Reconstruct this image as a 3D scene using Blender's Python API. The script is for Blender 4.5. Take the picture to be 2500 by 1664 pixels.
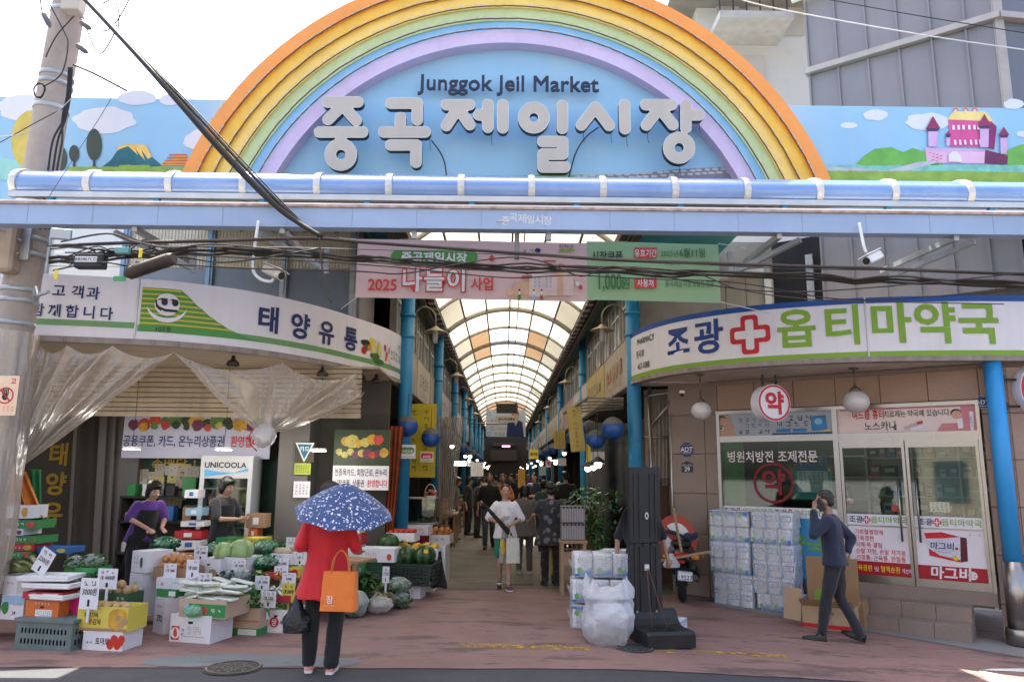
import bpy,math,random
import numpy as np
from mathutils import Vector,Matrix,noise
random.seed(7)
SC=bpy.context.scene
COL=SC.collection
for _o in list(bpy.data.objects):
 bpy.data.objects.remove(_o)
rad=math.radians
CAMH,PITCH,YAW,ROLL,FPX=1.7,rad(10.06),rad(-0.57),rad(0.45),1821.0
cam=bpy.data.objects.new('camera',bpy.data.cameras.new('camera'))
COL.objects.link(cam)
CAMR=Matrix.Rotation(YAW,3,'Z')@Matrix.Rotation(rad(90)+PITCH,3,'X')@Matrix.Rotation(ROLL,3,'Z')
cam.matrix_world=Matrix.Translation((0,0,CAMH))@CAMR.to_4x4()
cam.data.sensor_width=36
cam.data.lens=36*FPX/2500
cam.data.clip_start=0.05
cam.data.clip_end=600
SC.camera=cam
SUN_AZ,SUN_EL=rad(-22),rad(66)
SUNDIR=Vector((math.sin(SUN_AZ)*math.cos(SUN_EL),math.cos(SUN_AZ)*math.cos(SUN_EL),math.sin(SUN_EL)))
w=bpy.data.worlds.new('World')
SC.world=w
w.use_nodes=True
nt=w.node_tree
sky=nt.nodes.new('ShaderNodeTexSky')
sky.sky_type='NISHITA'
sky.sun_disc=False
sky.sun_elevation=SUN_EL
sky.sun_rotation=SUN_AZ
sky.air_density=0.75
sky.dust_density=5.0
sky.ozone_density=0.25
bg=nt.nodes['Background']
bg.inputs['Strength'].default_value=0.15
nt.links.new(sky.outputs[0],bg.inputs[0])
sl=bpy.data.lights.new('sun','SUN')
sl.energy=4.2
sl.angle=rad(0.5)
sl.color=(1.0,0.93,0.82)
sun=bpy.data.objects.new('sun',sl)
COL.objects.link(sun)
sun.rotation_euler=SUNDIR.to_track_quat('Z','Y').to_euler()
sun.location=SUNDIR*40
SC.view_settings.view_transform='Standard'
SC.view_settings.look='None'
SC.view_settings.gamma=1
SC.view_settings.use_curve_mapping=False
SC.view_settings.exposure=2.2
SC.cycles.max_bounces=7
SC.cycles.diffuse_bounces=4
SC.cycles.glossy_bounces=3
SC.cycles.transmission_bounces=4
SC.cycles.transparent_max_bounces=14
SC.cycles.caustics_reflective=False
SC.cycles.caustics_refractive=False
SC.cycles.sample_clamp_indirect=6
GLYPHS={32:(23,()),39:(15,(1255529553066307524752466,)),44:(16,(124113116332232272829252824252422272127162413,)),45:(24,(14140234023334133,)),46:(16,(129292527242425212919322133243227,)),
 48:(38,(1564653604869397230692460224624323022391948225332,1494647354429392734293135304631563463396644634756,)),49:(38,(14372357235204320,)),50:(38,(15527362745395048525650654470367230712467245830643565406443614455414422205520,)),
 51:(38,(126633566416344584353395134503443404244394535422936273127253025223020361944215027523550424547505252595066447131722670,)),52:(38,(150724772214121374337432050205037563756445044,1425843443144,)),
 53:(38,(15172287228453845444246364431412835273027243024223020361945215127533651444450355235655165,)),54:(38,(14472336325502438252832224019482153275535534248484150334839584967,1314035423943464148354629392735283133,)),
 55:(38,(1577224722465466527223419,)),56:(38,(156345441494753525558536547703972327025652458255230472441223425273021391947215327,147584552395033523158336339664563,1483547304427392732293035324139434641,)),
 57:(38,(13419452952415553536347703972307025642357255030443842464440343025,1305733633966456347564752425039493352,)),65:(50,(147724272202028203435563563207020,1456153423742,)),66:(43,(125204420542260276134604055454947555256595565507041722572,1336546644958485344503350,133434942523953355331492842273327,)),
 67:(54,(17068607252723869276024452733362452196221702470326128522641293436324634564163526661647060,)),68:(57,(1262046206124703374467058616846722672,1336545655663645566466438583045273327,)),
 72:(55,(1707262726249334933722572252033203342624262207020,)),73:(19,(13372267226203320,)),74:(19,(1337226722515231115101602270532113319,)),75:(50,(142476472557233483372257225203320334660207020,)),
 76:(37,(1337225722520562056273327,)),77:(60,(17472677250503372257225203320336049405040666066207420,)),78:(60,(17472677267323272257225203320336067207420,)),79:(63,(1244627333623511966237633794676606669517236692759,1314634564163516661636956724669366129512641293436,)),
 80:(39,(125722520332033424142504456505857566451704172,133654165476450615057495346503349,)),82:(46,(1267226203320334242415031572066205339474553505657546548703972,13366446447624958475344503349,)),
 84:(46,(164722172216539653920472047656465,)),85:(54,(1697262726135583053274626402735303335327225722539282836214619592267296941,)),89:(46,(1435429722072394739204720474766725772,)),97:(32,(15126482446264644455040533455275322502243284733493847394239412836243322282422301935203923412045195122,1392734243025292932333937,)),
 101:(36,(153304727362732303036543652474753395531532547233825293122391947215324,130413347394945474741,)),103:(32,(152543854305325492342243925363032273025272624292222192013220727043602440450085213511848213425322746344941484645495249,142424138363631382942314736494147,146134309360829092713291734184316,)),
 105:(16,(13254255425203220,132643167296925672464256129613161,)),107:(36,(1555447543238492058204138,13272257225203220,)),108:(16,(13272257225203220,)),110:(38,(132542554252032203244364940494547474147205320534152494753425536533250,)),
 111:(42,(1415532522546233825283222411950225728603857465053,1414947475143523851314727412535273131303831433547,)),114:(30,(12554252032203238354640494745505146544255375332463254,)),116:(26,(133612048264826302724312137194120462246283825352733303348444844543354,)),
 117:(38,(153205354475447304226382533273233325425542533262530213619422147244720,)),44257:(70,(1303730327232721478147837,149644950245024458645865056505664,13179317472747266705677557879,)),
 49884:(70,(17483741480148083,14277426439523341243327293534414245525238633067355742505248644877,)),51068:(70,(1438034782873256528573452435052525857616558735278,1437549745370556553604956435537563360326533703774,17483744880488083,13620361583158320422042288028804436443639743974323632,)),
 51109:(70,(1553943383534332735204316551467167520782775346738,1553564337031722770236420551947204123392741314733,125782573417339613353244727423849446050506145645055544961477362736278,171837141774177608760876677667783,)),
 51228:(70,(17683761482148283,163816358515851536353631868186881,1257525703870386336513140233327283637415046385530583450414652447056705675,)),51473:(70,(1553364337030722670226420551946203922382639304633,12451244652465238413634333226342042165514671675207826763369365838584686468651,13080307551754767396327603055405749625569616269578055836071636367597580758080,)),
 44061:(70,(1363936347534751482148239,1618161426742676076607642824282837683766667666781,12778277347734462365324462742425050635378,)),44256:(70,(13076307172717038763878557876,148534829242924248624862954295453,)),
 44284:(70,(127752770557055605345604461616175,124296632663644354456385638352335,170837014771477498749875477547783,)),44305:(70,(1553943383533322735204316551567167520782775336738,1553464336931722769226420551946204122392741314633,127782774557455665357605661676178,1244545456747665244504464386438502450,171837140774077598759876477647783,)),
 44397:(70,(13038303272327214781478385838585086508655775578667880328032757275726670552455245052505238,)),44760:(70,(17783771483148383,12575256935693456304424332930364440604175,164816456555656754375436950694956464239294426503854516451641870187081,)),
 45768:(70,(17483741480148083,128372832503367356741353735762876,)),45796:(70,(170837014771477508850885677567783,1277627314932643364393336337159715976,)),47560:(70,(12776273258325876,15271523633363371,170837014771477508850885577557783,)),
 50557:(70,(1333933337133711477147739,1437934772771256327543449434652495854616358715277,1437449725368556353564953435237533356316333683772,1718371427742775287528758775877678767877277727783,)),
 50577:(70,(1437934772771256327543449434652495854616358715277,1437449725368556353574953435237533357316333683772,1554043383534332735204316551467167520782775346738,1553564347032722770236420551947204123392741324734,1718371427742775387538758775877678767877377737783,)),
 50741:(70,(1557764767074726970656463556146633965376939744676,132413215781578417241723338333841,13829722972203820,12450244586458650585058566958776379697676688055824280337631693363415852565250,)),
 50976:(70,(1558042783473316534574252555067527657796576736778,1557564747070726570606456555546563960376539704674,1244424394039401446144639633963147014703986398644,)),51216:(70,(13639361580158039,17434742042204234,174837466616661617461744280428083,126782674417439613353244927433850446051516145645056555062487463746378,)),
 51312:(70,(152455228242824238623862858285845,1297729725272527048603852274730423946495255616152704681428348725262605870587281728177,)),53468:(70,(127752731453256335638463633363352535253573357337053705375,1618161186718675076507614821482837683765567556781,)),
 53685:(70,(1553642353432322534194216551467167519782575326735,15532673072257022642055194620392238254230,132813253525352472447244186418647584758537853785838583865776577703870387678767881,)),
 54000:(70,(17483741480148083,128772831513167336638513635363552595259573557357261726177,)),54632:(70,(13438341577157738,17133712040204033,1446736663061285530493644444253445849615558615366,144625260555552494447364934553660,171837141774177608760876477647783,141834175247524706470647547754783,)),
 54633:(70,(134403415771577407140713340334040,14028712871204020,1446736663062285530493645444453455849615558625366,144635261555552504448365034553661,171837143774377608760876677667783,141834176247624706470647647764783,)),
 54840:(70,(1555863576954715069466343554246434146395041544657,152825273277327678367837358735882,15563426135573250354341395237522724272422862286275827583768397543775075576761,)),183:(20,(130512749254627433042334335463349,)),
 44032:(70,(170837014771477508750875577557783,12775277053704955394224322827464056565975,)),44036:(70,(171837133773377568756876277627783,12778277252724861385224462741444955615978,1353835168016802141214138,)),
 44060:(70,(1618161186718675076507614821482837683765567556781,12774276947694455364324332729434151575374,)),44180:(70,(17683764782478283,127792774477444643656255028464152496162616248684868816281626652665479,13620361584158420432043288228824436443639753975333633,)),
 44208:(70,(15660565574557448804880837483747358735980298029745274496439562552274641515158576874687460,13620361583158320422042288028804536453639743974333633,)),44221:(70,(1584146393835352838214616581570167821812878357039,1583667357232752872236721581949214423412844324935,12978297252724961395325472742414750555765746574565656565174517442804280837483747058706078,)),
 44288:(70,(12778277255725564535460536178,1244244426745664944474462386238472447,171837131773177558755876177617783,1343634168016802140214036,)),44536:(70,(12429242486248629,13075307072707154693675357875,)),
 44540:(70,(124512446864686517751787932793274727472647051,1323832168016802138213838,)),44592:(70,(17483741480148083,12875287053705055404225322827474057566075,)),44648:(70,(1638163186918695077507714831483837783775569556981,12575256935693457304524342931364540604175,14375436952695056474240294526534256595775,)),
 45208:(70,(170837014771477508750875577557783,1273727324832643564404838333733762776,)),45432:(70,(132773247524752282428242386238628582858477947795238523877,)),45453:(70,(1553942383433322734204216551467167520782775336738,1553564337031722770226420551946203922382739314633,124502444864486505850585979597964386438813281325952595250,)),
 45716:(70,(12448244286428648,1328032577957796238623880,1323632168016802138213836,)),46300:(70,(12429242486248629,132773245794579503850387178717877,)),47144:(70,(12778277350735063276327416143604948473347335856585678,1615661517451743280328083748374716171616674667456,1363636168316832142214236,)),
 47196:(70,(1324632415241522824282422862286285828584180418046384638577857787832783273727372623262,)),47308:(70,(1324632414141412824282422862286286928694180418046384638577857787832783273727372623262,14728474163416328,)),
 47492:(70,(12447244286428647,13236321578157836,17231722038203831,13258325380538058385838657865788132813276727672703270,)),47532:(70,(17483741480148083,12877287153715357285728315031683367383436345260526077,)),
 47548:(70,(17483744280428083,13638361580158038,17433742042204233,12779277452745265276527465046664766533350336058605879,)),47785:(70,(17275726238623875,1313631317231721478147836,1244824438643864858485856785678803280325652565248,)),
 47928:(70,(13280325578557880,17275726138613875,124482442524252295829584286428648,1323532167916792138213835,)),48143:(70,(12778275060506078,15374535533553374,17483744480448083,1554655393539353455345227442232193515491958276819821584197322652761348234823961396146,)),
 48156:(70,(127802750585058805280527033703380,13365526552553355,171837147774777638763876877687783,13420341580158020402040277727774433443339713971323432,)),48169:(70,(1553943383534332735204316551467167520782775346738,1553564347031722770236420551947204123392741314734,127782747584758785278526833683378,13363526352523352,171837142774277608760876677667783,)),
 48337:(70,(13363526352523352,1584046383834352738204616581470167820812778347038,1583567347232742772236720581949204323412743324934,15867746774585858,17483747258725878527852673367337827782746584658527452744180418083,)),
 48708:(70,(17483741480148083,128772830603060775477545934593477,13454545454363436,)),49440:(70,(174837467596759617461743280328083,1417941703960335224462741384944595049614364485553496147704779,1363736168216822142214237,)),
 49552:(70,(1323532167916792138213835,152585246244624418641864658465858,152815278486939622858305340564962556961626956805382587062616958785881,)),49692:(70,(152815278486939632759305340564962556961627056805482597063626958785881,124482442524252295829584286428648,1323532167916792138213835,)),
 49828:(70,(12429242486248629,152785273476238532749294339474954556361547047804383497153626258735878,)),49845:(70,(132423215781578427242723438343842,13829722972203820,12452244686468652,152825279487139652761305640594964557161647059805683617065627158795882,)),
 49888:(70,(17483743280328083,1363736168216822142214237,1427942723962335324472842385045615250624465495654506248724879,)),49900:(70,(17483744480448083,13640361580158040,17435742042204235,1428042743964335624502746385245635253624766525656506448744880,)),
 50528:(70,(1397732742766255327413232392947325241545352664774,1397144694763485347444438393535383244305332633569,1618161186718675076507614821482837683765667566781,)),50529:(70,(1407832772770246327543248404648485354566353704877,1407345724968506349564553405235533256306332683572,1363836337533751482148238,1618161426742676076607642824282837683766567656781,)),
 50612:(70,(1427248705263535352444838423536383244315332633670,17483745659565668507542783375276625532741333342305032564059527452741480148083,)),50640:(70,(17683761482148283,1397144694763485347444438393535383244305332633569,13977327427662553274132323929473252395451635163186918698163816356545652674775,)),
 50668:(70,(1427248705263535352444838423536383244315332633670,158637463744658466053,1748374675667507542783375276625532741333342304831533557417441741480148083,)),50880:(70,(1558142803375316933624257555667577662796976756780,1557764767073726970646462556146623964376939734676,17233722038203833,1245024465246523832383215781578385838584686468650,)),
 50896:(70,(1468037783174296831623758465655586162636861745578,146755374566853634661386335683874,124464346433350335047684968532451,160426038743874308030808374837442,1333633168216822139213936,)),
 50977:(70,(1558142803375316833614256555567567661796876756780,1557764757072726870646461556046613964376839724675,131363131723172147814783669366945864586502450244540454036,14745634563364736,)),
 51080:(70,(17483744480448083,1437934772871256328553449434753495955616359715377,1437449725369556353574953435237533357326333693772,166416637642956214928474141413930352427193015392044284920561564206928752083158619792474307241,)),
 51200:(70,(160586053745374148014808374837458,12676267041704163395032402333272838374451523862296634564150514763477063706376,)),51204:(70,(174837464606460597459743280328083,1363736168216822142214237,126772672417239603352244627413848445851496142644856535060487263726377,)),
 51208:(70,(174837467616761637463744780478083,126802674417439643356245227473853446351546148645355585064477463746380,13620361583158320422042278027804436443639743974323632,)),52264:(70,(14181417125712566416641613849323923322727373644495036602964335540495047666266627147714781,170837014771477498849885577557783,)),
 52376:(70,(160556050745074148014808374837455,141814171267126664166416139493339243227273836444951366229653356405050476147666366637147714781,)),52488:(70,(152445228242824238623862858285844,152815272307230675267495739502746304140444950555761507044804183467050615758678067807258725881,)),
 52824:(70,(17483741480148083,143814371277127664366436141493439253229273936464953366429673358405249496149666566657149714981,)),52852:(70,(129762970537051592557255149534445353724302825473956565976,170837014771477508750875577557783,)),
 53552:(70,(160576052745274148014808374837457,12777273049316433633833363352565256573357337259725977,)),54665:(70,(1416633642861265428483344414249445348565453614964,141614760505447494147354932543560,1593847373933362639194716591472168019822680337237,1593368337430762674226820591950204422422644305033,1618161426742675976597639823982837683766467646781,138833875247524705870587544754483,)),
 54792:(70,(1436935673063285730513547434652475751595757635267,143645062535750524350365234573662,1748374686368636374637455635563507450744480448083,140844077247724726372637747774784,13619361582158219421942268026804136413636743674313631,)),
 54872:(70,(145645263555852534552385335583863,171837129772977538753875977597783,1333333168016802140214033,145693667316429583053354942474242244224374538674067444842484755496053615859645367,142834276257625726472647648764883,)),
 55113:(70,(155316729722567215519422138254229,1557042693565336035554251555067517455776074656769,155656664706066565555435639604364,124462441394139333330322534194215551467157519782577307033704186418646,155354635464164416435,152845277277727728372837758775884,)),
 44048:(70,(13441341577157741,17136712040204036,171837144774477618761876677667783,12778277452744763385424482643445155635878,)),44277:(70,(1553942383333312733204216551467167520782775336738,1553564337031722770226420551946203922372739314633,131803174727472667056765578657880,149644951245124468646865156515664,)),
 44428:(70,(130793074557454562456245042514235493549516853685860576179,159465941744174318031808374837446,1333633168216822140214036,)),45572:(70,(1328032557955796038603880,124442439523952145814583986398644,)),
 45800:(70,(171837133773377578757876377637783,12777274650466447645350513350337257725777,1353835168016802141214138,)),45804:(70,(12779275150516453645850563356337457745779,171837149774977638763876977697783,13420341580158020402040287728774533453339713971333433,)),
 46301:(70,(12449244486448649,1313631317231721478147836,132803257795779623862387578757880,)),47581:(70,(12778274858485878,15272525333533372,1554043383534332735204316551467167520782775346738,1553564347031722770236420551947204123392741314734,171837142774277618761876677667783,)),
 48176:(70,(126772632533253774777476032603277,13255475547363236,1618161186718675076507614821482837683765667566781,)),48393:(70,(1553842373433322634194216551467167519782675336737,1553364337030722670226420551946203922382639304633,13869726972613861,13281325652565249244924438643864958495856785678817281727438743881,)),
 49345:(70,(1553943383533332735204316551467167520782775336738,1553564337031722770226420551947204122392741314733,1418041723863335424492744375044615052604664505555496347724780,171837141774177608760876577657783,)),
 49457:(70,(1584046393834352738204616581470167820812778347039,1583567347232742772236720581949204323412743324934,1417941723962335424492743385044615152614664505555496347724779,159695963746374428042808374837469,)),
 49549:(70,(1313631327232721478147836,152595249244924438643864958495859,152825279487039642760305540584963557061637058805582607064617058795882,)),49928:(70,(13439341578157839,17235722041204135,172837242784278618761876678667883,15379526346534163407934793365305723512747335337614052464652525660605266476951635760645979,)),
 50689:(70,(1427449725368546353564953425236533256316332683672,1584146393835352738204616581470167820812778357039,1583667357232752772236720581949204323412743324935,16068746874576057,174837473567350774279337727712563275433484246504756527452744280428083,)),
 50728:(70,(1557664757072726770636460555846603963376739724675,15581427933753167336041555253524624462441864186465846585369557760796776756779,1323632167916792138213836,)),50857:(70,(1553942373433322734204216551467167520782775336737,1553464337030722770226420551946203922382739304633,1557764767073726970646462556146623964376939734676,155814280337631693363395839492449244486448649704970587763796976766780,146494657555664576449,)),
 51060:(70,(17483741480148083,1447835752966265329413533443053335941615359665375,1447250705363555353445038443538383444325334633870,)),51088:(70,(12576257041704162385032392232272737364450513861296434564149514762477062706276,170837014771477508850885577557783,)),
 51221:(70,(1584046383834352738204616581470167820812778347038,1583567347231742772226720581949204322412743314934,174837465616561607460744280428083,126782673417339613353244727423849456051506144644956555062487363736378,)),
 51333:(70,(1553842363433322634194216551467167519782675336736,1553364327030722670226420551946203922382639304632,124492444864486495849585852585249,13080307551754768396327603055405849625569616269588055836071636368597580758080,)),
 52628:(70,(124412436523652145814583686368641,152835274307430695269486139552852304740494954556161546949804782527055616158698069807458745883,)),53216:(70,(12446244152415214581458418641864675467861787832783274727472643063305772596946,)),
 53664:(70,(132773242524252282428242286228628582858427942794738473858775877633863387278727877,)),54256:(70,(124462441864186465846585480548059705970758075808030803075407540593059305452545246,14675637563594659,1323532167916792138213835,)),
 54408:(70,(17232722038203832,1323632157815783658365844864486502450244452445236,1306130568056806170617075807580813081307540754061,14675637563614661,)),54663:(70,(1416633642860265328473343414149435347565353604964,141614759505347484146354832533559,1618161406740675876587635823582837683766467646781,138823874247424695869587444744482,1563852284422321935154417532159286521741783158619742266286238,)),
 55148:(70,(17483741480148083,125274628703069352433,1476438633258305232453841473955416145635261585563,1476052595656575256475245474441453847365238564159,143824374257425696769677450745082,)),
 44844:(70,(129762970447043593941464149615076,153525329242924248624862960296052,15576557073707041764178597976,)),45380:(70,(1556155567456743280328083748374745574556974697461,1363636168216822142214236,128472842484263456350344734782878,)),
 45824:(70,(1618161186618665076507614821482837683765566556681,1267526314432563356383336336952695275,)),46308:(70,(12454244986498654,132813260786078653865387578757881,13220321580158020382038277827784332433238723872323232,)),
 46497:(70,(1343834337533751481148138,163656360756075428142818375837565,125782546444744533251327243724378,1477847466046694768535351537266726678,)),49324:(70,(1417741643852324123342729373844525039613064355542495347644777,170837014771477508850885577557783,)),
 50629:(70,(1427449735369546453584955425336553258316432693673,136423615801580427442743442344242,14229742974204220,17483746660665774517842803378277225642755335042485150575460617461744680468083,)),
 50900:(70,(1468137803177297131663762466155626166637161775580,146775475577154674665386735713875,1245242524242494249536955695946572457,160506046744674428042808374837450,13419341583158319411941258025804034403435743574303430,)),
 53416:(70,(17483743380338083,12978297253725264256326584960405025442839464856616078,1363636158215822142214236,)),54252:(70,(130493044524452282428242286228628582858448044804970497071807180772977297140714049,14671637163494649,)),
 54952:(70,(1555863576955715069466343554246434146395041554657,155634261355732503544404040272427242286228627692769407544775075576761,14727473863386327,152825273277327678367837358735882,))}
def ray(px,py):
 return CAMR@Vector(((px-1250)/FPX,-(py-832)/FPX,-1.0))
def PY(px,py,Y):
 d=ray(px,py);t=Y/d.y
 return Vector((d.x*t,Y,CAMH+d.z*t))
def PZ(px,py,z):
 d=ray(px,py);t=(z-CAMH)/d.z
 return Vector((d.x*t,d.y*t,z))
def gz(x):
 u=min(max(x-0.8,0),6.5)
 return -0.05*u*u/(u+0.5)
def PG(px,py):
 z=0.0
 for _ in range(12):
  p=PZ(px,py,z);z=gz(p.x)
 return Vector((p.x,p.y,z))
def proj(p):
 q=CAMR.transposed()@(Vector(p)-Vector((0,0,CAMH)))
 return 1250+FPX*q.x/-q.z,832-FPX*q.y/-q.z
def pxm(p):
 q=CAMR.transposed()@(Vector(p)-Vector((0,0,CAMH)))
 return -q.z/FPX
MATS={}
def _n(nt,t,**kw):
 n=nt.nodes.new(t)
 for k,v in kw.items():setattr(n,k,v)
 return n
def c3(c):
 if isinstance(c,str):
  c=c.lstrip('#')
  v=[int(c[i:i+2],16)/255 for i in (0,2,4)]
  return tuple(x/12.92 if x<=0.04045 else ((x+0.055)/1.055)**2.4 for x in v)
 return tuple(c)
def mat(name,col=(.5,.5,.5),rough=.55,metal=0.0,var=.14,vs=5.0,bump=0.0,bs=60.0,spec=.4,dirt=0.0,ds=2.0,dcol=(.08,.06,.045),streak=0.0,trans=0.0,coat=0.0,sheen=0.0,coord='Object'):
 if name in MATS:return MATS[name]
 col=c3(col)
 m=bpy.data.materials.new(name);m.use_nodes=True
 nt=m.node_tree;b=nt.nodes['Principled BSDF'];L=nt.links.new
 b.inputs['Roughness'].default_value=rough
 b.inputs['Metallic'].default_value=metal
 b.inputs['Specular IOR Level'].default_value=spec
 if coat:b.inputs['Coat Weight'].default_value=coat
 if sheen:b.inputs['Sheen Weight'].default_value=sheen
 tc=_n(nt,'ShaderNodeTexCoord')
 out=None
 nz=_n(nt,'ShaderNodeTexNoise');nz.inputs['Scale'].default_value=vs;nz.inputs['Detail'].default_value=5
 L(tc.outputs[coord],nz.inputs['Vector'])
 mr=_n(nt,'ShaderNodeMapRange');mr.inputs[1].default_value=.3;mr.inputs[2].default_value=.7
 mr.inputs[3].default_value=1-var;mr.inputs[4].default_value=1+var*.6
 L(nz.outputs[0],mr.inputs[0])
 hs=_n(nt,'ShaderNodeMix',data_type='RGBA',blend_type='MULTIPLY');hs.inputs[0].default_value=1
 hs.inputs[6].default_value=(*col,1)
 L(mr.outputs[0],hs.inputs[7]);out=hs.outputs[2]
 if dirt or streak:
  n2=_n(nt,'ShaderNodeTexNoise');n2 .inputs['Scale'].default_value=ds;n2 .inputs['Detail'].default_value=8
  n2 .inputs['Roughness'].default_value=.7
  if streak:
   mp=_n(nt,'ShaderNodeMapping');mp.inputs['Scale'].default_value=(1,1,.06)
   L(tc.outputs[coord],mp.inputs[0]);L(mp.outputs[0],n2 .inputs['Vector'])
  else:L(tc.outputs[coord],n2 .inputs['Vector'])
  r2=_n(nt,'ShaderNodeMapRange');r2 .inputs[1].default_value=.48;r2 .inputs[2].default_value=.78
  r2 .inputs[3].default_value=0;r2 .inputs[4].default_value=dirt or streak
  L(n2 .outputs[0],r2 .inputs[0])
  mx=_n(nt,'ShaderNodeMix',data_type='RGBA');L(r2 .outputs[0],mx.inputs[0]);L(out,mx.inputs[6])
  mx.inputs[7].default_value=(*dcol,1);out=mx.outputs[2]
 L(out,b.inputs['Base Color'])
 rr=_n(nt,'ShaderNodeMapRange');rr.inputs[3].default_value=max(.03,rough-.1);rr.inputs[4].default_value=min(1,rough+.12)
 L(nz.outputs[0],rr.inputs[0]);L(rr.outputs[0],b.inputs['Roughness'])
 if bump:
  n3=_n(nt,'ShaderNodeTexNoise');n3 .inputs['Scale'].default_value=bs;n3 .inputs['Detail'].default_value=4
  L(tc.outputs[coord],n3 .inputs['Vector'])
  bp=_n(nt,'ShaderNodeBump');bp.inputs['Strength'].default_value=bump;bp.inputs['Distance'].default_value=.01
  L(n3 .outputs[0],bp.inputs['Height']);L(bp.outputs[0],b.inputs['Normal'])
 if trans:
  b.inputs['Transmission Weight'].default_value=trans
 MATS[name]=m
 return m
def emat(name,col,strength):
 if name in MATS:return MATS[name]
 m=bpy.data.materials.new(name);m.use_nodes=True
 b=m.node_tree.nodes['Principled BSDF']
 b.inputs['Base Color'].default_value=(*c3(col),1)
 b.inputs['Emission Color'].default_value=(*c3(col),1)
 b.inputs['Emission Strength'].default_value=strength
 MATS[name]=m
 return m
def film(name,col=(.9,.9,.9),alpha=.35,rough=.25,tl=.3,wrinkle=30.0,bump=.5,stretch=(1,1,1)):
 if name in MATS:return MATS[name]
 m=bpy.data.materials.new(name);m.use_nodes=True
 nt=m.node_tree;L=nt.links.new
 for n in list(nt.nodes):
  if n.type!='OUTPUT_MATERIAL':nt.nodes.remove(n)
 out=nt.nodes[0]
 tr=_n(nt,'ShaderNodeBsdfTransparent');tr.inputs[0].default_value=(1,1,1,1)
 df=_n(nt,'ShaderNodeBsdfDiffuse');df.inputs[0].default_value=(*c3(col),1)
 tn=_n(nt,'ShaderNodeBsdfTranslucent');tn.inputs[0].default_value=(*c3(col),1)
 gl=_n(nt,'ShaderNodeBsdfGlossy');gl.inputs['Roughness'].default_value=rough
 a=_n(nt,'ShaderNodeMixShader');a.inputs[0].default_value=tl;L(df.outputs[0],a.inputs[1]);L(tn.outputs[0],a.inputs[2])
 g=_n(nt,'ShaderNodeMixShader');g.inputs[0].default_value=.22;L(a.outputs[0],g.inputs[1]);L(gl.outputs[0],g.inputs[2])
 tc=_n(nt,'ShaderNodeTexCoord');mp=_n(nt,'ShaderNodeMapping');mp.inputs['Scale'].default_value=stretch
 L(tc.outputs['Object'],mp.inputs[0])
 nz=_n(nt,'ShaderNodeTexNoise');nz.inputs['Scale'].default_value=wrinkle;nz.inputs['Detail'].default_value=4
 L(mp.outputs[0],nz.inputs['Vector'])
 bp=_n(nt,'ShaderNodeBump');bp.inputs['Strength'].default_value=bump;bp.inputs['Distance'].default_value=.02
 L(nz.outputs[0],bp.inputs['Height'])
 for q in (df,tn,gl):L(bp.outputs[0],q.inputs['Normal'])
 lw=_n(nt,'ShaderNodeLayerWeight');lw.inputs[0].default_value=.35;L(bp.outputs[0],lw.inputs['Normal'])
 mr=_n(nt,'ShaderNodeMapRange');mr.inputs[3].default_value=alpha*.75;mr.inputs[4].default_value=min(1,alpha*2.2)
 L(lw.outputs['Facing'],mr.inputs[0])
 mx=_n(nt,'ShaderNodeMixShader');L(mr.outputs[0],mx.inputs[0]);L(tr.outputs[0],mx.inputs[1]);L(g.outputs[0],mx.inputs[2])
 L(mx.outputs[0],out.inputs[0])
 MATS[name]=m
 return m
def glass(name,tint=(.75,.85,.8),alpha=.3,rough=.03):
 if name in MATS:return MATS[name]
 m=bpy.data.materials.new(name);m.use_nodes=True
 nt=m.node_tree;L=nt.links.new
 for n in list(nt.nodes):
  if n.type!='OUTPUT_MATERIAL':nt.nodes.remove(n)
 out=nt.nodes[0]
 tr=_n(nt,'ShaderNodeBsdfTransparent');tr.inputs[0].default_value=(*tint,1)
 gl=_n(nt,'ShaderNodeBsdfGlossy');gl.inputs['Roughness'].default_value=rough
 fr=_n(nt,'ShaderNodeFresnel');fr.inputs[0].default_value=1.5
 ad=_n(nt,'ShaderNodeMath',operation='ADD');ad.inputs[1].default_value=alpha*.3;L(fr.outputs[0],ad.inputs[0])
 mx=_n(nt,'ShaderNodeMixShader');L(ad.outputs[0],mx.inputs[0]);L(tr.outputs[0],mx.inputs[1]);L(gl.outputs[0],mx.inputs[2])
 L(mx.outputs[0],out.inputs[0])
 MATS[name]=m
 return m
class Frame:
 def __init__(s,o,u,v):
  s.o=Vector(o);s.u=Vector(u).normalized();v=Vector(v)
  s.n=s.u.cross(v).normalized();s.v=s.n.cross(s.u)
 def __call__(s,x,y,z=0.0):
  return s.o+s.u*x+s.v*y+s.n*z
 def at(s,x,y,z=0.0):
  return Frame(s(x,y,z),s.u,s.v)
 def rot(s,a):
  c,d=math.cos(a),math.sin(a)
  return Frame(s.o,s.u*c+s.v*d,s.v*c-s.u*d)
XZ=lambda x,y,z:Frame((x,y,z),(1,0,0),(0,0,1))
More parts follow.
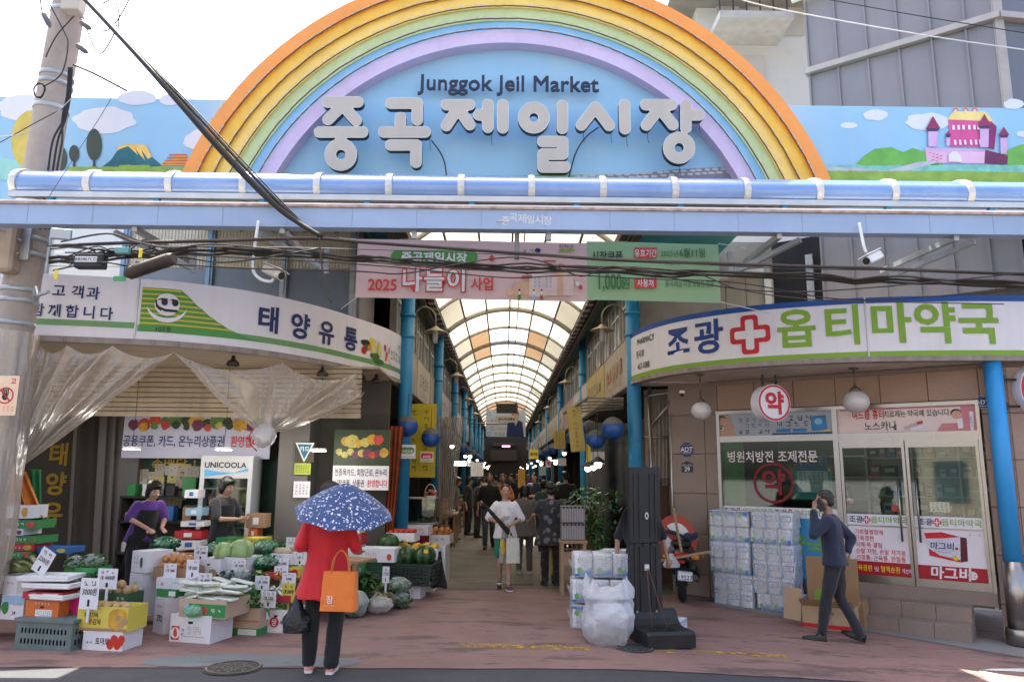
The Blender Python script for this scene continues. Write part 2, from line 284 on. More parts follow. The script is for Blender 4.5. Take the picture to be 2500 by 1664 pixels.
class MB:
 def __init__(s):
  s.v=[];s.f=[];s.m=[];s.s=[];s.M=None
 def add(s,vs,fs,m=0,sm=False):
  b=len(s.v)
  if s.M is not None:vs=[s.M@Vector(p) for p in vs]
  s.v.extend((p[0],p[1],p[2]) for p in vs)
  for f in fs:
   s.f.append([i+b for i in f]);s.m.append(m);s.s.append(sm)
  return s
 def box(s,c,d,m=0,rz=0.0,ch=0.0):
  hx,hy,hz=d[0]/2,d[1]/2,d[2]/2
  R=Matrix.Rotation(rz,3,'Z') if rz else None
  def T(p):
   p=R@Vector(p) if R else p
   return (p[0]+c[0],p[1]+c[1],p[2]+c[2])
  if not ch:
   vs=[(x,y,z) for z in (-hz,hz) for y in (-hy,hy) for x in (-hx,hx)]
   fs=[(0,2,3,1),(4,5,7,6),(0,1,5,4),(2,6,7,3),(0,4,6,2),(1,3,7,5)]
   return s.add([T(p) for p in vs],fs,m)
  k=min(ch,hx*.9,hy*.9,hz*.9)
  vs=[];idx={}
  for sx in (-1,1):
   for sy in (-1,1):
    for sz in (-1,1):
     for a in range(3):
      p=[sx*(hx-(k if a!=0 else 0)),sy*(hy-(k if a!=1 else 0)),sz*(hz-(k if a!=2 else 0))]
      idx[(sx,sy,sz,a)]=len(vs);vs.append(T(p))
  fs=[]
  I=lambda *a:idx[a]
  q=[(-1,-1),(1,-1),(1,1),(-1,1)]
  for sg in (-1,1):
   o=q if sg>0 else q[::-1]
   fs.append([I(sg,a,b_,0) for a,b_ in o])
   fs.append([I(b_,sg,a,1) for a,b_ in o])
   fs.append([I(a,b_,sg,2) for a,b_ in o])
  for p in (-1,1):
   for r in (-1,1):
    e=[I(p,r,-1,0),I(p,r,1,0),I(p,r,1,1),I(p,r,-1,1)];fs.append(e if p*r<0 else e[::-1])
    e=[I(-1,p,r,1),I(1,p,r,1),I(1,p,r,2),I(-1,p,r,2)];fs.append(e if p*r<0 else e[::-1])
    e=[I(p,-1,r,2),I(p,1,r,2),I(p,1,r,0),I(p,-1,r,0)];fs.append(e if p*r<0 else e[::-1])
  for sx in (-1,1):
   for sy in (-1,1):
    for sz in (-1,1):
     e=[I(sx,sy,sz,0),I(sx,sy,sz,1),I(sx,sy,sz,2)]
     fs.append(e if sx*sy*sz>0 else e[::-1])
  return s.add(vs,fs,m)
 def bx(s,x0,x1,y0,y1,z0,z1,m=0,ch=0.0):
  return s.box(((x0+x1)/2,(y0+y1)/2,(z0+z1)/2),(abs(x1-x0),abs(y1-y0),abs(z1-z0)),m,0,ch)
 def beam(s,a,b,w,h,m=0):
  a,b=Vector(a),Vector(b);d=(b-a).normalized()
  up=Vector((0,0,1)) if abs(d.z)<.9 else Vector((0,1,0))
  u=d.cross(up).normalized()*w/2;v=u.cross(d).normalized()*h/2
  vs=[a-u-v,a+u-v,a+u+v,a-u+v,b-u-v,b+u-v,b+u+v,b-u+v]
  return s.add(vs,[(0,1,2,3),(7,6,5,4),(0,4,5,1),(1,5,6,2),(2,6,7,3),(3,7,4,0)],m)
 def tube(s,pts,r,n=6,m=0,caps=True,flat=1.0,sm=True):
  pts=[Vector(p) for p in pts];k=len(pts)
  rs=r if isinstance(r,(list,tuple)) else [r]*k
  t0=(pts[1]-pts[0]).normalized()
  a=Vector((0,0,1)) if abs(t0 .z)<.9 else Vector((1,0,0))
  u=t0 .cross(a).normalized();vs=[]
  for i in range(k):
   t=(pts[min(i+1,k-1)]-pts[max(i-1,0)])
   t=t.normalized() if t.length>1e-9 else t0
   u=(u-t*u.dot(t));u=u.normalized() if u.length>1e-6 else t.orthogonal().normalized()
   w_=t.cross(u)
   for j in range(n):
    an=2*math.pi*j/n
    vs.append(pts[i]+(u*math.cos(an)+w_*math.sin(an)*flat)*rs[i])
  fs=[]
  for i in range(k-1):
   for j in range(n):
    j2=(j+1)%n
    fs.append((i*n+j,i*n+j2,(i+1)*n+j2,(i+1)*n+j))
  s.add(vs,fs,m,sm)
  if caps:
   b=len(s.v)-len(vs)
   s.f.append([b+j for j in range(n)][::-1]);s.m.append(m);s.s.append(False)
   s.f.append([b+(k-1)*n+j for j in range(n)]);s.m.append(m);s.s.append(False)
  return s
 def cyl(s,a,b,r0,r1=None,n=12,m=0,caps=True):
  return s.tube([a,b],[r0,r0 if r1 is None else r1],n,m,caps)
 def lathe(s,prof,n=16,c=(0,0,0),m=0,sm=True,sx=1.0,sy=1.0,a0=0.0,a1=2*math.pi):
  full=abs(a1-a0-2*math.pi)<1e-6;cols=n if full else n+1
  vs=[]
  for r,z in prof:
   for j in range(cols):
    an=a0+(a1-a0)*j/n
    vs.append((c[0]+r*math.cos(an)*sx,c[1]+r*math.sin(an)*sy,c[2]+z))
  fs=[]
  for i in range(len(prof)-1):
   for j in range(n):
    j2=(j+1)%cols
    fs.append((i*cols+j,i*cols+j2,(i+1)*cols+j2,(i+1)*cols+j))
  return s.add(vs,fs,m,sm)
 def ball(s,c,r,nu=12,nv=8,m=0,wob=0.0,ws=6.0,seed=0.0):
  if not isinstance(r,(tuple,list)):r=(r,r,r)
  vs=[(c[0],c[1],c[2]-r[2])]
  for i in range(1,nv):
   ph=-math.pi/2+math.pi*i/nv
   for j in range(nu):
    th=2*math.pi*j/nu
    d=Vector((math.cos(th)*math.cos(ph),math.sin(th)*math.cos(ph),math.sin(ph)))
    k=1+(wob*noise.noise(d*ws*.3+Vector((seed,seed*1.7,0))) if wob else 0)
    vs.append((c[0]+d.x*r[0]*k,c[1]+d.y*r[1]*k,c[2]+d.z*r[2]*k))
  vs.append((c[0],c[1],c[2]+r[2]))
  fs=[(0,1+(j+1)%nu,1+j) for j in range(nu)]
  for i in range(nv-2):
   for j in range(nu):
    a=1+i*nu+j;b=1+i*nu+(j+1)%nu
    fs.append((a,b,b+nu,a+nu))
  l=len(vs)-1;o=1+(nv-2)*nu
  fs+=[(l,o+j,o+(j+1)%nu) for j in range(nu)]
  return s.add(vs,fs,m,True)
 def poly(s,F,pts,m=0,z=0.0):
  return s.add([F(x,y,z) for x,y in pts],[list(range(len(pts)))],m)
 def rect(s,F,x,y,w,h,m=0,z=0.0):
  return s.poly(F,[(x-w/2,y-h/2),(x+w/2,y-h/2),(x+w/2,y+h/2),(x-w/2,y+h/2)],m,z)
 def disc(s,F,x,y,r,m=0,z=0.0,n=24,ry=None,a0=0,a1=360):
  full=a1-a0>=360
  pts=[(x+r*math.cos(rad(a0+(a1-a0)*i/n)),y+(ry or r)*math.sin(rad(a0+(a1-a0)*i/n))) for i in range(n if full else n+1)]
  return s.poly(F,pts,m,z)
 def ring(s,F,x,y,r0,r1,m=0,z=0.0,n=32,a0=0,a1=360,th=0.0):
  full=a1-a0>=360;k=n if full else n+1
  A=[rad(a0+(a1-a0)*i/n) for i in range(k)]
  P=lambda r,zz:[F(x+r*math.cos(a),y+r*math.sin(a),zz) for a in A]
  rows=[P(r0,z),P(r1,z)]+([P(r1,z-th),P(r0,z-th)] if th else [])
  nr=len(rows);vs=sum(rows,[]);fs=[]
  for q in range(nr if th else 1):
   q2=(q+1)%nr
   for i in range(n):
    i2=(i+1)%k
    fs.append((q*k+i,q2*k+i,q2*k+i2,q*k+i2))
  s.add(vs,fs,m,False)
  if th and not full:
   b=len(s.v)-len(vs)
   s.f.append([b+q*k for q in range(4)]);s.m.append(m);s.s.append(False)
   s.f.append([b+q*k+k-1 for q in range(4)][::-1]);s.m.append(m);s.s.append(False)
  return s
 def prism(s,F,pts,d,m=0,z=0.0,mside=None):
  n=len(pts)
  a=sum(pts[i][0]*pts[(i+1)%n][1]-pts[(i+1)%n][0]*pts[i][1] for i in range(n))
  if a<0:pts=pts[::-1]
  vs=[F(x,y,z) for x,y in pts]+[F(x,y,z-d) for x,y in pts]
  s.add(vs,[list(range(n)),list(range(2*n-1,n-1,-1))],m)
  b=len(s.v)-2*n
  for i in range(n):
   j=(i+1)%n
   s.f.append([b+j,b+i,b+n+i,b+n+j]);s.m.append(m if mside is None else mside);s.s.append(False)
  return s
 def grid(s,nx,ny,fn,m=0,sm=True):
  vs=[fn(i/nx,j/ny) for j in range(ny+1) for i in range(nx+1)]
  fs=[(j*(nx+1)+i,j*(nx+1)+i+1,(j+1)*(nx+1)+i+1,(j+1)*(nx+1)+i) for j in range(ny) for i in range(nx)]
  return s.add(vs,fs,m,sm)
 def text(s,string,F,size,m=0,bold=0.0,align='c',z=0.003,sx=1.0,fn=None,gap=0.0,shear=0.0):
  tv,tf,wd=text_mesh(string,bold,gap)
  x0={'c':-wd/2,'l':0,'r':-wd}[align]
  k=size
  pts=[((x+x0+shear*y)*k*sx,y*k) for x,y in tv]
  s.add([(fn(x,y,z) if fn else F(x,y,z)) for x,y in pts],tf,m)
  return s
 def build(s,name,mats,parent=None,world=False,at=None):
  me=bpy.data.meshes.new(name)
  vs=s.v
  if world and parent is not None:
   I=parent.matrix_basis.inverted();vs=[I@Vector(p) for p in vs]
  if at is not None:vs=[(p[0]-at[0],p[1]-at[1],p[2]-at[2]) for p in vs]
  me.from_pydata([tuple(p) for p in vs],[],s.f)
  if not isinstance(mats,(list,tuple)):mats=[mats]
  for mm in mats:me.materials.append(mm)
  me.polygons.foreach_set('material_index',s.m)
  me.polygons.foreach_set('use_smooth',s.s)
  me.update()
  o=bpy.data.objects.new(name,me);COL.objects.link(o)
  if parent is not None:o.parent=parent
  if at is not None:o.location=at
  return o
def tag(o,label,cat,group=None):
 o['label']=label;o['category']=cat
 if group:o['group']=group
 return o
def thing(name,label,cat,loc=(0,0,0),rz=0.0,group=None):
 o=bpy.data.objects.new(name,None);COL.objects.link(o)
 o.location=loc;o.rotation_euler=(0,0,rz);o.empty_display_size=.1
 return tag(o,label,cat,group)
def struct(o):
 o['kind']='structure'; return o
def dup(root,loc,rz=None,label=None,scale=None):
 r=root.copy();COL.objects.link(r);r.location=loc
 if rz is not None:r.rotation_euler=(0,0,rz)
 if scale:r.scale=(scale,)*3
 if label:r['label']=label
 for c in root.children:
  d=c.copy();COL.objects.link(d);d.parent=r
  for g in c.children:
   e=g.copy();COL.objects.link(e);e.parent=d
 return r
def inst(o,loc,rz=None,parent=None):
 c=o.copy();COL.objects.link(c);c.location=loc
 if rz is not None:c.rotation_euler=rz if isinstance(rz,(tuple,list)) else (0,0,rz)
 if parent is not None:c.parent=parent
 return c
_GLY={}
def _glyphs():
 for code,(adv,cs) in GLYPHS.items():
  ch=chr(code)
  out=[]
  for c in cs:
   q=str(c)[1:]
   out.append([((int(q[i:i+2])-20)/76,(int(q[i+2:i+4])-20)/76) for i in range(0,len(q),4)])
  _GLY[ch]=(adv/76,out)
_GM={}
def curve_mesh(contours,offset=0.0,extrude=0.0):
 cu=bpy.data.curves.new('c','CURVE');cu.dimensions='2D';cu.fill_mode='BOTH'
 cu.offset=offset;cu.extrude=extrude
 for c in contours:
  sp=cu.splines.new('POLY');sp.points.add(len(c)-1)
  sp.points.foreach_set('co',[k for p in c for k in (p[0],p[1],0,1)])
  sp.use_cyclic_u=True
 o=bpy.data.objects.new('c',cu)
 me=bpy.data.meshes.new_from_object(o)
 v=[tuple(p.co) for p in me.vertices];f=[list(p.vertices) for p in me.polygons]
 bpy.data.objects.remove(o);bpy.data.curves.remove(cu);bpy.data.meshes.remove(me)
 return v,f
def glyph_mesh(ch,bold):
 k=(ch,round(bold,3))
 if k not in _GM:
  if not _GLY:_glyphs()
  adv,cs=_GLY.get(ch,(.5,[]))
  if cs:
   v,f=curve_mesh(cs,bold)
   v=[(p[0],p[1]) for p in v]
   g=[]
   for p in f:
    a=sum(v[p[i]][0]*v[p[(i+1)%len(p)]][1]-v[p[(i+1)%len(p)]][0]*v[p[i]][1] for i in range(len(p)))
    g.append(p if a>0 else p[::-1])
  else:v,g=[],[]
  _GM[k]=(adv,v,g)
 return _GM[k]
def text_mesh(string,bold=0.0,gap=0.0):
 V,Fc,x=[],[],0.0
 for ch in string:
  adv,v,f=glyph_mesh(ch,bold)
  b=len(V)
  V+=[(p[0]+x,p[1]) for p in v];Fc+=[[i+b for i in q] for q in f]
  x+=adv+gap
 return V,Fc,x-gap
def smooth_path(pts,n=8):
 P=[Vector(p) for p in pts];out=[]
 for i in range(len(P)-1):
  a=P[max(i-1,0)];b=P[i];c=P[i+1];d=P[min(i+2,len(P)-1)]
  for k in range(n):
   t=k/n
   out.append(.5*((2*b)+(c-a)*t+(2*a-5*b+4*c-d)*t*t+(3*b-a-3*c+d)*t**3))
 out.append(P[-1]); return out
class Strip:
 def __init__(s,pts,z0,n=10):
  s.p=smooth_path([Vector((a[0],a[1],0)) for a in pts],n);s.z0=z0
  s.l=[0.0]
  for i in range(1,len(s.p)):s.l.append(s.l[-1]+(s.p[i]-s.p[i-1]).length)
  s.L=s.l[-1]
 def __call__(s,a,h,off=0.0):
  i=0
  a=min(max(a,0),s.L)
  lo,hi=0,len(s.l)-2
  while lo<hi:
   mid=(lo+hi+1)//2
   if s.l[mid]<=a:lo=mid
   else:hi=mid-1
  i=lo;t=(a-s.l[i])/max(1e-9,s.l[i+1]-s.l[i])
  p=s.p[i].lerp(s.p[i+1],t)
  j0,j1=max(i-1,0),min(i+2,len(s.p)-1)
  d0=(s.p[i+1]-s.p[j0]).normalized();d1=(s.p[j1]-s.p[i]).normalized()
  d=d0 .lerp(d1,t).normalized()
  return Vector((p.x+d.y*off,p.y-d.x*off,s.z0+h))
 def s_at(s,px,h=.4):
  best=min(range(400),key=lambda k:abs(proj(s(s.L*k/399,h))[0]-px))
  return s.L*best/399
 def band(s,mb,a0,a1,h0,h1,off=0.0,m=0,step=.12,sm=True):
  n=max(1,int(abs(a1-a0)/step))
  return mb.grid(n,1,lambda u,v:s(a0+(a1-a0)*u,h0+(h1-h0)*v,off),m,sm)
def rrect(x,y,w,h,r,n=5):
 pts=[]
 for cx,cy,a in ((x+w/2-r,y+h/2-r,0),(x-w/2+r,y+h/2-r,90),(x-w/2+r,y-h/2+r,180),(x+w/2-r,y-h/2+r,270)):
  pts+=[(cx+r*math.cos(rad(a+90*i/n)),cy+r*math.sin(rad(a+90*i/n))) for i in range(n+1)]
 return pts
def blob(x,y,w,h,n=20,wob=.12,seed=0):
 return [(x+w/2*math.cos(2*math.pi*i/n)*(1+wob*noise.noise((math.cos(2*math.pi*i/n)*1.5+seed,math.sin(2*math.pi*i/n)*1.5,seed))),y+h/2*math.sin(2*math.pi*i/n)*(1+wob*noise.noise((math.cos(2*math.pi*i/n)*1.5,math.sin(2*math.pi*i/n)*1.5+3,seed)))) for i in range(n)]
def stroke_contours(strokes,r,cell=.02,box=(-.1,-.1,1.1,1.25)):
 x0,y0,x1,y1=box
 nx=int((x1-x0)/cell)+1;ny=int((y1-y0)/cell)+1
 X,Y=np.meshgrid(x0+np.arange(nx)*cell,y0+np.arange(ny)*cell)
 D=np.full(X.shape,9.0)
 for st in strokes:
  if st[0]=='o':
   _,cx,cy,R=st[:4]
   D=np.minimum(D,np.abs(np.hypot(X-cx,Y-cy)-R)-r)
   continue
  for (ax,ay),(bx_,by) in zip(st[:-1],st[1:]):
   dx,dy=bx_-ax,by-ay
   t=np.clip(((X-ax)*dx+(Y-ay)*dy)/(dx*dx+dy*dy),0,1)
   D=np.minimum(D,np.hypot(X-ax-t*dx,Y-ay-t*dy)-r)
 seg={}
 def ip(i0,j0,i1,j1):
  a,b=D[j0,i0],D[j1,i1];t=a/(a-b)
  return (x0+(i0+(i1-i0)*t)*cell,y0+(j0+(j1-j0)*t)*cell)
 for j in range(ny-1):
  for i in range(nx-1):
   a,b,c,d=D[j,i]<0,D[j,i+1]<0,D[j+1,i+1]<0,D[j+1,i]<0
   k=a+2*b+4*c+8*d
   if k in (0,15):continue
   E={0:('h',i,j),1:('v',i+1,j),2:('h',i,j+1),3:('v',i,j)}
   tb={1:[(3,0)],2:[(0,1)],3:[(3,1)],4:[(1,2)],5:[(3,0),(1,2)],6:[(0,2)],7:[(3,2)],8:[(2,3)],9:[(2,0)],10:[(0,1),(2,3)],11:[(2,1)],12:[(1,3)],13:[(1,0)],14:[(0,3)]}
   for e0,e1 in tb[k]:seg[E[e0]]=E[e1]
 def pt(e):
  return ip(e[1],e[2],e[1]+1,e[2]) if e[0]=='h' else ip(e[1],e[2],e[1],e[2]+1)
 outs=[]
 while seg:
  s0=next(iter(seg));c=[];e=s0
  while e in seg:
   c.append(pt(e));e=seg.pop(e)
  out=[]
  for i in range(len(c)):
   p,q,t=c[i-1],c[i],c[(i+1)%len(c)]
   if abs((q[0]-p[0])*(t[1]-q[1])-(q[1]-p[1])*(t[0]-q[0]))>1.5e-6 or i%6==0:out.append(q)
  if len(out)>4:outs.append(out)
 return outs
REM=[]
def remesh_later(o,voxel,post=None):
 m=o.modifiers.new('r','REMESH');m.mode='VOXEL';m.voxel_size=voxel;m.use_smooth_shade=True
 s_=o.modifiers.new('s','SMOOTH');s_.factor=.5;s_.iterations=3
 REM.append((o,post))
def remesh_all():
 bpy.context.view_layer.update()
 dg=bpy.context.evaluated_depsgraph_get()
 for o,post in REM:
  me=bpy.data.meshes.new_from_object(o.evaluated_get(dg))
  o.modifiers.clear()
  old=o.data;o.data=me;me.name=o.name
  if not me.materials:
   for mm in old.materials:me.materials.append(mm)
  me.polygons.foreach_set('use_smooth',[True]*len(me.polygons))
  if post:
   n=len(me.vertices)
   co=np.empty(n*3);me.vertices.foreach_get('co',co);co=co.reshape(-1,3)
   no=np.empty(n*3);me.vertices.foreach_get('normal',no);no=no.reshape(-1,3)
   co=post(co,no)
   me.vertices.foreach_set('co',co.ravel());me.update()
 REM.clear()
def folds(amp=.006,sx=9.0,sz=3.0,seed=0.0):
 def f(co,no):
  d=np.array([noise.noise((p[0]*sx+seed,p[1]*sx,p[2]*sz))+.5*noise.noise((p[0]*sx*2.3,p[1]*sx*2.3+seed,p[2]*sz*2.6)) for p in co])
  return co+no*(d*amp)[:,None]
 return f
def PP(px,py,F,off=0.0):
 d=ray(px,py);o=F(0,0,off)
 t=(o-Vector((0,0,CAMH))).dot(F.n)/d.dot(F.n)
 q=Vector((0,0,CAMH))+d*t-F.o
 return q.dot(F.u),q.dot(F.v)
def ground_mat(name,base,dark,light,wear=.5,rough=.85,sc=1.0,stains=.5):
 m=bpy.data.materials.new(name);m.use_nodes=True
 nt=m.node_tree;L=nt.links.new;b=nt.nodes['Principled BSDF']
 tc=_n(nt,'ShaderNodeTexCoord')
 def nz(scale,detail=6,rough_=.6,st=None,dist=0):
  n=_n(nt,'ShaderNodeTexNoise');n.inputs['Scale'].default_value=scale;n.inputs['Detail'].default_value=detail
  n.inputs['Roughness'].default_value=rough_;n.inputs['Distortion'].default_value=dist
  if st:
   mp=_n(nt,'ShaderNodeMapping');mp.inputs['Scale'].default_value=st;L(tc.outputs['Object'],mp.inputs[0]);L(mp.outputs[0],n.inputs['Vector'])
  else:L(tc.outputs['Object'],n.inputs['Vector'])
  return n.outputs[0]
 def rng(x,a,b_,c=0,d=1):
  n=_n(nt,'ShaderNodeMapRange');n.inputs[1].default_value=a;n.inputs[2].default_value=b_;n.inputs[3].default_value=c;n.inputs[4].default_value=d
  L(x,n.inputs[0]); return n.outputs[0]
 def mix(f,a,b_):
  n=_n(nt,'ShaderNodeMix',data_type='RGBA')
  L(f,n.inputs[0])
  for i,q in ((6,a),(7,b_)):
   if isinstance(q,tuple):n.inputs[i].default_value=(*q,1)
   else:L(q,n.inputs[i])
  return n.outputs[2]
 col=mix(rng(nz(1.3*sc),.35,.68),base,tuple(x*.78 for x in base))
 col=mix(rng(nz(.55*sc,8,.7,None,.6),.56,.72,0,wear),col,light)
 col=mix(rng(nz(1.6*sc,7,.65,(.55,1.7,1)),.54,.62,0,stains),col,dark)
 col=mix(rng(nz(7*sc,3,.5,(.5,1.5,1)),.63,.69,0,stains*.8),col,tuple(x*.6 for x in dark))
 col=mix(rng(nz(95,3),.35,.7,0,.35),col,tuple(x*1.5 for x in base))
 L(col,b.inputs['Base Color'])
 L(rng(nz(1.9*sc),.3,.7,rough-.22,rough),b.inputs['Roughness'])
 bp=_n(nt,'ShaderNodeBump');bp.inputs['Strength'].default_value=.55;bp.inputs['Distance'].default_value=.008
 L(nz(120,4),bp.inputs['Height']);L(bp.outputs[0],b.inputs['Normal'])
 MATS[name]=m
 return m
m_pave=ground_mat('red_paint_paving',(.26,.15,.125),(.075,.052,.047),(.27,.225,.2),.85,stains=.9)
m_aisle=ground_mat('olive_floor',(.14,.12,.085),(.06,.05,.035),(.27,.24,.17),.75)
m_road=ground_mat('asphalt',(.055,.055,.06),(.035,.035,.038),(.1,.1,.1),.4,.9)
m_conc=ground_mat('concrete',(.23,.22,.205),(.11,.105,.1),(.3,.29,.27),.4)
m_patch=ground_mat('grey_cement',(.17,.185,.19),(.09,.09,.09),(.24,.25,.25),.5)
m_steel=mat('stainless',(.36,.33,.3),.3,1.0,.1,3)
m_alu=mat('aluminium',(.5,.5,.49),.42,.8,.12,4)
m_galv=mat('galvanised',(.42,.44,.46),.5,.7,.2,6,dirt=.4)
m_blk=mat('black_plastic',(.018,.018,.019),.5,0,.25,6)
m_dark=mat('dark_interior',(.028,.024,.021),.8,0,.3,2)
m_white=mat('white_paint',(.74,.74,.72),.5,0,.08,3,dirt=.18,ds=3)
m_signw=mat('sign_white',(.78,.745,.77),.42,0,.05,1.5,streak=.16,ds=7,dcol=(.3,.26,.24))
m_cream=mat('cream_panel',(.56,.5,.41),.6,0,.1,2,dirt=.3,ds=2)
m_beige=mat('beige_slat',(.43,.345,.24),.55,0,.12,2,streak=.35,ds=5)
m_blue=mat('blue_column_paint',(.025,.225,.43),.38,0,.1,4,dirt=.25,ds=3)
m_skyblue=mat('blue_paint_light',(.33,.43,.6),.45,0,.08,2,streak=.25,ds=6,dcol=(.42,.46,.5))
m_rust=mat('rusty_edge',(.5,.36,.3),.8,0,.4,9,dirt=.7,ds=7,dcol=(.14,.05,.02))
m_cable=mat('cable_black',(.02,.017,.015),.55,0,.3,4)
m_cableb=mat('cable_brown',(.055,.04,.032),.7,0,.3,4)
m_gran=mat('granite_pink',(.38,.25,.185),.6,0,.1,2,bump=.5,bs=70,dirt=.5,ds=55,dcol=(.15,.1,.08))
m_gran2=mat('granite_grey',(.28,.21,.17),.65,0,.12,2,bump=.5,bs=70,dirt=.5,ds=55,dcol=(.12,.1,.085))
m_panel=mat('grey_panel',(.235,.225,.235),.42,.15,.09,1.0,streak=.25,ds=4,dcol=(.3,.28,.26))
m_bpanel=mat('blue_grey_panel',(.17,.2,.25),.45,.1,.1,1.2,streak=.3,ds=5,dcol=(.26,.27,.28))
m_glass=glass('pane_glass',(.75,.85,.8),.04)
m_wood=mat('pale_wood',(.36,.22,.12),.6,0,.25,5,streak=.3,ds=20,dcol=(.16,.08,.04))
m_kraft=mat('brown_cardboard',(.33,.2,.105),.8,0,.1,5)
def sheet(name,xs,ys,dz,m,bend=None):
 mb=MB()
 nx,ny=len(xs)-1,len(ys)-1
 P=lambda i,j:(xs[i],ys[j]+(bend(xs[i]) if bend and j==0 else 0),gz(xs[i])+dz)
 mb.add([P(i,j) for j in range(ny+1) for i in range(nx+1)],[(j*(nx+1)+i,j*(nx+1)+i+1,(j+1)*(nx+1)+i+1,(j+1)*(nx+1)+i) for j in range(ny) for i in range(nx)])
 return struct(mb.build(name,m))
XS=[-200,-60,-20,-8,-4,-2,-1,0,.8,1.2,1.6,2,2.5,3,3.5,4,4.5,5,5.5,6,6.5,7,7.5,9,20,60,200]
sheet('ground',XS,[-200,-20,0,4,8,12,16,80,250],-.012,m_conc)
sheet('road',XS[2:-2],[-9,-4,0,4,8],-.006,m_road)
xs=[-20,-8]+[x*.25 for x in range(-28,33)]+[20]
sheet('pavement',xs,[6.98,7.3,8,9,10,11,11.9],0.0,m_pave,bend=lambda x:.022*noise.noise((x*2.1,0,0))+.08*(x+4)/9+(0.28 if x>4.2 else 0)*min(1,(x-4.2)/1.5))
sheet('arcade_floor',[x*.25 for x in range(-26,12)],[11.9,14,20,40,76],0.004,m_aisle,bend=lambda x:.18*noise.noise((x*.9,3,0))-.3)
mb=MB();F0=Frame((-2.3,7.19,.004),(1,0,0),(0,1,0))
mb.poly(F0,[(x,max(y,-.17-.02*math.sin(x*9))) for x,y in blob(0,0,1.95,.62,40,.1,2)])
struct(mb.build('cement_patch',m_patch))
def worn_paint(name,col,keep,sc=14.0):
 m=mat(name,col,.75,0,.12,12)
 nt=m.node_tree;L=nt.links.new;b=nt.nodes['Principled BSDF'];out=nt.nodes['Material Output']
 tc=_n(nt,'ShaderNodeTexCoord');n=_n(nt,'ShaderNodeTexNoise');n.inputs['Scale'].default_value=sc;n.inputs['Detail'].default_value=9;n.inputs['Roughness'].default_value=.75
 L(tc.outputs['Object'],n.inputs['Vector'])
 r=_n(nt,'ShaderNodeMapRange');r.inputs[1].default_value=keep;r.inputs[2].default_value=keep+.06;L(n.outputs[0],r.inputs[0])
 t=_n(nt,'ShaderNodeBsdfTransparent');x=_n(nt,'ShaderNodeMixShader');L(r.outputs[0],x.inputs[0]);L(b.outputs[0],x.inputs[1]);L(t.outputs[0],x.inputs[2]);L(x.outputs[0],out.inputs[0])
 return m
m_yel=worn_paint('worn_yellow_paint',(.5,.29,.05),.46)
m_wline=worn_paint('worn_white_paint',(.72,.71,.68),.6,9)
def ground_quad(name,pxs,m,dz=.004,n=10):
 P=[PG(*p) for p in pxs]
 mb=MB()
 def f(u,v):
  a=P[0].lerp(P[1],u).lerp(P[3].lerp(P[2],u),v); return (a.x,a.y,gz(a.x)+dz)
 mb.grid(n,2,f,sm=False)
 return struct(mb.build(name,m))
ground_quad('yellow_line',[(1122,1578),(1440,1588),(1440,1577),(1122,1569)],m_yel)
ground_quad('yellow_line',[(1590,1594),(1650,1594),(1645,1582),(1585,1583)],m_yel)
ground_quad('yellow_line',[(1690,1592),(1925,1607),(1920,1597),(1690,1586)],m_yel)
ground_quad('white_line',[(2390,1636),(2415,1662),(2500,1662),(2430,1644)],m_wline)
ground_quad('white_line',[(2392,1635),(2560,1642),(2560,1631),(2420,1632)],m_wline)
def manhole(px,py,r,label):
 p=PG(px,py);t=thing('manhole_cover',label,'manhole cover',(p.x,p.y,gz(p.x)+.005),0,'round iron manhole covers in the paving')
 F=Frame((0,0,0),(1,0,0),(0,1,0))
 mb=MB();mb.lathe([(0,.002),(r,.002),(r+.012,-.004)],40);mb.build('cover_plate',mat('cast_iron',(.075,.07,.066),.6,.5,.3,8,dirt=.4,ds=12),t)
 mb=MB();mb.ring(F,0,0,r*.9,r*.98,0,.008,40);mb.ring(F,0,0,r*.36,r*.42,0,.008,30)
 for k in range(26):
  a=k*2.4;q=r*(.5+.36*random.random())
  mb.rect(Frame((math.cos(a)*q,math.sin(a)*q,0),(math.cos(a),math.sin(a),0),(-math.sin(a),math.cos(a),0)),0,0,r*.13,r*.08,0,.008)
 for k in range(8):
  a=k*math.pi/4;mb.rect(Frame((math.cos(a)*r*.2,math.sin(a)*r*.2,0),(math.cos(a),math.sin(a),0),(-math.sin(a),math.cos(a),0)),0,0,r*.16,r*.05,0,.008)
 mb.build('relief_pattern',mat('worn_iron',(.2,.185,.17),.5,.5,.3,9),t)
manhole(570,1629,.24,'brown manhole cover in the grey cement patch by the road')
manhole(1548,1582,.19,'dark manhole cover in the red paving beside the black sign stand')
p=PG(1262,1424)
t=thing('drain_grate','square drain grating in the aisle floor at the feet of the shoppers','drain grate',(p.x,p.y,.004))
mb=MB();mb.bx(-.26,.26,-.17,.17,-.02,.002);mb.build('grate_frame',mat('grate_dark',(.05,.045,.04),.6,.4),t)
mb=MB()
for k in range(15):mb.bx(-.24+k*.034-.009,-.24+k*.034+.009,-.15,.15,.002,.012)
mb.build('grate_bars',mat('grate_bar',(.13,.12,.1),.5,.5),t)
LX,RX=-1.72,2.03
Y0,Y1=12.2,72.0
ar=thing('arcade_roof','long vaulted arcade roof of cream translucent panels on pale steel ribs','arcade roof')
RC,RH,RZ,RS=.12,1.6,5.22,.62
RR=(RH*RH+RS*RS)/(2*RS);RA=math.asin(RH/RR)
def arch(u):
 a=-RA+2*RA*u
 return RC+RR*math.sin(a),RZ+RS-RR+RR*math.cos(a)
m_rib=mat('rib_paint',(.52,.49,.42),.5,0,.12,3,dirt=.3,ds=3)
m_purl=mat('purlin_dark',(.2,.18,.155),.6,.2,.2,3)
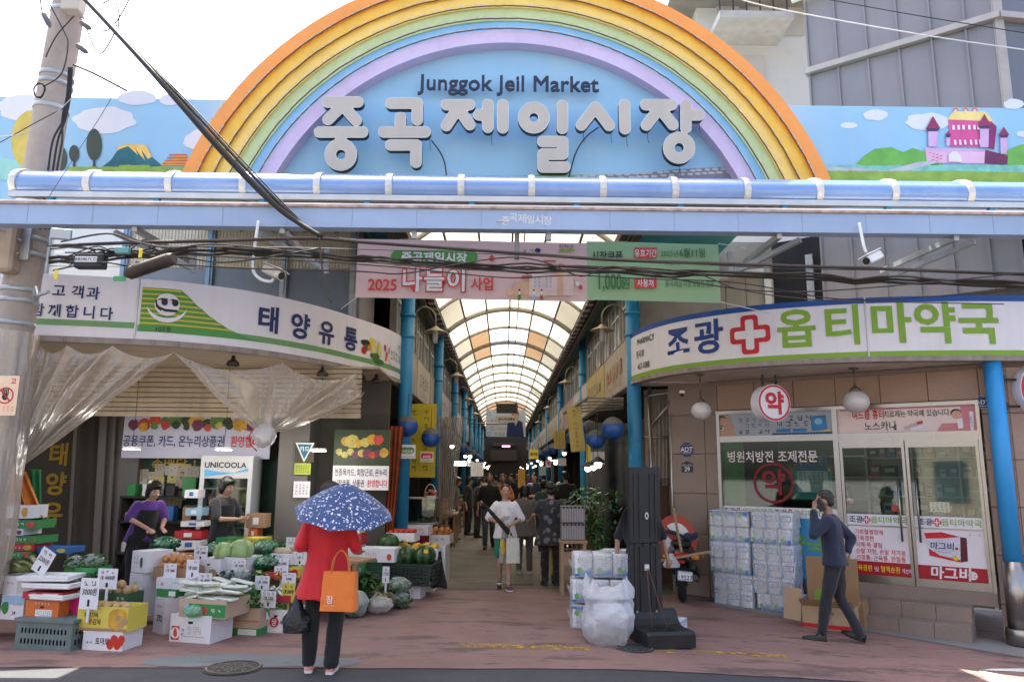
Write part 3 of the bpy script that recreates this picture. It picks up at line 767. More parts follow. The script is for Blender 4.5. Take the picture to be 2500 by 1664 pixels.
def roof_mat(name,col,tl):
 m=bpy.data.materials.new(name);m.use_nodes=True ;nt=m.node_tree;L=nt.links.new
 for n in list(nt.nodes):
  if n.type!='OUTPUT_MATERIAL':nt.nodes.remove(n)
 out=nt.nodes[0];d=_n(nt,'ShaderNodeBsdfDiffuse');t_=_n(nt,'ShaderNodeBsdfTranslucent');x=_n(nt,'ShaderNodeMixShader')
 tc=_n(nt,'ShaderNodeTexCoord');n=_n(nt,'ShaderNodeTexNoise');n.inputs['Scale'].default_value=1.3;n.inputs['Detail'].default_value=7
 L(tc.outputs['Object'],n.inputs['Vector'])
 mx=_n(nt,'ShaderNodeMix',data_type='RGBA');r=_n(nt,'ShaderNodeMapRange');r.inputs[1].default_value=.4;r.inputs[2].default_value=.75;r.inputs[4].default_value=.55
 L(n.outputs[0],r.inputs[0]);L(r.outputs[0],mx.inputs[0]);mx.inputs[6].default_value=(*col,1);mx.inputs[7].default_value=(*[c*.8 for c in col],1)
 L(mx.outputs[2],d.inputs[0]);L(mx.outputs[2],t_.inputs[0]);x.inputs[0].default_value=tl
 L(d.outputs[0],x.inputs[1]);L(t_.outputs[0],x.inputs[2]);L(x.outputs[0],out.inputs[0])
 MATS[name]=m; return m
m_rp=roof_mat('cream_translucent',(.3,.28,.24),.8)
m_rb=roof_mat('brown_translucent',(.13,.085,.05),.72)
m_rg=roof_mat('grey_translucent',(.16,.15,.12),.7)
NB,NP,YR=26,6,8.72;BAY=(Y1-YR)/NB
us=[i/NP for i in range(NP+1)]
pm={}
for k in range(NB):
 y0=YR+k*BAY
 for i in range(NP):
  brown=k in (5,6,14,15,21)
  if brown and i in (2,3) and k!=14:continue
  mm=1 if brown and 0<i<5 else (2 if brown or k%7==3 and i in (0,5) else 0)
  (xa,za),(xb,zb)=arch(us[i]+.004),arch(us[i+1]-.004)
  (xm,zm)=arch((us[i]+us[i+1])/2)
  if (i,mm) not in pm:
   b=MB();b.add([(xa,.02,za),(xm,.02,zm),(xb,.02,zb),(xa,BAY-.02,za),(xm,BAY-.02,zm),(xb,BAY-.02,zb)],[(0,3,4,1),(1,4,5,2)],0,True)
   o=b.build('roof_panel',(m_rp,m_rb,m_rg)[mm],ar);o.location=(0,y0,0);pm[(i,mm)]=o
  else:inst(pm[(i,mm)],(0,y0,0),parent=ar)
rib=[None,None]
for k in range(NB+1):
 y=YR+k*BAY;j=k%2
 if rib[j] is None:
  b=MB();b.tube([(*(lambda q:(q[0],0,q[1]-.03))(arch(i/20)),) for i in range(21)],(.085,.05)[j],8)
  rib[j]=b.build('arch_rib',m_rib,ar);rib[j].location=(0,y,0)
 else:inst(rib[j],(0,y,0),parent=ar)
for i in range(NP+1):
 x,z=arch(us[i]);b=MB();b.bx(x-.018,x+.018,YR,Y1,z-.06,z-.015);b.build('purlin',m_purl,ar)
b=MB();x,z=arch(.56);b.tube([(x,YR,z-.05),(x,30,z-.05),(x,Y1,z-.05)],.014,5);b.build('conduit',mat('yellow_conduit',(.6,.28,.04),.5),ar)
for sx in (-1,1):
 x=RC+sx*RH
 b=MB();b.bx(x-.06,x+.06,YR,Y1,RZ-.14,RZ-.02);b.bx(x+sx*.1,x+sx*.2,YR,Y1,RZ-.22,RZ-.08);b.build('gutter',mat('gutter_brown',(.07,.055,.045),.6,.2,.2,3),ar)
 b=MB();y=10.0
 while y<50:b.bx(x-.07,x+.07,y,y+.16,RZ-.155,RZ-.135);y+=.52
 b.build('gutter_clips',mat('clip_pale',(.5,.47,.42),.5,.3),ar)
def arcade_column(x,y,label):
 t=thing('arcade_column',label,'column',(x,y,0),0,'blue steel columns along the arcade')
 b=MB();b.cyl((0,0,0),(0,0,5.15),.115,.115,20);b.build('shaft',m_blue,t)
 b=MB();b.lathe([(.117,4.28),(.13,4.28),(.13,4.34),(.117,4.34)],20);b.lathe([(.117,3.92),(.126,3.92),(.126,3.96),(.117,3.96)],20);b.build('collar',m_blue,t)
 b=MB();s=-1 if x<0 else 1
 b.bx(-.08,.08,-.08,.08,5.15,5.2);b.beam((0,0,4.95),(s*.32,0,5.1),.08,.08);b.beam((0,0,5.1),(-s*.2,0,5.2),.07,.07);b.build('bracket',m_blue,t)
 return t
cols=[]
for k,y in enumerate((12.35,18.4,24.6,30.8,37,43.2,50,57)):
 c=arcade_column(-1.64,y,'') if k==0 else dup(cols[0],(-1.64,y,0))
 cols.append(c)
 c['label']=('blue column by the melon crates at the arcade mouth, orange cloth hanging beside it' if k==0 else 'blue column on the greengrocer side of the arcade, %s from the street'%('second','third','fourth','fifth','sixth','seventh','eighth')[k-1])
for k,y in enumerate((12.0,19.6,27.5,35.5,43.5,52,60)):
 c=dup(cols[0],(2.1,y,0));
 for ch in c.children:
  if ch.name.startswith('bracket'):ch.scale=(-1,1,1)
 c['label']=('blue column beside the potted bush at the arcade mouth behind the black sign stand' if k==0 else 'blue column on the pharmacy side of the arcade, %s from the street'%('second','third','fourth','fifth','sixth','seventh')[k-1])
def window_unit(w,h):
 b=MB();t=.05
 for x0,x1,z0,z1 in ((-w/2,w/2,h-t,h),(-w/2,w/2,0,t),(-w/2,-w/2+t,t,h-t),(w/2-t,w/2,t,h-t),(-t/2,t/2,t,h-t),(-w/2+t,-t/2,h*.66,h*.66+t*.8),(t/2,w/2-t,h*.66,h*.66+t*.8)):
  b.bx(x0,x1,-.03,.03,z0,z1)
 return b
m_wframe=mat('window_frame_pale',(.62,.6,.55),.5,.1,.1,4,dirt=.25)
m_pane=mat('dim_pane',(.1,.15,.18),.12,0,.3,.8,spec=.8)
m_pane2=mat('green_film_pane',(.06,.17,.13),.2,0,.3,.8,spec=.7)
for sx,X,lab in ((-1,LX,'long market building on the greengrocer side with windows above the shop signs'),(1,RX,'long market building on the pharmacy side with windows above the shop signs')):
 t=thing('arcade_building',lab,'building',(X+sx*.12,12.4 if sx<0 else 12.15,0))
 ys=0.0;ln=Y1-12.4
 b=MB()
 b.bx(0,sx*.2,0,ln,3.86,4.05);b.bx(0,sx*.2,0,ln,5.0,5.45)
 y=0
 while y<ln:b.bx(0,sx*.2,y,y+.18,4.05,5.0);y+=1.45
 b.bx(sx*.2,sx*3.5,0,ln,3.2,5.6)
 b.build('upper_wall',mat('upper_wall_paint',(.28,.25,.21),.7,0,.2,1.2,dirt=.4),t)
 b=MB();b.bx(sx*.02,sx*.16,0,ln,5.46,5.54);b.bx(sx*-.02,sx*.3,0,ln,5.3,5.33);b.build('eaves_flashing',mat('teal_flashing',(.05,.3,.35),.4,.2),t)
 f0=None ;y=.18;k=0
 while y<ln-1.3 and k<30:
  if f0 is None:
   f0=window_unit(1.27,.95).build('window',m_wframe,t);f0 .rotation_euler=(0,0,rad(90));f0 .location=(sx*.06,y+.635,4.05)
   pn=MB();pn.bx(-.6,-.02,.0,.012,.05,.62);pn.bx(.02,.6,.0,.012,.05,.62);q=pn.build('pane',m_pane,f0)
   pn=MB();pn.bx(-.6,-.02,.0,.012,.68,.9);pn.bx(.02,.6,.0,.012,.68,.9);q2=pn.build('top_pane',m_pane2,f0)
  else:
   c=inst(f0,(sx*.06,y+.635,4.05),parent=t);inst(q,(0,0,0),parent=c);inst(q2,(0,0,0),parent=c)
  y+=1.45;k+=1
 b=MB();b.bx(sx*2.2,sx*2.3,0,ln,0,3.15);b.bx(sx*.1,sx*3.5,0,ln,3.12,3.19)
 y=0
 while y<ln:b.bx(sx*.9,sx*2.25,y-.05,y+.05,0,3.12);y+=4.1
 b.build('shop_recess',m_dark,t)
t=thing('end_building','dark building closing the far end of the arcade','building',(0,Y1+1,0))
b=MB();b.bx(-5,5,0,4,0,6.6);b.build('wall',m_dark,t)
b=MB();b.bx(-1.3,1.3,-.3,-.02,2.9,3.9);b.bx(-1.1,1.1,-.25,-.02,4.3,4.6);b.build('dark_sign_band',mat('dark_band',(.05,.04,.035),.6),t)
STRL=Strip([(-7.6,8.36),(-6.2,8.36),(-5.4,8.42),(-4.3,8.63),(-3.9,8.76),(-3.2,9.2),(-2.6,9.95),(-2.2,10.75),(-1.86,11.6),(LX,12.3)],3.18)
STRR=Strip([(RX,12.15),(2.1,11.5),(2.35,10.75),(2.75,10.2),(3.3,9.75),(3.9,9.45),(4.6,9.22),(5.6,9.06),(6.5,9.02)],3.15)
def pxp(F,pts,off=0.0):return [PP(x,y,F,off) for x,y in pts]
GY=8.5
FG=XZ(0,GY,0)
m_board=mat('board_sky_paint',c3('#96c4e1'),.5,0,.1,.9,streak=.45,ds=3,dcol=(.42,.55,.64))
m_cloud=mat('print_cloud',c3('#d9dde6'),.5,0,.05,1.5,streak=.15,ds=4,dcol=(.5,.5,.52))
m_grass=mat('print_grass',c3('#8fb04a'),.5,0,.25,6)
m_grass2=mat('print_teal_grass',c3('#7fc4b4'),.5,0,.3,7)
m_hill=mat('print_hill',c3('#6db14f'),.5,0,.2,5)
m_dkgreen=mat('print_dark_tree',c3('#3f4b3f'),.5,0,.15,5)
m_ink=mat('print_ink',(.03,.03,.04),.5,0,.1)
m_cobble=mat('print_cobble',c3('#b9bdc6'),.5,0,.15,6)
GC,GCZ=0.02,3.87
gate=thing('market_gate','rainbow arch gate sign with big grey raised letters over the market entrance','market gate',(GC,GY,GCZ))
FL=XZ(0,0,0)
zb=4.95-GCZ
def half_disc(r,z0,n=60):
 a0=math.degrees(math.asin(z0/r))
 return [(r*math.cos(rad(a0+(180-2*a0)*i/n)),r*math.sin(rad(a0+(180-2*a0)*i/n))) for i in range(n+1)]
b=MB();b.prism(FL,half_disc(3.08,zb),.08,0,-.10);b.build('sky_board',m_board,gate)
b=MB();b.prism(FL,half_disc(4.07,zb),.1,0,-.19);b.bx(-3.9,3.9,.3,.4,zb,zb+.1);b.build('back_panel',mat('gate_back',(.2,.2,.2),.6),gate)
BANDS=[('orange',4.08,3.905,'#f49d4c',.0),('amber',3.905,3.735,'#f6c24a',-.035),('yellow',3.735,3.565,'#fad470',-.06),('green',3.565,3.395,'#c4d49a',-.08),('blue',3.395,3.235,'#8cc3e8',-.095),('lilac',3.235,3.065,'#d0c0e0',-.03)]
for nm,r1,r0,colr,off in BANDS:
 a0=math.degrees(math.asin(zb/r1))
 b=MB();b.ring(FL,0,0,r0,r1,0,.1+off,96,a0,180-a0,.2+off*.5)
 b.build(nm+'_band',mat('rainbow_'+nm,c3(colr),.42,0,.07,2.5,dirt=.22,ds=11,dcol=(.4,.28,.17)),gate)
m_trim=mat('rust_trim',(.15,.1,.065),.8,0,.5,30,dirt=.7,ds=40,dcol=(.03,.02,.015))
m_bulb=mat('bulb_strip',(.6,.54,.45),.5,0,.3,20)
for r,off in ((3.905,.012),(3.735,-.006),(3.565,-.02),(3.395,-.03),(3.235,.02)):
 a0=math.degrees(math.asin(zb/r));b=MB()
 n=150;A=[a0+(180-2*a0)*i/n for i in range(n+1)]
 pts=[]
 for i,a in enumerate(A):
  q=r+.008*noise.noise((a*.7,r*9,0));pts.append(FL(q*math.cos(rad(a)),q*math.sin(rad(a)),.1+off*.3-(.02 if off<0 else .0)))
 b.tube(pts,.008,5)
 b.build('band_trim',m_trim,gate)
 b=MB();k=0
 while k<len(A)-1:
  a=rad(A[k]);c,s_=math.cos(a),math.sin(a)
  F=Frame(FL(r*c,r*s_,.1+off*.3),FL.v*c-FL.u*s_,-(FL.u*c+FL.v*s_))
  if random.random()<.8:b.rect(F,0,0,.05,.011,0,.021)
  k+=1
 b.build('bulb_strip',m_bulb,gate)['kind']='stuff'
b=MB();FB=XZ(0,GY,0)
FBq=Frame((0,GY+.1,0),(1,0,0),(0,0,1))
gr=[]
for i in range(81):
 u=i/80;px=690+(1790-690)*u
 py=431-8*max(0,(u-.4))*1.6-3*noise.noise((u*9,1,0))-(12 if u>.82 else 0)*(u-.82)/.18-4*abs(noise.noise((u*90,0,0)))
 gr.append((px,py))
P=pxp(FBq,gr);P=[(x-GC,z-GCZ) for x,z in P]
for i in range(80):
 b.poly(FL,[(P[i][0],zb),(P[i+1][0],zb),P[i+1],P[i]],0,-.096)
C0=[(1390,440),(1480,428),(1560,424),(1650,414),(1770,408),(1795,445)]
P=[(x-GC,z-GCZ) for x,z in pxp(FBq,C0)]
b.poly(FL,P+[(P[-1][0],zb),(P[0][0],zb)],2,-.093)
for r_ in range(4):
 for k in range(20):
  px=1400+k*20+random.uniform(-5,5)+(r_%2)*9;py=440-r_*8.5-(px-1390)*.055+2
  if py<425-(px-1390)*.035 or px>1780:continue
  x,z=PP(px,py,FBq);x-=GC;z-=GCZ
  b.poly(FL,blob(x,z,.088,.034,8,.5,k+r_*9),1,-.090)
b.build('painted_foreground',[m_grass,m_cobble,mat('print_slate',(.2,.21,.26),.5)],gate)
FLT=XZ(0,GY-.16,0)
LET={'중':[[(455,575),(620,575)],[(537,592),(458,670)],[(537,592),(610,676)],[(412,738),(645,738)],[(528,738),(528,800)],('o',527,860,57)],'곡':[[(798,582),(942,582),(942,672)],[(850,660),(850,738)],[(760,738),(985,738)],[(798,808),(935,808),(935,902)]],
 '제':[[(1100,590),(1225,590)],[(1163,607),(1100,703)],[(1163,607),(1226,698)],[(1275,645),(1325,645)],[(1325,590),(1325,712)],[(1406,590),(1406,715)]],'일':[('o',1574,660,55),[(1729,595),(1729,718)],[(1622,790),(1731,790),(1731,858),(1624,858),(1624,928),(1742,928)]],
 '시':[[(1909,604),(1832,700)],[(1909,604),(1983,702)],[(2066,590),(2069,720)]],'장':[[(2182,590),(2322,590)],[(2256,607),(2185,700)],[(2256,607),(2328,698)],[(2399,590),(2399,715)],[(2399,645),(2470,645)],('o',2362,823,56)],
 }
m_lface=mat('letter_face_grey',c3('#bbb4a8'),.45,0,.05,3,streak=.25,ds=9,dcol=(.34,.33,.31))
m_lside=mat('letter_side_teal',(.02,.045,.05),.5,0,.2,5)
m_lrim=mat('letter_rim_white',(.8,.82,.84),.4,0,.05)
def lift(v,f,parent,name,zc,h,mats,split=True):
 b=MB()
 for p in f:
  a=Vector(v[p[0]]);q=(Vector(v[p[1]])-a).cross(Vector(v[p[2]])-a)
  n_=q.normalized() if q.length>0 else Vector((0,0,1))
  side=abs(n_.z)<.7
  b.f.append(list(p));b.m.append(1 if side and split else 0);b.s.append(False)
 b.v=[tuple(FL(x,y,zc+z)) for x,y,z in v]
 return b.build(name,mats,parent)
for ch,strokes in LET.items():
 S=[]
 for st in strokes:
  S.append(('o',st[1]/100,-st[2]/100,st[3]/100) if st[0]=='o' else [(x/100,-y/100) for x,y in st])
 xs_=[q for st in S for q in ([st[1]-1,st[1]+1] if st[0]=='o' else [p[0] for p in st])]
 ys_=[q for st in S for q in ([st[2]-1,st[2]+1] if st[0]=='o' else [p[1] for p in st])]
 bxx=(min(xs_)-.5,min(ys_)-.5,max(xs_)+.5,max(ys_)+.5)
 par=None
 for nm,r_,zc,ex,mm in (('letter',.31,.195,.04,[m_lrim,m_lside]),('letter_face',.288,.2365,.003,[m_lface,m_lrim])):
  cs=stroke_contours(S,r_,.04,bxx)
  W=[[(lambda q:(q[0]-GC,q[1]-GCZ))(PP(600+x*100/2.24,-y*100/2.24,FLT)) for x,y in c] for c in cs]
  v,f=curve_mesh(W,0,ex)
  o=lift(v,f,gate if par is None else par,nm,zc,ex,mm)
  if par is None:par=o
 b=MB()
 for k in range(3):
  st=S[random.randrange(len(S))]
  q=(st[1],st[2]-st[3]) if st[0]=='o' else st[-1]
  x,z=PP(600+q[0]*100/2.24+8,-q[1]*100/2.24+14,FLT);x-=GC;z-=GCZ
  b.tube([FL(x,z+.05,.1),FL(x+.005,z-.03,.08),FL(x+.01,z-.09,.1)],.003,4)
 b.build('letter_cable',m_cable,par)
FLT=XZ(0,GY-.03,0);x0,zq=PP(1024,219,FLT);x1,_=PP(1468,221,FLT)
v,f,wd=text_mesh('Junggok Jeil Market',.022,.012)
k=(x1-x0)/wd
x=0.0;cs=[]
for ch in 'Junggok Jeil Market':
 if not _GLY:_glyphs()
 adv,cc=_GLY.get(ch,(.3,[]));cs+=[[((p[0]+x)*k*.985+x0-GC,p[1]*k*1.02+zq-GCZ) for p in c] for c in cc];x+=adv+.012
v,f=curve_mesh(cs,.004,.012)
lift(v,f,gate,'english_lettering',.03,.012,[mat('letter_navy',(.02,.026,.05),.4),mat('letter_navy_side',(.015,.015,.02),.5)])
b=MB()
for pts in ([(1053,342),(1075,372),(1086,400),(1090,432)],[(1462,310),(1430,335),(1405,375),(1388,436)]):
 b.tube(smooth_path([FL(*(lambda q:(q[0]-GC,q[1]-GCZ))(PP(*p,FLT)),.02) for p in pts],5),.008,4)
b.build('loose_wire',m_cable,gate)
b=MB()
for x in (-3.2,-1.1,1.1,3.2):
 b.beam((x,.5,zb-.2),(x,.5,2.4),.08,.08);b.beam((x,.5,2.3),(x,1.6,zb+.3),.06,.06)
b.beam((-4.0,.5,.9+zb),(4.0,.5,.9+zb),.08,.08)
b.build('support_frame',m_galv,gate)
def billboard(name,label,x0,x1,z1):
 t=thing(name,label,'billboard',((x0+x1)/2,GY+.12,5.0))
 w=(x1-x0)/2
 b=MB();b.bx(-w,w,0,.06,-.1,z1-5.0);b.build('board',m_board,t)
 b=MB();b.bx(-w,w,.08,.14,.1,.16);b.bx(-w,w,.08,.14,.9,.96);b.build('back_rail',m_galv,t)
 return t
FW=Frame((0,GY+.12,0),(1,0,0),(0,0,1))
def picture(t,name,shapes,mats):
 b=MB()
 for i,(mi,pts) in enumerate(shapes):
  b.poly(FW,pxp(FW,pts),mi,.004+.0006*i)
 return b.build(name,mats,t,world=True)
def cloud(cx,cy,w,h,seed):
 pts=[]
 for i in range(30):
  a=2*math.pi*i/30;r=1+.18*noise.noise((math.cos(a)*2+seed,math.sin(a)*2,seed))
  y=math.sin(a)*h/2*r;pts.append((cx+math.cos(a)*w/2*r,cy+(y if y>0 else y*1.1)))
 return pts
tl=billboard('painted_billboard','blue sky billboard painted with dark trees and a volcano behind the utility pole',-7.2,-3.2,6.23)
def tree_(x,y,w,h,tw):return [(x+w/2*math.cos(a),y+h/2*math.sin(a)*(1 if math.sin(a)<0 else .95)) for a in [2*math.pi*i/24 for i in range(24)]]
S=[]
for c in ((55,265,120,62,1),(255,296,155,62,2),(335,240,95,34,3),(415,245,50,26,4),(510,345,120,62,5)):S.append((1,cloud(*c)))
S.append((9,[(-300,440),(-300,385),(0,384),(60,395),(130,440)]))
S.append((2,tree_(78,345,100,150,0)))
S.append((4,[(50,441),(54,425),(60,425),(62,441)]))
for (x,y,w,h) in ((150,388,30,60),(182,376,25,42),(231,355,38,80)):
 S.append((3,tree_(x,y,w,h,0)));S.append((4,[(x-4,y+h/2+18),(x-2.5,y+h/2-3),(x+2.5,y+h/2-3),(x+4,y+h/2+18)]))
S.append((5,[(250,408),(272,392),(288,368),(293,356),(315,353),(340,356),(358,356),(372,384),(398,406)]))
S.append((6,[(286,370),(293,356),(322,353),(357,355),(372,384),(362,389),(346,366),(355,392),(345,382),(330,362),(338,380),(314,358),(296,364)]))
S.append((7,[(393,405),(402,394),(420,391),(431,376),(456,377),(462,405)]))
for k in range(4):S.append((8,[(398+k*5,402-k*7),(460-k,402-k*7),(460-k,399-k*7),(400+k*5,399-k*7)]))
g=[(170+i*4,409-3*abs(noise.noise((i*.9,2,0)))-(4 if 30<i<50 else 0)) for i in range(90)]
S.append((10,g+[(530,445),(150,445)]))
picture(tl,'painted_scene',S,[m_board,m_cloud,mat('print_yellow_tree',c3('#cdb95c'),.5,0,.15,5),m_dkgreen,mat('print_trunk',c3('#35406a'),.5),mat('print_volcano',c3('#2f6d78'),.5,0,.25,4),
 mat('print_lava',c3('#ecc46a'),.5,0,.2,5),mat('print_mesa',c3('#e0a94e'),.5,0,.2,8),mat('print_mesa_red',c3('#cd5a3c'),.5),mat('print_aqua',c3('#9ad3cc'),.5),m_grass])
tr=billboard('painted_billboard','blue sky billboard painted with a pink castle and green hills',3.4,7.6,6.25)
S=[]
for c in ((2072,307,42,14,6),(2138,282,60,26,7),(2265,298,110,40,8),(2475,255,50,24,9),(2494,328,26,14,10),(2590,300,120,50,3)):S.append((0,cloud(*c)))
S.append((1,[(2075,418),(2090,400),(2110,380),(2135,364),(2175,360),(2205,372),(2228,362),(2260,372),(2300,380),(2300,420)]))
S.append((1,[(2430,420),(2440,372),(2455,370),(2470,362),(2490,354),(2520,350),(2600,370),(2600,420)]))
S.append((2,[(2258,362),(2404,370),(2404,400),(2262,398)]));S.append((3,[(2404,366),(2460,381),(2458,404),(2402,400)]))
S.append((4,[(2255,361),(2404,367),(2404,372),(2257,369)]))
S.append((5,[(2314,294),(2418,296),(2404,360),(2318,359)]));S.append((6,[(2418,296),(2432,310),(2426,366),(2404,361)]))
S.append((7,[(2311,293),(2326,273),(2405,273),(2432,310),(2418,297)]))
for x in (2332,2356,2378):S.append((8,[(x-8,272),(x,261),(x+9,272)]));S.append((9,[(x-3,275),(x-3,269),(x+2,269),(x+2,275)]))
for x in (2326,2338,2350,2364,2376,2386):
 S.append((9,[(x-3,318),(x-3,307),(x+3,307),(x+4,319)]));S.append((9,[(x+2,355),(x+1,343),(x+6,343),(x+8,355)]))
for x,y0,y1,w in ((2275,322,360,21),(2312,337,358,8),(2400,316,362,20),(2447,338,378,15)):
 S.append((4,[(x-w/2,y1),(x-w/2-1,y0),(x+w/2+1,y0),(x+w/2,y1)]))
 S.append((10,[(x-w*.8,y0-6),(x,y0-37*w/21),(x+w*.85,y0-7)]));S.append((11,[(x-w*.8,y0-6),(x+w*.85,y0-7),(x+w*.5,y0+1),(x-w*.5,y0+1)]))
S.append((9,[(2312,397),(2313,380),(2322,372),(2332,372),(2342,382),(2346,398)]))
for k in range(9):S.append((5,[(2264+(k*37)%28,374+k*2.6),(2270+(k*37)%28,374+k*2.6),(2270+(k*37)%28,376+k*2.6),(2264+(k*37)%28,376+k*2.6)]))
g=[(2000+i*4,407-5*abs(noise.noise((i*.8,5,0)))) for i in range(150)]
S.append((12,g+[(2600,450),(1990,450)]))
S.append((13,[(1995,410),(2080,412),(2160,420),(2240,398),(2300,396),(2240,412),(2170,428),(2080,424),(1995,416)]))
g=[(1985+i*4,421-4*abs(noise.noise((i*.7,9,0)))+(i>90)*(i-90)*.1) for i in range(150)]
S.append((14,g+[(2600,460),(1980,460)]))
picture(tr,'painted_scene',S,[m_cloud,m_hill,mat('print_pink',c3('#e2bad6'),.5,0,.1,4),mat('print_maroon',c3('#7a3560'),.5,0,.3,3),mat('print_palepink',c3('#d3aed6'),.5),mat('print_hotpink',c3('#d75796'),.5),mat('print_plum',c3('#8a2f6a'),.5),mat('print_cream',c3('#eed98a'),.5),mat('print_coral',c3('#d98162'),.5),
 mat('print_whiteish',c3('#e6dfec'),.5),mat('print_roofred',c3('#94365e'),.5),mat('print_roofdark',c3('#4a3a60'),.5),m_grass2,m_cobble,m_grass])
rc=thing('barrel_canopy','long blue quarter-round canopy with pale ribs running under the rainbow gate','canopy',(0,7.5,4.56))
m_roll=mat('blue_polycarbonate',(.14,.26,.52),.3,0,.1,1.5,spec=.9,coat=.6,dirt=.4,ds=.8,dcol=(.42,.52,.74))  # large pale blue noise patches mixed into the blue
ex=[PY(x,450,7.6).x for x in (55,232,428,606,783,955,1128,1297,1468,1640,1812,1985,2165,2345,2530)]+[6.1,6.8]
prof=[(-.02,.0),(-.055,.04),(-.075,.09),(-.07,.14),(-.045,.19),(0,.235),(.06,.27),(.14,.3),(.24,.32),(.36,.325)]
for i in range(len(ex)-1):
 b=MB();n=len(prof)
 b.add([(ex[i],y,z) for y,z in prof]+[(ex[i+1],y,z) for y,z in prof],[(j,n+j,n+j+1,j+1) for j in range(n-1)],0,True)
 b.build('canopy_panel',m_roll,rc)
rb_=None
for x in ex[:-1]:
 if rb_ is None:
  b=MB();n=len(prof);out=[(y-.012,z+.006) for y,z in prof];w_=.035
  rows=[(-w_,0),(-w_,1),(-.012,1.35),(.012,1.35),(w_,1),(w_,0)]
  vs=[]
  for dx,k in rows:vs+=[(dx,y-.014*k*(1 if j<6 else .3),z+.014*k*(0 if j<3 else 1)) for j,(y,z) in enumerate(prof)]
  b.add(vs,[(r*n+j,(r+1)*n+j,(r+1)*n+j+1,r*n+j+1) for r in range(5) for j in range(n-1)],0,False)
  rb_=b.build('canopy_rib',mat('rib_white',(.62,.61,.58),.45,.2,.1,6,dirt=.35,ds=9),rc);rb_.location=(x,0,0)
 else:inst(rb_,(x,0,0),parent=rc)
b=MB();b.bx(ex[0]-.03,ex[-1],-.06,.0,-.06,.0);b.bx(ex[0],ex[-1],.3,.36,-.05,.0);b.build('canopy_rail',m_alu,rc)
b=MB()
for x in [ex[0]+.4+k*1.1 for k in range(11)]:b.bx(x-.03,x+.03,-.04,.02,-.2,-.06)
b.build('canopy_post',m_blue,rc)
bm=thing('sign_beam','light blue steel beam across the entrance with a rusty top lip and white script title','beam',(0,7.2,4.12))
b=MB();b.bx(-7.5,7.5,0,.012,.0,.205);b.bx(-7.5,7.5,.012,.14,.0,.02);b.build('beam_face',m_skyblue,bm)
b=MB();b.bx(-7.5,7.5,-.02,.16,.206,.222);b.bx(-7.5,7.5,-.02,-.005,.222,.232);b.build('top_lip',m_rust,bm)
b=MB();b.bx(-7.5,7.5,.02,.15,.232,.262);b.build('white_rail',m_white,bm)
F=XZ(0,0,0);b=MB()
xx=PY(1285,548,7.2).x
s0=-.2
for ch,dx,dz,sc_ in (('중',-.2,.05,.1),('곡',-.12,.085,.1),('제',-.03,.07,.11),('일',.055,.065,.095),('시',.14,.06,.105),('장',.225,.055,.1)):
 b.text(ch,Frame((xx+dx-.01,0,dz),(1,0,0),(.12,0,1)),sc_,0,.012,z=.004)
b.tube([F(xx-.3,.08,.004),F(xx-.24,.085,.004),F(xx-.19,.07,.004)],.006,4)
b.build('script_title',m_white,bm)
b=MB()
for k in range(24):b.bx(-7.4+k*.65,-7.4+k*.65+.004,-.002,0,.01,.2)
b.build('beam_seams',mat('seam',(.25,.3,.38),.6),bm)
for i,(x,zz) in enumerate([(PY(q,600,7.3).x,0) for q in (330,690,1010,1262,1340,1900,2330)]):
 t=thing('steel_bracket',['grey diagonal bracket under the beam by the utility pole','grey diagonal bracket under the beam beside the tan camera','short grey hanger under the beam above the pink banner, nearer the left end',
 'dark hanger under the beam in front of the pink part of the banner','short dark stub under the beam by the banner logos','grey bracket under the beam above the round pharmacy corner sign','grey bracket under the beam beside the white downpipe'][i],'bracket',(x,7.25,4.12),0,'brackets carrying the beam')
 b=MB()
 if i in (0,1,5,6):
  s_=1 if i<2 else -1;b.beam((0,0,-.02),(-.1*s_,1.7,.1),.05,.06);b.beam((s_*.25,.85,-.2),(-.25*s_,.1,-.03),.05,.05);b.beam((s_*.25,.85,-.24),(s_*.25,.85,.06),.05,.05)
 else:b.beam((0,.06,-.28 if i==3 else -.08),(0,.06,.0),.05,.05)
 b.build('bracket_bars',m_galv if i!=3 else m_purl,t)
def scribble(b,F,w,h,m=0,rows=1,z=.004,seed=0,dens=1.0,fn=None):
 rg=random.Random(seed);ch=h/rows
 for r in range(rows):
  n=max(1,int(w/ch/1.15*dens));cw=w/n
  for i in range(n):
   if rg.random()<.12:continue
   cx=-w/2+(i+.5)*cw;cy=h/2-(r+.5)*ch;s=min(cw,ch)*.74;t=s*.15
   bars=[(0,s*.38,s*.7,t),(-s*.1,s*.08,s*.5,t),(0,-s*.36,s*.75,t),(s*.36,0,t,s*.9),(-s*.36,s*.2,t,s*.5),(0,-s*.1,t,s*.45)]
   for q in rg.sample(bars,rg.choice((3,4,4))):
    pts=[(cx+q[0]-q[2]/2,cy+q[1]-q[3]/2),(cx+q[0]+q[2]/2,cy+q[1]-q[3]/2),(cx+q[0]+q[2]/2,cy+q[1]+q[3]/2),(cx+q[0]-q[2]/2,cy+q[1]+q[3]/2)]
    if fn:b.add([fn(x,y,z) for x,y in pts],[(0,1,2,3)],m)
    else:b.poly(F,pts,m,z)
m_navy=mat('print_navy',c3('#1c2f63'),.45,0,.06,4)
m_green=mat('print_green',c3('#4c9141'),.45,0,.06,3,dirt=.15,ds=6)
m_dgreen=mat('print_green_faded',c3('#6f9d62'),.45,0,.1,3,dirt=.25,ds=5)
m_yline=mat('print_yellow_stripe',c3('#c8b43c'),.45,0,.06,3)
m_red=mat('print_red',c3('#c3202c'),.45,0,.06,3)
m_lime=mat('print_lime',c3('#7fa832'),.45,0,.06,3,dirt=.1,ds=6)
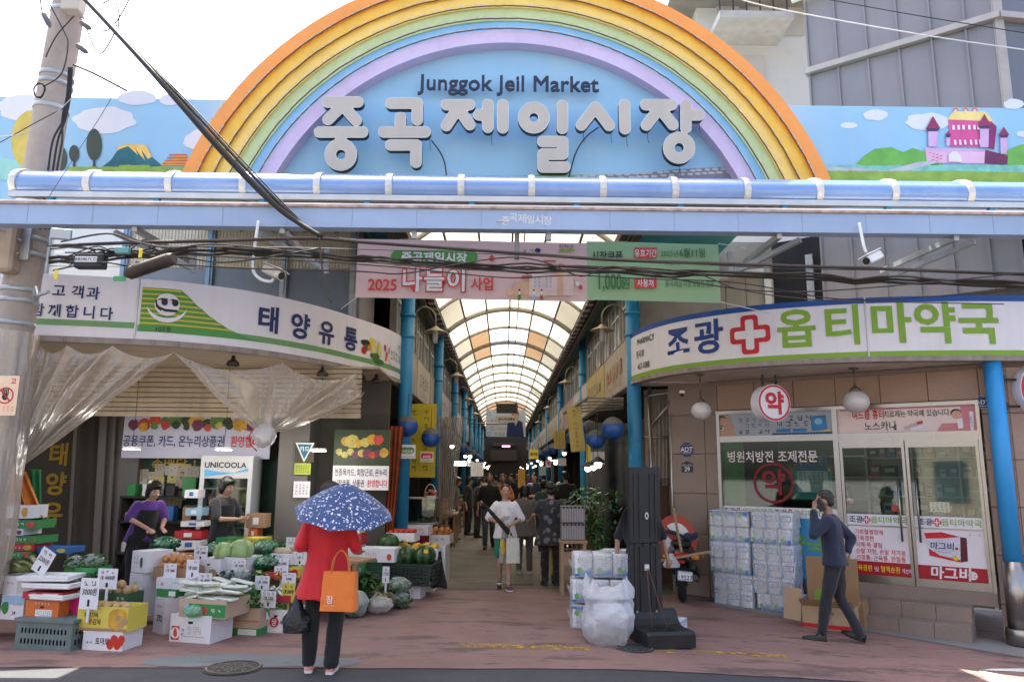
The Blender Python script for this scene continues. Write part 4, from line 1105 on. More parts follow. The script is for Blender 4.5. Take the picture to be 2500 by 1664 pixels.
m_pblue=mat('print_blue',c3('#154a94'),.45,0,.06,3)
m_black=mat('print_black',(.015,.015,.016),.5,0,.05)
m_yellow=mat('print_yellow',c3('#e3c62d'),.5,0,.06,3)
m_orange=mat('print_orange',c3('#e4832d'),.5,0,.1,5)
m_grime=mat('grimy_edge',(.33,.27,.24),.7,0,.25,6,streak=.6,ds=10,dcol=(.09,.07,.06))
def canopy(name,label,cat,S,H,loc,a0,a1,face,joints,top=None,bot=None):
 t=thing(name,label,cat,loc)
 cuts=[a0]+joints+[a1]
 for i in range(len(cuts)-1):
  b=MB();S.band(b,cuts[i]+.006,cuts[i+1]-.006,0.03,H,0)
  b.build('sign_panel',face[i] if isinstance(face,list) else face,t,world=True)
 b=MB();S.band(b,a1,a0,0,H,-.14)
 S.band(b,a0,a1,-.035,.03,.012)
 n=int((a1-a0)/.15)
 b.grid(n,1,lambda u,v:S(a0+(a1-a0)*u,-.035,.012-.152*v),0)
 b.grid(n,1,lambda u,v:S(a0+(a1-a0)*u,H,-.14*v),0)
 b.build('canopy_edge',m_grime if bot is None else bot,t,world=True)
 for c in joints:b=MB();b.beam(S(c,.0,.004),S(c,H,.004),.018,.012);b.build('joint_strip',m_alu,t,world=True)
 return t
HL=.755
jl=[STRL.s_at(336),STRL.s_at(979,.4)]
cl=canopy('shop_sign','long white greengrocer canopy sign with green stripes and navy letters curving into the arcade','shop sign',STRL,HL,(-3.6,9.0,3.18),0,STRL.L,m_signw,jl)
def on(S,s0,h0):return lambda x,y,z:S(s0+x,h0+y,z)
b=MB()
S1=jl[0]+.02
STRL.band(b,0,jl[0]-.01,.155,.225,.003,1)
s_end=STRL.L
STRL.band(b,S1,s_end,.125,.2,.003,1)
def hcurve(px):
 t=min(max((px-440)/215,0),1); return .66-.53*(1-(1-t)**1.9)
pts=[]
for i in range(31):
 px=346+(655-346)*i/30;pts.append((STRL.s_at(px),.655 if px<440 else hcurve(px)))
for i in range(30):
 (sa,ha),(sb,hb)=pts[i],pts[i+1]
 if ha<.128:break
 b.add([STRL(sa,.125,.0045),STRL(sb,.125,.0045),STRL(sb,max(hb,.126),.0045),STRL(sa,max(ha,.126),.0045)],[(0,1,2,3)],0,True)
 for k in range(8):
  h0,h1=.215+k*.0585,.215+k*.0585+.021
  if ha>h1 and hb>h0:b.add([STRL(sa,h0,.006),STRL(sb,h0,.006),STRL(sb,min(h1,max(hb,h0)),.006),STRL(sa,h1,.006)],[(0,1,2,3)],2,True)
sc=STRL.s_at(408);fn=on(STRL,sc,.46)
class FnF:
 def __init__(s,f):s.f=f
 def __call__(s,x,y,z=0):return s.f(x,y,z)
G=FnF(fn)
b.disc(G,0,0,.135,3,.015,30)
arc=[rad(200+140*i/24) for i in range(25)]
outer=[(.225*math.cos(a),.02+.235*math.sin(a)) for a in arc];inner=[(.225*math.cos(a),.03+.19*math.sin(a)) for a in arc]
for i in range(24):b.poly(G,[outer[i],outer[i+1],inner[i+1],inner[i]],3,.008)
b.poly(G,[(-.125,.045),(-.06,.075),(.0,.07),(.0,.0),(-.03,-.01),(-.02,.03),(-.06,.05)],4,.019);b.poly(G,blob(-.03,.03,.07,.085,14,.1),4,.019)
b.poly(G,[(.02,.06),(.06,.075),(.115,.05),(.12,.01),(.1,-.01),(.08,.03),(.05,.05)],4,.019);b.poly(G,blob(.085,.03,.075,.085,14,.1),4,.019)
b.poly(G,[(-.125,.02),(-.08,-.03),(-.02,-.055),(.12,-.055),(.11,-.085),(-.02,-.085),(-.09,-.05)],4,.019)
b.poly(G,[(-.135,.05),(-.115,.05),(-.1,-.02),(-.05,-.055),(-.06,-.085),(-.115,-.04)],4,.019);b.text('107호',G,.075,4,.004,z=.008,fn=on(STRL,STRL.s_at(402),.135))
for ch,px,h,sz in (('태',655,.30,.30),('양',731,.29,.30),('유',797,.29,.29),('통',855,.285,.3)):
 b.text(ch,G,sz*1.2,5,.03,z=.010,fn=on(STRL,STRL.s_at(px),h))
 b.text(ch,G,sz*1.2,6,.012,z=.008,fn=on(STRL,STRL.s_at(px)+.008,h-.004))
for ch,px,h in (('고',143,.5),('객',188,.495),('과',226,.49),('함',95,.265),('께',138,.265),('합',180,.262),('니',219,.26),('다',260,.255)):
 b.text(ch,G,.16,5,.02,z=.008,fn=on(STRL,STRL.s_at(px),h))
def vg(px,h,w_,hh,m,z):b.poly(G:=FnF(on(STRL,STRL.s_at(px,h),h)),blob(0,0,w_,hh,14,.3,px),m,z)
for px,h,w_,hh,m,z in ((893,.42,.26,.1,4,.008),(912,.36,.16,.34,8,.009),(905,.46,.1,.16,9,.0095),(888,.31,.14,.12,6,.010),(900,.36,.09,.1,10,.0105),(925,.37,.12,.28,8,.011),(915,.26,.26,.11,7,.012),
 (925,.2,.3,.08,7,.0125),(893,.36,.06,.12,7,.013),(939,.44,.07,.12,6,.009),(943,.34,.06,.1,6,.0092),(941,.27,.05,.09,10,.0094),(949,.42,.06,.1,11,.0096),(948,.28,.05,.08,9,.0098)):
 vg(px,h,w_,hh,m,z)
scribble(b,None,.34,.18,4,2,.008,3,1.2,fn=on(STRL,STRL.s_at(961,.4),.36));scribble(b,None,.3,.06,6,1,.008,5,1,fn=on(STRL,STRL.s_at(958,.3),.21))
scribble(b,None,.6,.34,12,2,.006,7,.8,fn=on(STRL,STRL.s_at(1003,.4),.43))
b.build('print_lettering',[m_green,m_dgreen,m_yline,m_signw,m_black,m_navy,m_red,mat('leaf_print',c3('#3f6b33')),mat('cabbage_print',c3('#cfc877')),m_yellow,m_orange,mat('pink_print',c3('#d98ba0')),mat('faded_grey_print',(.38,.36,.34))],cl,world=True)
b=MB();n=60
P=[STRL(STRL.L*i/n,-.02,-.01) for i in range(n+1)]
for i in range(n):
 q=lambda p:Vector((min(p.x,-1.75) if p.y>10.38 else p.x,max(10.4,p.y),p.z))
 b.add([P[i],P[i+1],q(P[i+1]),q(P[i])],[(0,3,2,1)],0)
b.bx(-8,-1.76,10.4,12.3,3.13,3.16)
b.build('soffit',mat('soffit_brown',(.42,.34,.25),.7,0,.15,1.5,dirt=.35),cl,world=True)
jr=[STRR.s_at(2116)]
cr=canopy('shop_sign','long white pharmacy canopy sign with blue, red and lime letters curving round the corner','shop sign',STRR,.79,(4.2,9.6,3.15),0,STRR.L,m_signw,jr)
b=MB()
STRR.band(b,0,STRR.L,.715,.79,.004,0);STRR.band(b,0,STRR.L,.03,.095,.004,1)
for s_,px,h,sz,m in (('PHARMACY',1576,.545,.135,4),('중곡점',1563,.35,.12,4),('467-1088',1570,.155,.135,4)):
 b.text(s_,G,sz,m,.012,z=.008,sx=.82 if s_!='중곡점' else .9,fn=on(STRR,STRR.s_at(px),h))
for ch,px,h,sz,m in (('조',1655,.25,.48,2),('광',1729,.245,.5,2),('옵',1945,.235,.54,3),('티',2057,.245,.54,3),('마',2174,.255,.55,3),('약',2282,.24,.56,3),('국',2390,.23,.56,3)):
 b.text(ch,G,sz,m,.026,z=.008,fn=on(STRR,STRR.s_at(px),h))
G2=FnF(on(STRR,STRR.s_at(1832),.4))
def cross(r,a,rr,n=4):
 out=[]
 for k in range(4):
  q=k*math.pi/2;c,s_=math.cos(q),math.sin(q)
  arm=[]
  for cx,cy,st in ((r-rr,-a+rr,-90),(r-rr,a-rr,0)):
   arm+=[(cx+rr*math.cos(rad(st+90*i/n)),cy+rr*math.sin(rad(st+90*i/n))) for i in range(n+1)]
  arm.append((a,a))
  out+=[(x*c-y*s_,x*s_+y*c) for x,y in arm]
 return out
b.poly(G2,cross(.265,.115,.05),5,.008);b.poly(G2,cross(.205,.055,.03),6,.010)
b.build('print_lettering',[m_pblue,m_lime,mat('print_deepblue',c3('#153a80'),.45,0,.05),m_lime,m_black,m_red,m_signw],cr,world=True)
AIS=[('L',12.3+.0,14.6,'stained brown blank board'),('L',14.7,17.2,'cream board with faded grey lettering'),('L',17.3,20.2,'plain beige board'),('L',20.3,23.5,'pale board with brown lettering'),
 ('L',23.6,27.5,'beige board with red lettering'),('L',27.6,32,'white board with dark lettering'),('L',32.1,38,'cream board with brown lettering'),('L',38.1,46,'beige board with grey lettering'),('L',46.1,58,'pale board far down the aisle'),
 ('R',12.2,15.0,'weathered board with an orange fish-market print'),('R',15.1,18.2,'yellow board with faded brown lettering'),('R',18.3,21.8,'white and pink board with grey lettering'),('R',21.9,25.5,'pink board with red lettering'),
 ('R',25.6,30,'cream board with red lettering'),('R',30.1,36,'beige board with dark lettering'),('R',36.1,44,'pale yellow board with brown lettering'),('R',44.1,57,'cream board far down the aisle')]
bc={'stained':(.36,.28,.22),'cream':(.5,.45,.36),'plain':(.42,.36,.29),'pale':(.5,.47,.42),'beige':(.46,.4,.32),'white':(.58,.56,.53),'weathered':(.47,.41,.32),'yellow':(.55,.42,.13),'pink':(.5,.32,.28)}
lc={'grey':(.2,.2,.2),'brown':(.2,.11,.06),'red':(.4,.05,.05),'dark':(.05,.05,.05),'orange':(.5,.2,.06)}
for i,(sd,ya,yb,lab) in enumerate(AIS):
 X=LX if sd=='L' else RX;s=-1 if sd=='L' else 1
 z0,z1=(3.18,3.935) if sd=='L' else (3.15,3.93)
 t=thing('fascia_board',lab+(' over the stalls on the greengrocer side' if sd=='L' else ' over the stalls on the pharmacy side'),'shop sign',(X,(ya+yb)/2,z0),0,'sign boards over the aisle shops')
 w_=(yb-ya)/2-.02;h=z1-z0
 k=next(q for q in bc if lab.startswith(q) or (q in lab.split()[0]))
 b=MB();b.bx(s*.0,s*.12,-w_,w_,0,h);b.build('board',mat('board_'+k,bc[k],.6,0,.15,1.5,streak=.6,ds=5,dcol=(.13,.08,.05)),t)
 b=MB();b.bx(s*-.01,s*.13,-w_,w_,-.03,0);b.bx(s*-.008,s*.13,-w_,w_,h,h+.02);b.build('edge',m_grime,t)
 if 'letter' in lab or 'print' in lab or 'far' in lab:
  F=Frame((0,0,h/2),(0,1,0),(0,0,1)) if s<0 else Frame((0,0,h/2),(0,-1,0),(0,0,1))
  b=MB();scribble(b,F,w_*1.5,h*.5,0,1,.006,i)
  scribble(b,F.at(0,-h*.36),w_*1.2,h*.14,0,1,.006,i+50)
  if 'orange' in lab:
   for q in range(5):b.poly(F,blob(-w_*.7+q*w_*.3,0,.3,.34,12,.5,q),1,.008+q*.001)
  kk=next((q for q in lc if q in lab),'dark')
  b.build('lettering',[mat('lett_'+kk,lc[kk],.6,0,.2,3),mat('fish_print',(.42,.24,.14),.6,0,.5,8)],t)
t=thing('greengrocer_building','blue-grey clad upper storey above the greengrocer sign','building',(-4.5,11.0,3.1))
b=MB();b.bx(-9.5,-2.2,11.02,12.3,3.2,6.9);b.bx(-12,-1.95,12.4,18,3.2,7.4);b.bx(-16,-8.3,8.6,18,0,5.2);b.build('upper_wall',mat('wall_grey_render',(.26,.25,.24),.7,0,.15,1),t,world=True)
FU=XZ(0,11.0,0)
xs_=[PP(q,620,FU)[0] for q in (120,313,520,700,868)]
xs_=[-9.9,-8.4]+xs_
for i in range(len(xs_)-1):
 b=MB();b.bx(xs_[i]+.02,xs_[i+1]-.02,10.96,11.02,3.2,4.72);b.build('cladding_panel',[m_cream,m_cream,m_white,m_bpanel,m_bpanel,m_bpanel][i],t,world=True)
 b=MB()
 if i>=3:
  x=xs_[i]+.03
  while x<xs_[i+1]-.03:b.bx(x,x+.025,10.948,10.96,4.72,5.9);x+=.05
 b.bx(xs_[i]+.02,xs_[i+1]-.02,10.96,11.02,4.73,5.95);b.build('corrugated_panel',m_cream if i!=2 else m_white,t,world=True)
 b=MB();x=xs_[i+1];b.bx(x-.05,x+.05,10.9,11.02,3.2,6.0);b.bx(x-.018,x+.018,10.88,10.9,3.2,6.0);b.build('mullion',mat('mullion_blue',(.2,.3,.42),.4,.3,.1) if i in (2,3) else m_galv,t,world=True)
c_=Vector((2.83,11.77,-.08));an=rad(-37)
PH=Frame(c_,(math.cos(an),math.sin(an),0),(0,0,1))
ph=thing('pharmacy_building','pinkish granite corner building with stainless shopfront and grey panelled upper floors','building',c_)
def pbx(b,x0,x1,y0,y1,z0,z1,m=0,ch=0):
 vs=[PH(x,y,z) for y in (y0,y1) for z in (z0,z1) for x in (x0,x1)]
 b.add(vs,[(0,1,3,2),(4,6,7,5),(2,3,7,6),(0,4,5,1),(0,2,6,4),(1,5,7,3)],m); return b
b=MB();pbx(b,-.26,.56,-.5,3.2,-.35,-.04);pbx(b,4.0,4.3,-.5,3.2,-.35,-.04);q=PH(4.3,0,0);b.bx(q.x,q.x+3,q.y+.05,q.y+.5,-.5,3.2);pbx(b,.56,4.0,2.72,3.2,-.35,-.04);pbx(b,.56,2.36,-.5,.2,-.35,-.04)
pbx(b,-.9,.02,-.5,3.2,-.5,-.45)
b.build('wall',m_gran2,ph,world=True)
tl_cache={}
def tiles(x0,x1,y0,y1,w_,h,m,PH=PH,an=an):
 nx=max(1,round((x1-x0)/w_));ny=max(1,round((y1-y0)/h));cw,ch_=(x1-x0)/nx,(y1-y0)/ny
 key=(round(cw,3),round(ch_,3),m.name,an)
 for j in range(ny):
  for i in range(nx):
   p=PH(x0+(i+.5)*cw,y0+(j+.5)*ch_,-.02)-c_
   if key not in tl_cache:
    b=MB();b.box((0,0,0),(cw-.008,.04,ch_-.008),0,0,.004);o=b.build('tile',m,ph);o.rotation_euler=(0,0,an);o.location=p;tl_cache[key]=o
   else:inst(tl_cache[key],p,(0,0,an+random.uniform(-.002,.002)),ph)
tiles(-.26,.34,-.3,2.7,.6,.6,m_gran2);tiles(.34,.56,-.3,2.7,.22,.6,m_gran2)
tiles(-.26,.56,2.7,3.14,.82,.44,m_gran2)
tiles(.56,4.0,2.75,3.14,.58,.39,m_gran);tiles(4.0,4.3,-.3,3.14,.45,.57,m_gran);tiles(0,2.25,-.3,3.14,.75,.57,m_gran,Frame(PH(4.3,0,0),(1,-.1,0),(0,0,1)),-.1)
b=MB();n=50
P=[STRR(STRR.L*i/n,-.02,-.01) for i in range(n+1)]
for i in range(n):
 def q(p):
  d=(Vector((p.x,p.y,0))-Vector((c_.x,c_.y,0)));s_=max(-1.2,d.dot(PH.u));r_=PH(s_,3.2,-.3);r_.z=p.z; return r_
 b.add([P[i],P[i+1],q(P[i+1]),q(P[i])],[(0,3,2,1)],0)
b.bx(RX,3.6,11.6,13,3.12,3.135)
b.build('canopy_ceiling',mat('ceiling_pale',(.68,.6,.5),.7,0,.1,1.5,dirt=.3),ph,world=True)
UP=PH.at(0,0,-.32)
def ubx(b,x0,x1,y0,y1,z0,z1,m=0):
 vs=[UP(x,y,z) for y in (y0,y1) for z in (z0,z1) for x in (x0,x1)]
 return b.add(vs,[(0,1,3,2),(4,6,7,5),(2,3,7,6),(0,4,5,1),(0,2,6,4),(1,5,7,3)],m)
X=lambda px,py:PP(px,py,UP)[0]
xe=X(2428,40)
b=MB();ubx(b,X(1990,300),xe,4.1,15.5,-4,-.06);ubx(b,-.6,xe+2.5,3.2,4.2,-3.5,-.5)
b.build('upper_core',mat('core_dark',(.1,.1,.1),.8),ph,world=True)
yl=PP(2425,36,UP)[1];yl2=PP(2018,187,UP)[1]
yl=(yl+yl2)/2
rows=[(4.2,5.55),(5.55,yl),(yl+.1,yl+2.6),(yl+2.65,yl+5.2)]
x=X(1985,300);k=0;pc={}
cols_=[x]
while x<xe-.2:x=min(x+.42,xe);cols_.append(x)
for r,(ya,yb) in enumerate(rows):
 for i in range(len(cols_)-1):
  b=MB();x0,x1=cols_[i],cols_[i+1]
  ubx(b,x0+.012,x1-.012,ya+.01,yb-.01,-.06,-.0);b.build('panel',m_panel,ph,world=True)
 b=MB()
 for x in cols_:ubx(b,x-.014,x+.014,ya,yb,-.06,.035)
 b.build('seam_rib',m_panel,ph,world=True)
b=MB();ubx(b,cols_[0]-.05,xe+.06,yl,yl+.09,-.06,.1);b.build('ledge',mat('ledge_pale',(.42,.38,.35),.5,.2,.1),ph,world=True)
for dy in (1.28,1.40):
 b=MB();b.tube([UP(X(1990,60)-.3,yl+dy,.12),UP(xe-.9,yl+dy,.12)],.035,10);b.build('pipe',m_white,ph,world=True)
RT=Frame(UP(xe,0,0),(1,.12,0),(0,0,1))
for r,(ya,yb) in enumerate(rows[1:]):
 for i in range(4):
  b=MB();b.add([RT(x,y,z) for y in (ya+.01,yb-.01) for z in (-.06,0) for x in (i*.9+.01,i*.9+.89)],[(0,1,3,2),(4,6,7,5),(2,3,7,6),(0,4,5,1),(0,2,6,4),(1,5,7,3)])
  b.build('panel',mat('return_panel',(.16,.17,.19),.4,.2,.08,1),ph,world=True)
b=MB();b.beam(RT(0,yl+.045,.04),RT(4,yl+.045,.04),.14,.09);b.beam(RT(.03,5.6,.02),RT(.03,14,.02),.12,.05);b.build('corner_trim',mat('ledge_pale',(.4,.4,.4)),ph,world=True)
Yb,Yt=3.85,5.6
def rng_(p0,p1):return X(p0,640),X(p1,640)
def upart(nm,p0,p1,y0,y1,z0,z1,m):
 b=MB();a,c=rng_(p0,p1);ubx(b,a,c,y0,y1,z0,z1); return b.build(nm,m,ph,world=True)
for k in range(5):
 p0=1592+k*51;upart('corrugated_panel',p0,p0+49,Yb-.3,5.0,-.5,-.45,mat('corrugated_beige',(.4,.345,.26),.6,0,.1,1.5,streak=.3,ds=12,dcol=(.25,.21,.16)))
upart('window_frame',1846,1862,Yb-.3,5.1,-.5,-.36,m_wframe);upart('window_frame',1560,1862,5.0,5.08,-.5,-.36,m_wframe)
upart('opening',1862,2012,Yb-.3,5.5,-.5,-.49,mat('black_opening',(.006,.006,.007),.7))
upart('opening_post',1948,1966,Yb-.3,5.2,-.48,-.42,m_galv)
for p0,p1 in ((2016,2100),(2104,2188)):
 for y0,y1 in ((Yb-.4,4.28),(4.3,4.8),(4.82,5.5)):upart('panel',p0,p1,y0,y1,-.5,-.42,m_panel)
upart('window_frame',2006,2016,Yb-.3,5.4,-.5,-.36,m_wframe);upart('window_frame',2198,2216,Yb-.3,5.4,-.5,-.34,m_wframe);upart('opening',2188,2236,Yb-.3,5.5,-.52,-.5,MATS['black_opening'])
upart('panel',2236,2352,Yb-.3,5.5,-.5,-.42,m_bpanel);upart('window_frame',2352,2364,Yb-.3,5.4,-.5,-.34,m_wframe)
upart('blue_stripe',2368,2384,Yb-.3,5.5,-.4,-.3,mat('bright_blue',(.03,.3,.62),.4))
b=MB();p=UP(X(2408,640),0,-.45);b.cyl((p.x,p.y,3.6),(p.x,p.y,5.6),.105,None,18);b.build('downpipe',m_white,ph,world=True)
upart('opening',2432,2700,Yb-.3,5.5,-.6,-.5,MATS['black_opening'])
wb=thing('balcony_building','white building with a railed balcony rising behind the right end of the rainbow','building',(5,17,0))
q=lambda px,py:PY(px,py,16.0)
p0,p1=q(1700,20),q(1845,20)
b=MB();b.bx(p0 .x,p0 .x+4,16,20,0,18);b.build('wall',m_white,wb,world=True)
b=MB();a=q(1735,95);e=q(1842,75);b.bx(a.x-.1,e.x+.5,14.9,16,a.z-.16,a.z);b.build('balcony_slab',mat('slab',(.55,.55,.53),.7),wb,world=True)
b=MB()
x=a.x-.1
b.bx(a.x-.1,e.x+.5,14.92,14.97,a.z+1.05,a.z+1.1)
while x<e.x+.5:b.bx(x,x+.03,14.93,14.96,a.z,a.z+1.06);x+=.3
b.build('balcony_rail',mat('rail_dark',(.05,.05,.06),.5),wb,world=True)
b=MB();a2=q(1785,150);b.bx(a2 .x,a2 .x+.75,15.9,16,a2 .z-1.1,a2 .z+.1);w1=b.build('window',m_wframe,wb,world=True)
b=MB();b.bx(a2 .x+.08,a2 .x+.67,15.88,15.9,a2 .z-1.02,a2 .z+.02);b.build('pane',mat('green_pane',(.16,.3,.24),.15,0,.2,1),w1,world=True)
for k in range(3):
 b=MB();xx=a.x+.15+k*.75;b.bx(xx,xx+.55,15.93,16,a.z+.1,a.z+2.2);w1=b.build('window',m_wframe,wb,world=True)
 b=MB();b.bx(xx+.06,xx+.49,15.91,15.93,a.z+.16,a.z+2.14);b.build('pane',m_pane,w1,world=True)
b=MB();r0=q(1650,40);b.bx(p0 .x-.7,p0 .x+4,15.2,20,12.6,12.9);b.build('eave',mat('eave_grey',(.3,.28,.25),.6),wb,world=True)
b=MB();b.bx(p0 .x-.9,p0 .x,16.4,20,0,12.6);b.build('side_wall',mat('side_wall',(.35,.32,.28),.6),wb,world=True)
for i,(x,w_,h) in enumerate(((-11,9,9),(-1.5,8.5,11),(8,9,8))):
 t=thing('street_building',('plain','taller','low')[i]+' building across the street behind the viewer','building',(x,-11,0));b=MB();b.bx(-w_/2,w_/2,-6,0,0,h);b.build('wall',m_cream,t)
 for k in range(9):b=MB();b.bx(-w_*.4+(k%3)*w_*.3,-w_*.2+(k%3)*w_*.3,0,.04,.6+(k//3)*2.9,2.4+(k//3)*2.9);b.build('window',m_pane,t)
def pp(px,py,off=0.0):return PP(px,py,PH,off)
fr=thing('pharmacy_shopfront','stainless shopfront of the pharmacy with its glass window and posters over it','shopfront',c_)
def fpart(nm,m,*boxes,par=fr):
 b=MB()
 for q in boxes:pbx(b,*q)
 return b.build(nm,m,par,world=True)
XA,XM,XD,XE=.54,2.25,3.1,3.98
YT,YP0,YG1,YS1,YS0=2.72,2.36,2.27,1.33,1.19
fpart('steel_frame',m_steel,(XA,XE,2.69,2.74,-.05,.03),(XA,XA+.05,.2,2.69,-.05,.025),(XM-.035,XM+.035,.2,2.69,-.05,.03),(XE-.04,XE,.2,2.69,-.05,.025),(XA+.05,XM-.035,YG1,YP0,-.05,.02),(XM+.035,XE-.04,YG1-.02,YP0,-.05,.02),(XA+.05,XM-.035,.2,.36,-.05,.015))
fpart('window_glass',m_glass,(XA+.05,XM-.035,YS1,YG1,-.012,-.004))
fpart('blue_lower_panel',mat('panel_sky',c3('#3f93c4'),.4,0,.08,2),(XA+.05,XM-.035,.36,YS0,-.02,-.004))
fpart('sill_band',m_signw,(XA+.05,XM-.035,YS0,YS1,-.02,.0))
def pharm_name(b,F,s,k=1.0):
 b.text('조광',F.at(-.30*s,0),.105*s,0,.012,z=.006);b.poly(F.at(-.155*s,.035*s),cross(.055*s,.022*s,.01),1,.006);b.poly(F.at(-.155*s,.035*s),cross(.04*s,.008*s,.004),3,.008)
 b.text('옵티마약국',F.at(.14*s,0),.105*s,2,.008,z=.006)
b=MB()
for px in (1827,1955):pharm_name(b,PH.at(pp(px,1240)[0],YS0+.035),.95)
b.text('약국',PH.at(pp(1985,1330)[0]-.1,.72),.3,2,.02,z=.004)
b.build('print_lettering',[m_navy,m_red,m_lime,m_signw],fr,world=True)
m_winred=mat('window_red',c3('#7a1118'),.5,0,.05)
b=MB();F=PH.at((pp(1790,1113)[0]+pp(1980,1113)[0])/2,pp(1880,1125)[1])
b.text('병원처방전 조제전문',F,.178,1,.03,z=.001,sx=.86);b.text('병원처방전 조제전문',F,.178,0,.012,z=.003,sx=.86)
G3=PH.at(pp(1888,1178)[0],pp(1888,1178)[1]);b.ring(G3,0,0,.255,.29,2,.002,40);b.text('약',G3 .at(0,-.13),.38,2,.03,z=.002)
b.build('window_lettering',[mat('decal_white',(.75,.72,.68),.5),mat('decal_brown',(.2,.08,.05),.5),m_winred],fr,world=True)
fpart('green_curtain',mat('curtain_green',(.13,.26,.1),.8,0,.2,3,streak=.3,ds=12,dcol=(.05,.12,.04)),(XA+.06,XA+.36,YS1,YG1,-.12,-.09))
fpart('blue_notice',mat('notice_blue',(.03,.1,.22),.5),(1.66,2.1,1.85,2.12,-.06,-.05));fpart('teal_notice',mat('notice_teal',(.1,.3,.28),.5),(1.62,2.16,1.45,1.84,-.07,-.06));fpart('notice_paper',mat('notice_paper',(.5,.52,.55),.6),(1.68,2.1,1.55,1.85,-.058,-.05))
b=MB();scribble(b,PH.at(1.88,2.0),.36,.14,0,2,-.048,4);scribble(b,PH.at(1.88,1.75),.36,.18,1,4,-.048,5);b.build('notice_print',[m_yellow,m_navy],fr,world=True)
def poster_panel(x0,x1,nm,colr):
 return fpart(nm,mat('poster_'+nm,c3(colr),.35,0,.05,2),(x0,x1,YP0,2.69,-.02,-.004))
poster_panel(XA+.05,XM-.035,'eye_poster','#a7adb6')
b=MB();cx=lambda px,py:pp(px,py)
def pq(pts,m,z):b.poly(PH,[pp(*p) for p in pts],m,z)
pq([(1742,1012),(1778,1008),(1786,1022),(1788,1035),(1794,1042),(1790,1050),(1800,1066),(1742,1068)],0,.0)
b.poly(PH,[pp(*p) for p in [(1748,1017),(1764,1014),(1777,1022),(1764,1019),(1750,1022)]],1,.002)
b.disc(PH,*pp(1761,1045),.045,2,.002,18,.028);b.disc(PH,*pp(1761,1045),.022,3,.003,14);b.poly(PH,[pp(*p) for p in [(1750,1042),(1761,1037),(1773,1043),(1761,1040)]],1,.004)
for py,m in ((1024,5),(1038,5),(1053,4)):scribble(b,PH.at(*pp(1840,py)),.5,.085,m,1,.002,py)
scribble(b,PH.at(*pp(1953,1020)),.36,.1,4,1,.002,2);scribble(b,PH.at(*pp(1935,1034)),.5,.1,4,1,.002,4)
scribble(b,PH.at(*pp(1935,1044)),.42,.03,7,1,.002,8);pq([(1885,1057),(2032,1053),(2033,1066),(1885,1068)],6,.001);scribble(b,PH.at(*pp(1958,1061)),.6,.035,8,1,.003,9)
pq([(1895,1047),(1930,1046),(1930,1054),(1895,1055)],7,.001);pq([(1936,1046),(1970,1045),(1970,1053),(1936,1054)],7,.001)
pq([(1979,1015),(2016,1012),(2020,1048),(1982,1051)],7,.002);b.disc(PH,*pp(1998,1028),.055,9,.003,16,.045);pq([(2010,1049),(2025,1047),(2025,1052),(2011,1053)],8,.003)
b.build('poster_print',[mat('skin_print',c3('#c39a86'),.5,0,.1,4),mat('brow_print',c3('#5b4436'),.5),m_white,mat('iris_print',c3('#46606f'),.4),m_black,mat('grey_print',c3('#6f7b87'),.5),mat('deep_blue_print',c3('#1f4f86'),.5),mat('mid_blue_print',c3('#3a7fb8'),.5),m_yellow,mat('pale_blue_print',c3('#7fc0d8'),.5)],fr,world=True)
poster_panel(XM+.035,XE-.04,'cream_poster','#e6cfc8')
b=MB()
pq([(2285,1055),(2300,1033),(2392,1030),(2394,1060),(2290,1062)],1,.0);pq([(2344,992),(2392,988),(2394,1060),(2352,1060)],1,.001);pq([(2050,1000),(2392,986),(2392,990),(2050,1004)],1,.001)
b.text('여드름 흉터',PH.at(*pp(2120,1021)),.135,2,.014,z=.003,sx=.62);b.text('치료제는 약국에 있습니다.',PH.at(*pp(2238,1015)),.1,3,.006,z=.003,sx=.72)
b.text('노스카나',PH.at(*pp(2150,1048)),.13,3,.008,z=.003,sx=.85);b.text('겔',PH.at(*pp(2185,1048)),.06,3,.004,z=.003)
pq([(2110,1056),(2272,1052),(2272,1062),(2110,1064)],4,.002);scribble(b,PH.at(*pp(2190,1058)),.85,.04,0,1,.004,11)
pq([(2205,1042),(2240,1028),(2253,1026),(2254,1034),(2210,1050)],6,.003);pq([(2222,1044),(2262,1034),(2264,1040),(2225,1052)],0,.004);pq([(2238,1030),(2252,1026),(2253,1032),(2240,1036)],2,.005)
b.disc(PH,*pp(2336,1012),.06,5,.004,18,.055);b.disc(PH,*pp(2334,1007),.062,3,.003,18,.05);pq([(2336,1022),(2350,1020),(2352,1044),(2340,1046)],0,.003)
pq([(2366,1004),(2376,1004),(2378,1050),(2370,1052)],0,.004);scribble(b,PH.at(*pp(2371,1028)),.03,.14,3,4,.006,3)
b.build('poster_print',[m_signw,mat('rose_print',c3('#cf7f86'),.5,0,.06,3),m_red,m_black,m_pblue,mat('face_print',c3('#d9a68c'),.5),mat('pack_print',c3('#c9b3ab'),.5)],fr,world=True)
m_dposter=mat('door_poster_white',c3('#e4dade'),.4,0,.05,2);m_dred=mat('door_red',c3('#a81724'),.4,0,.06,3)
DB=.40
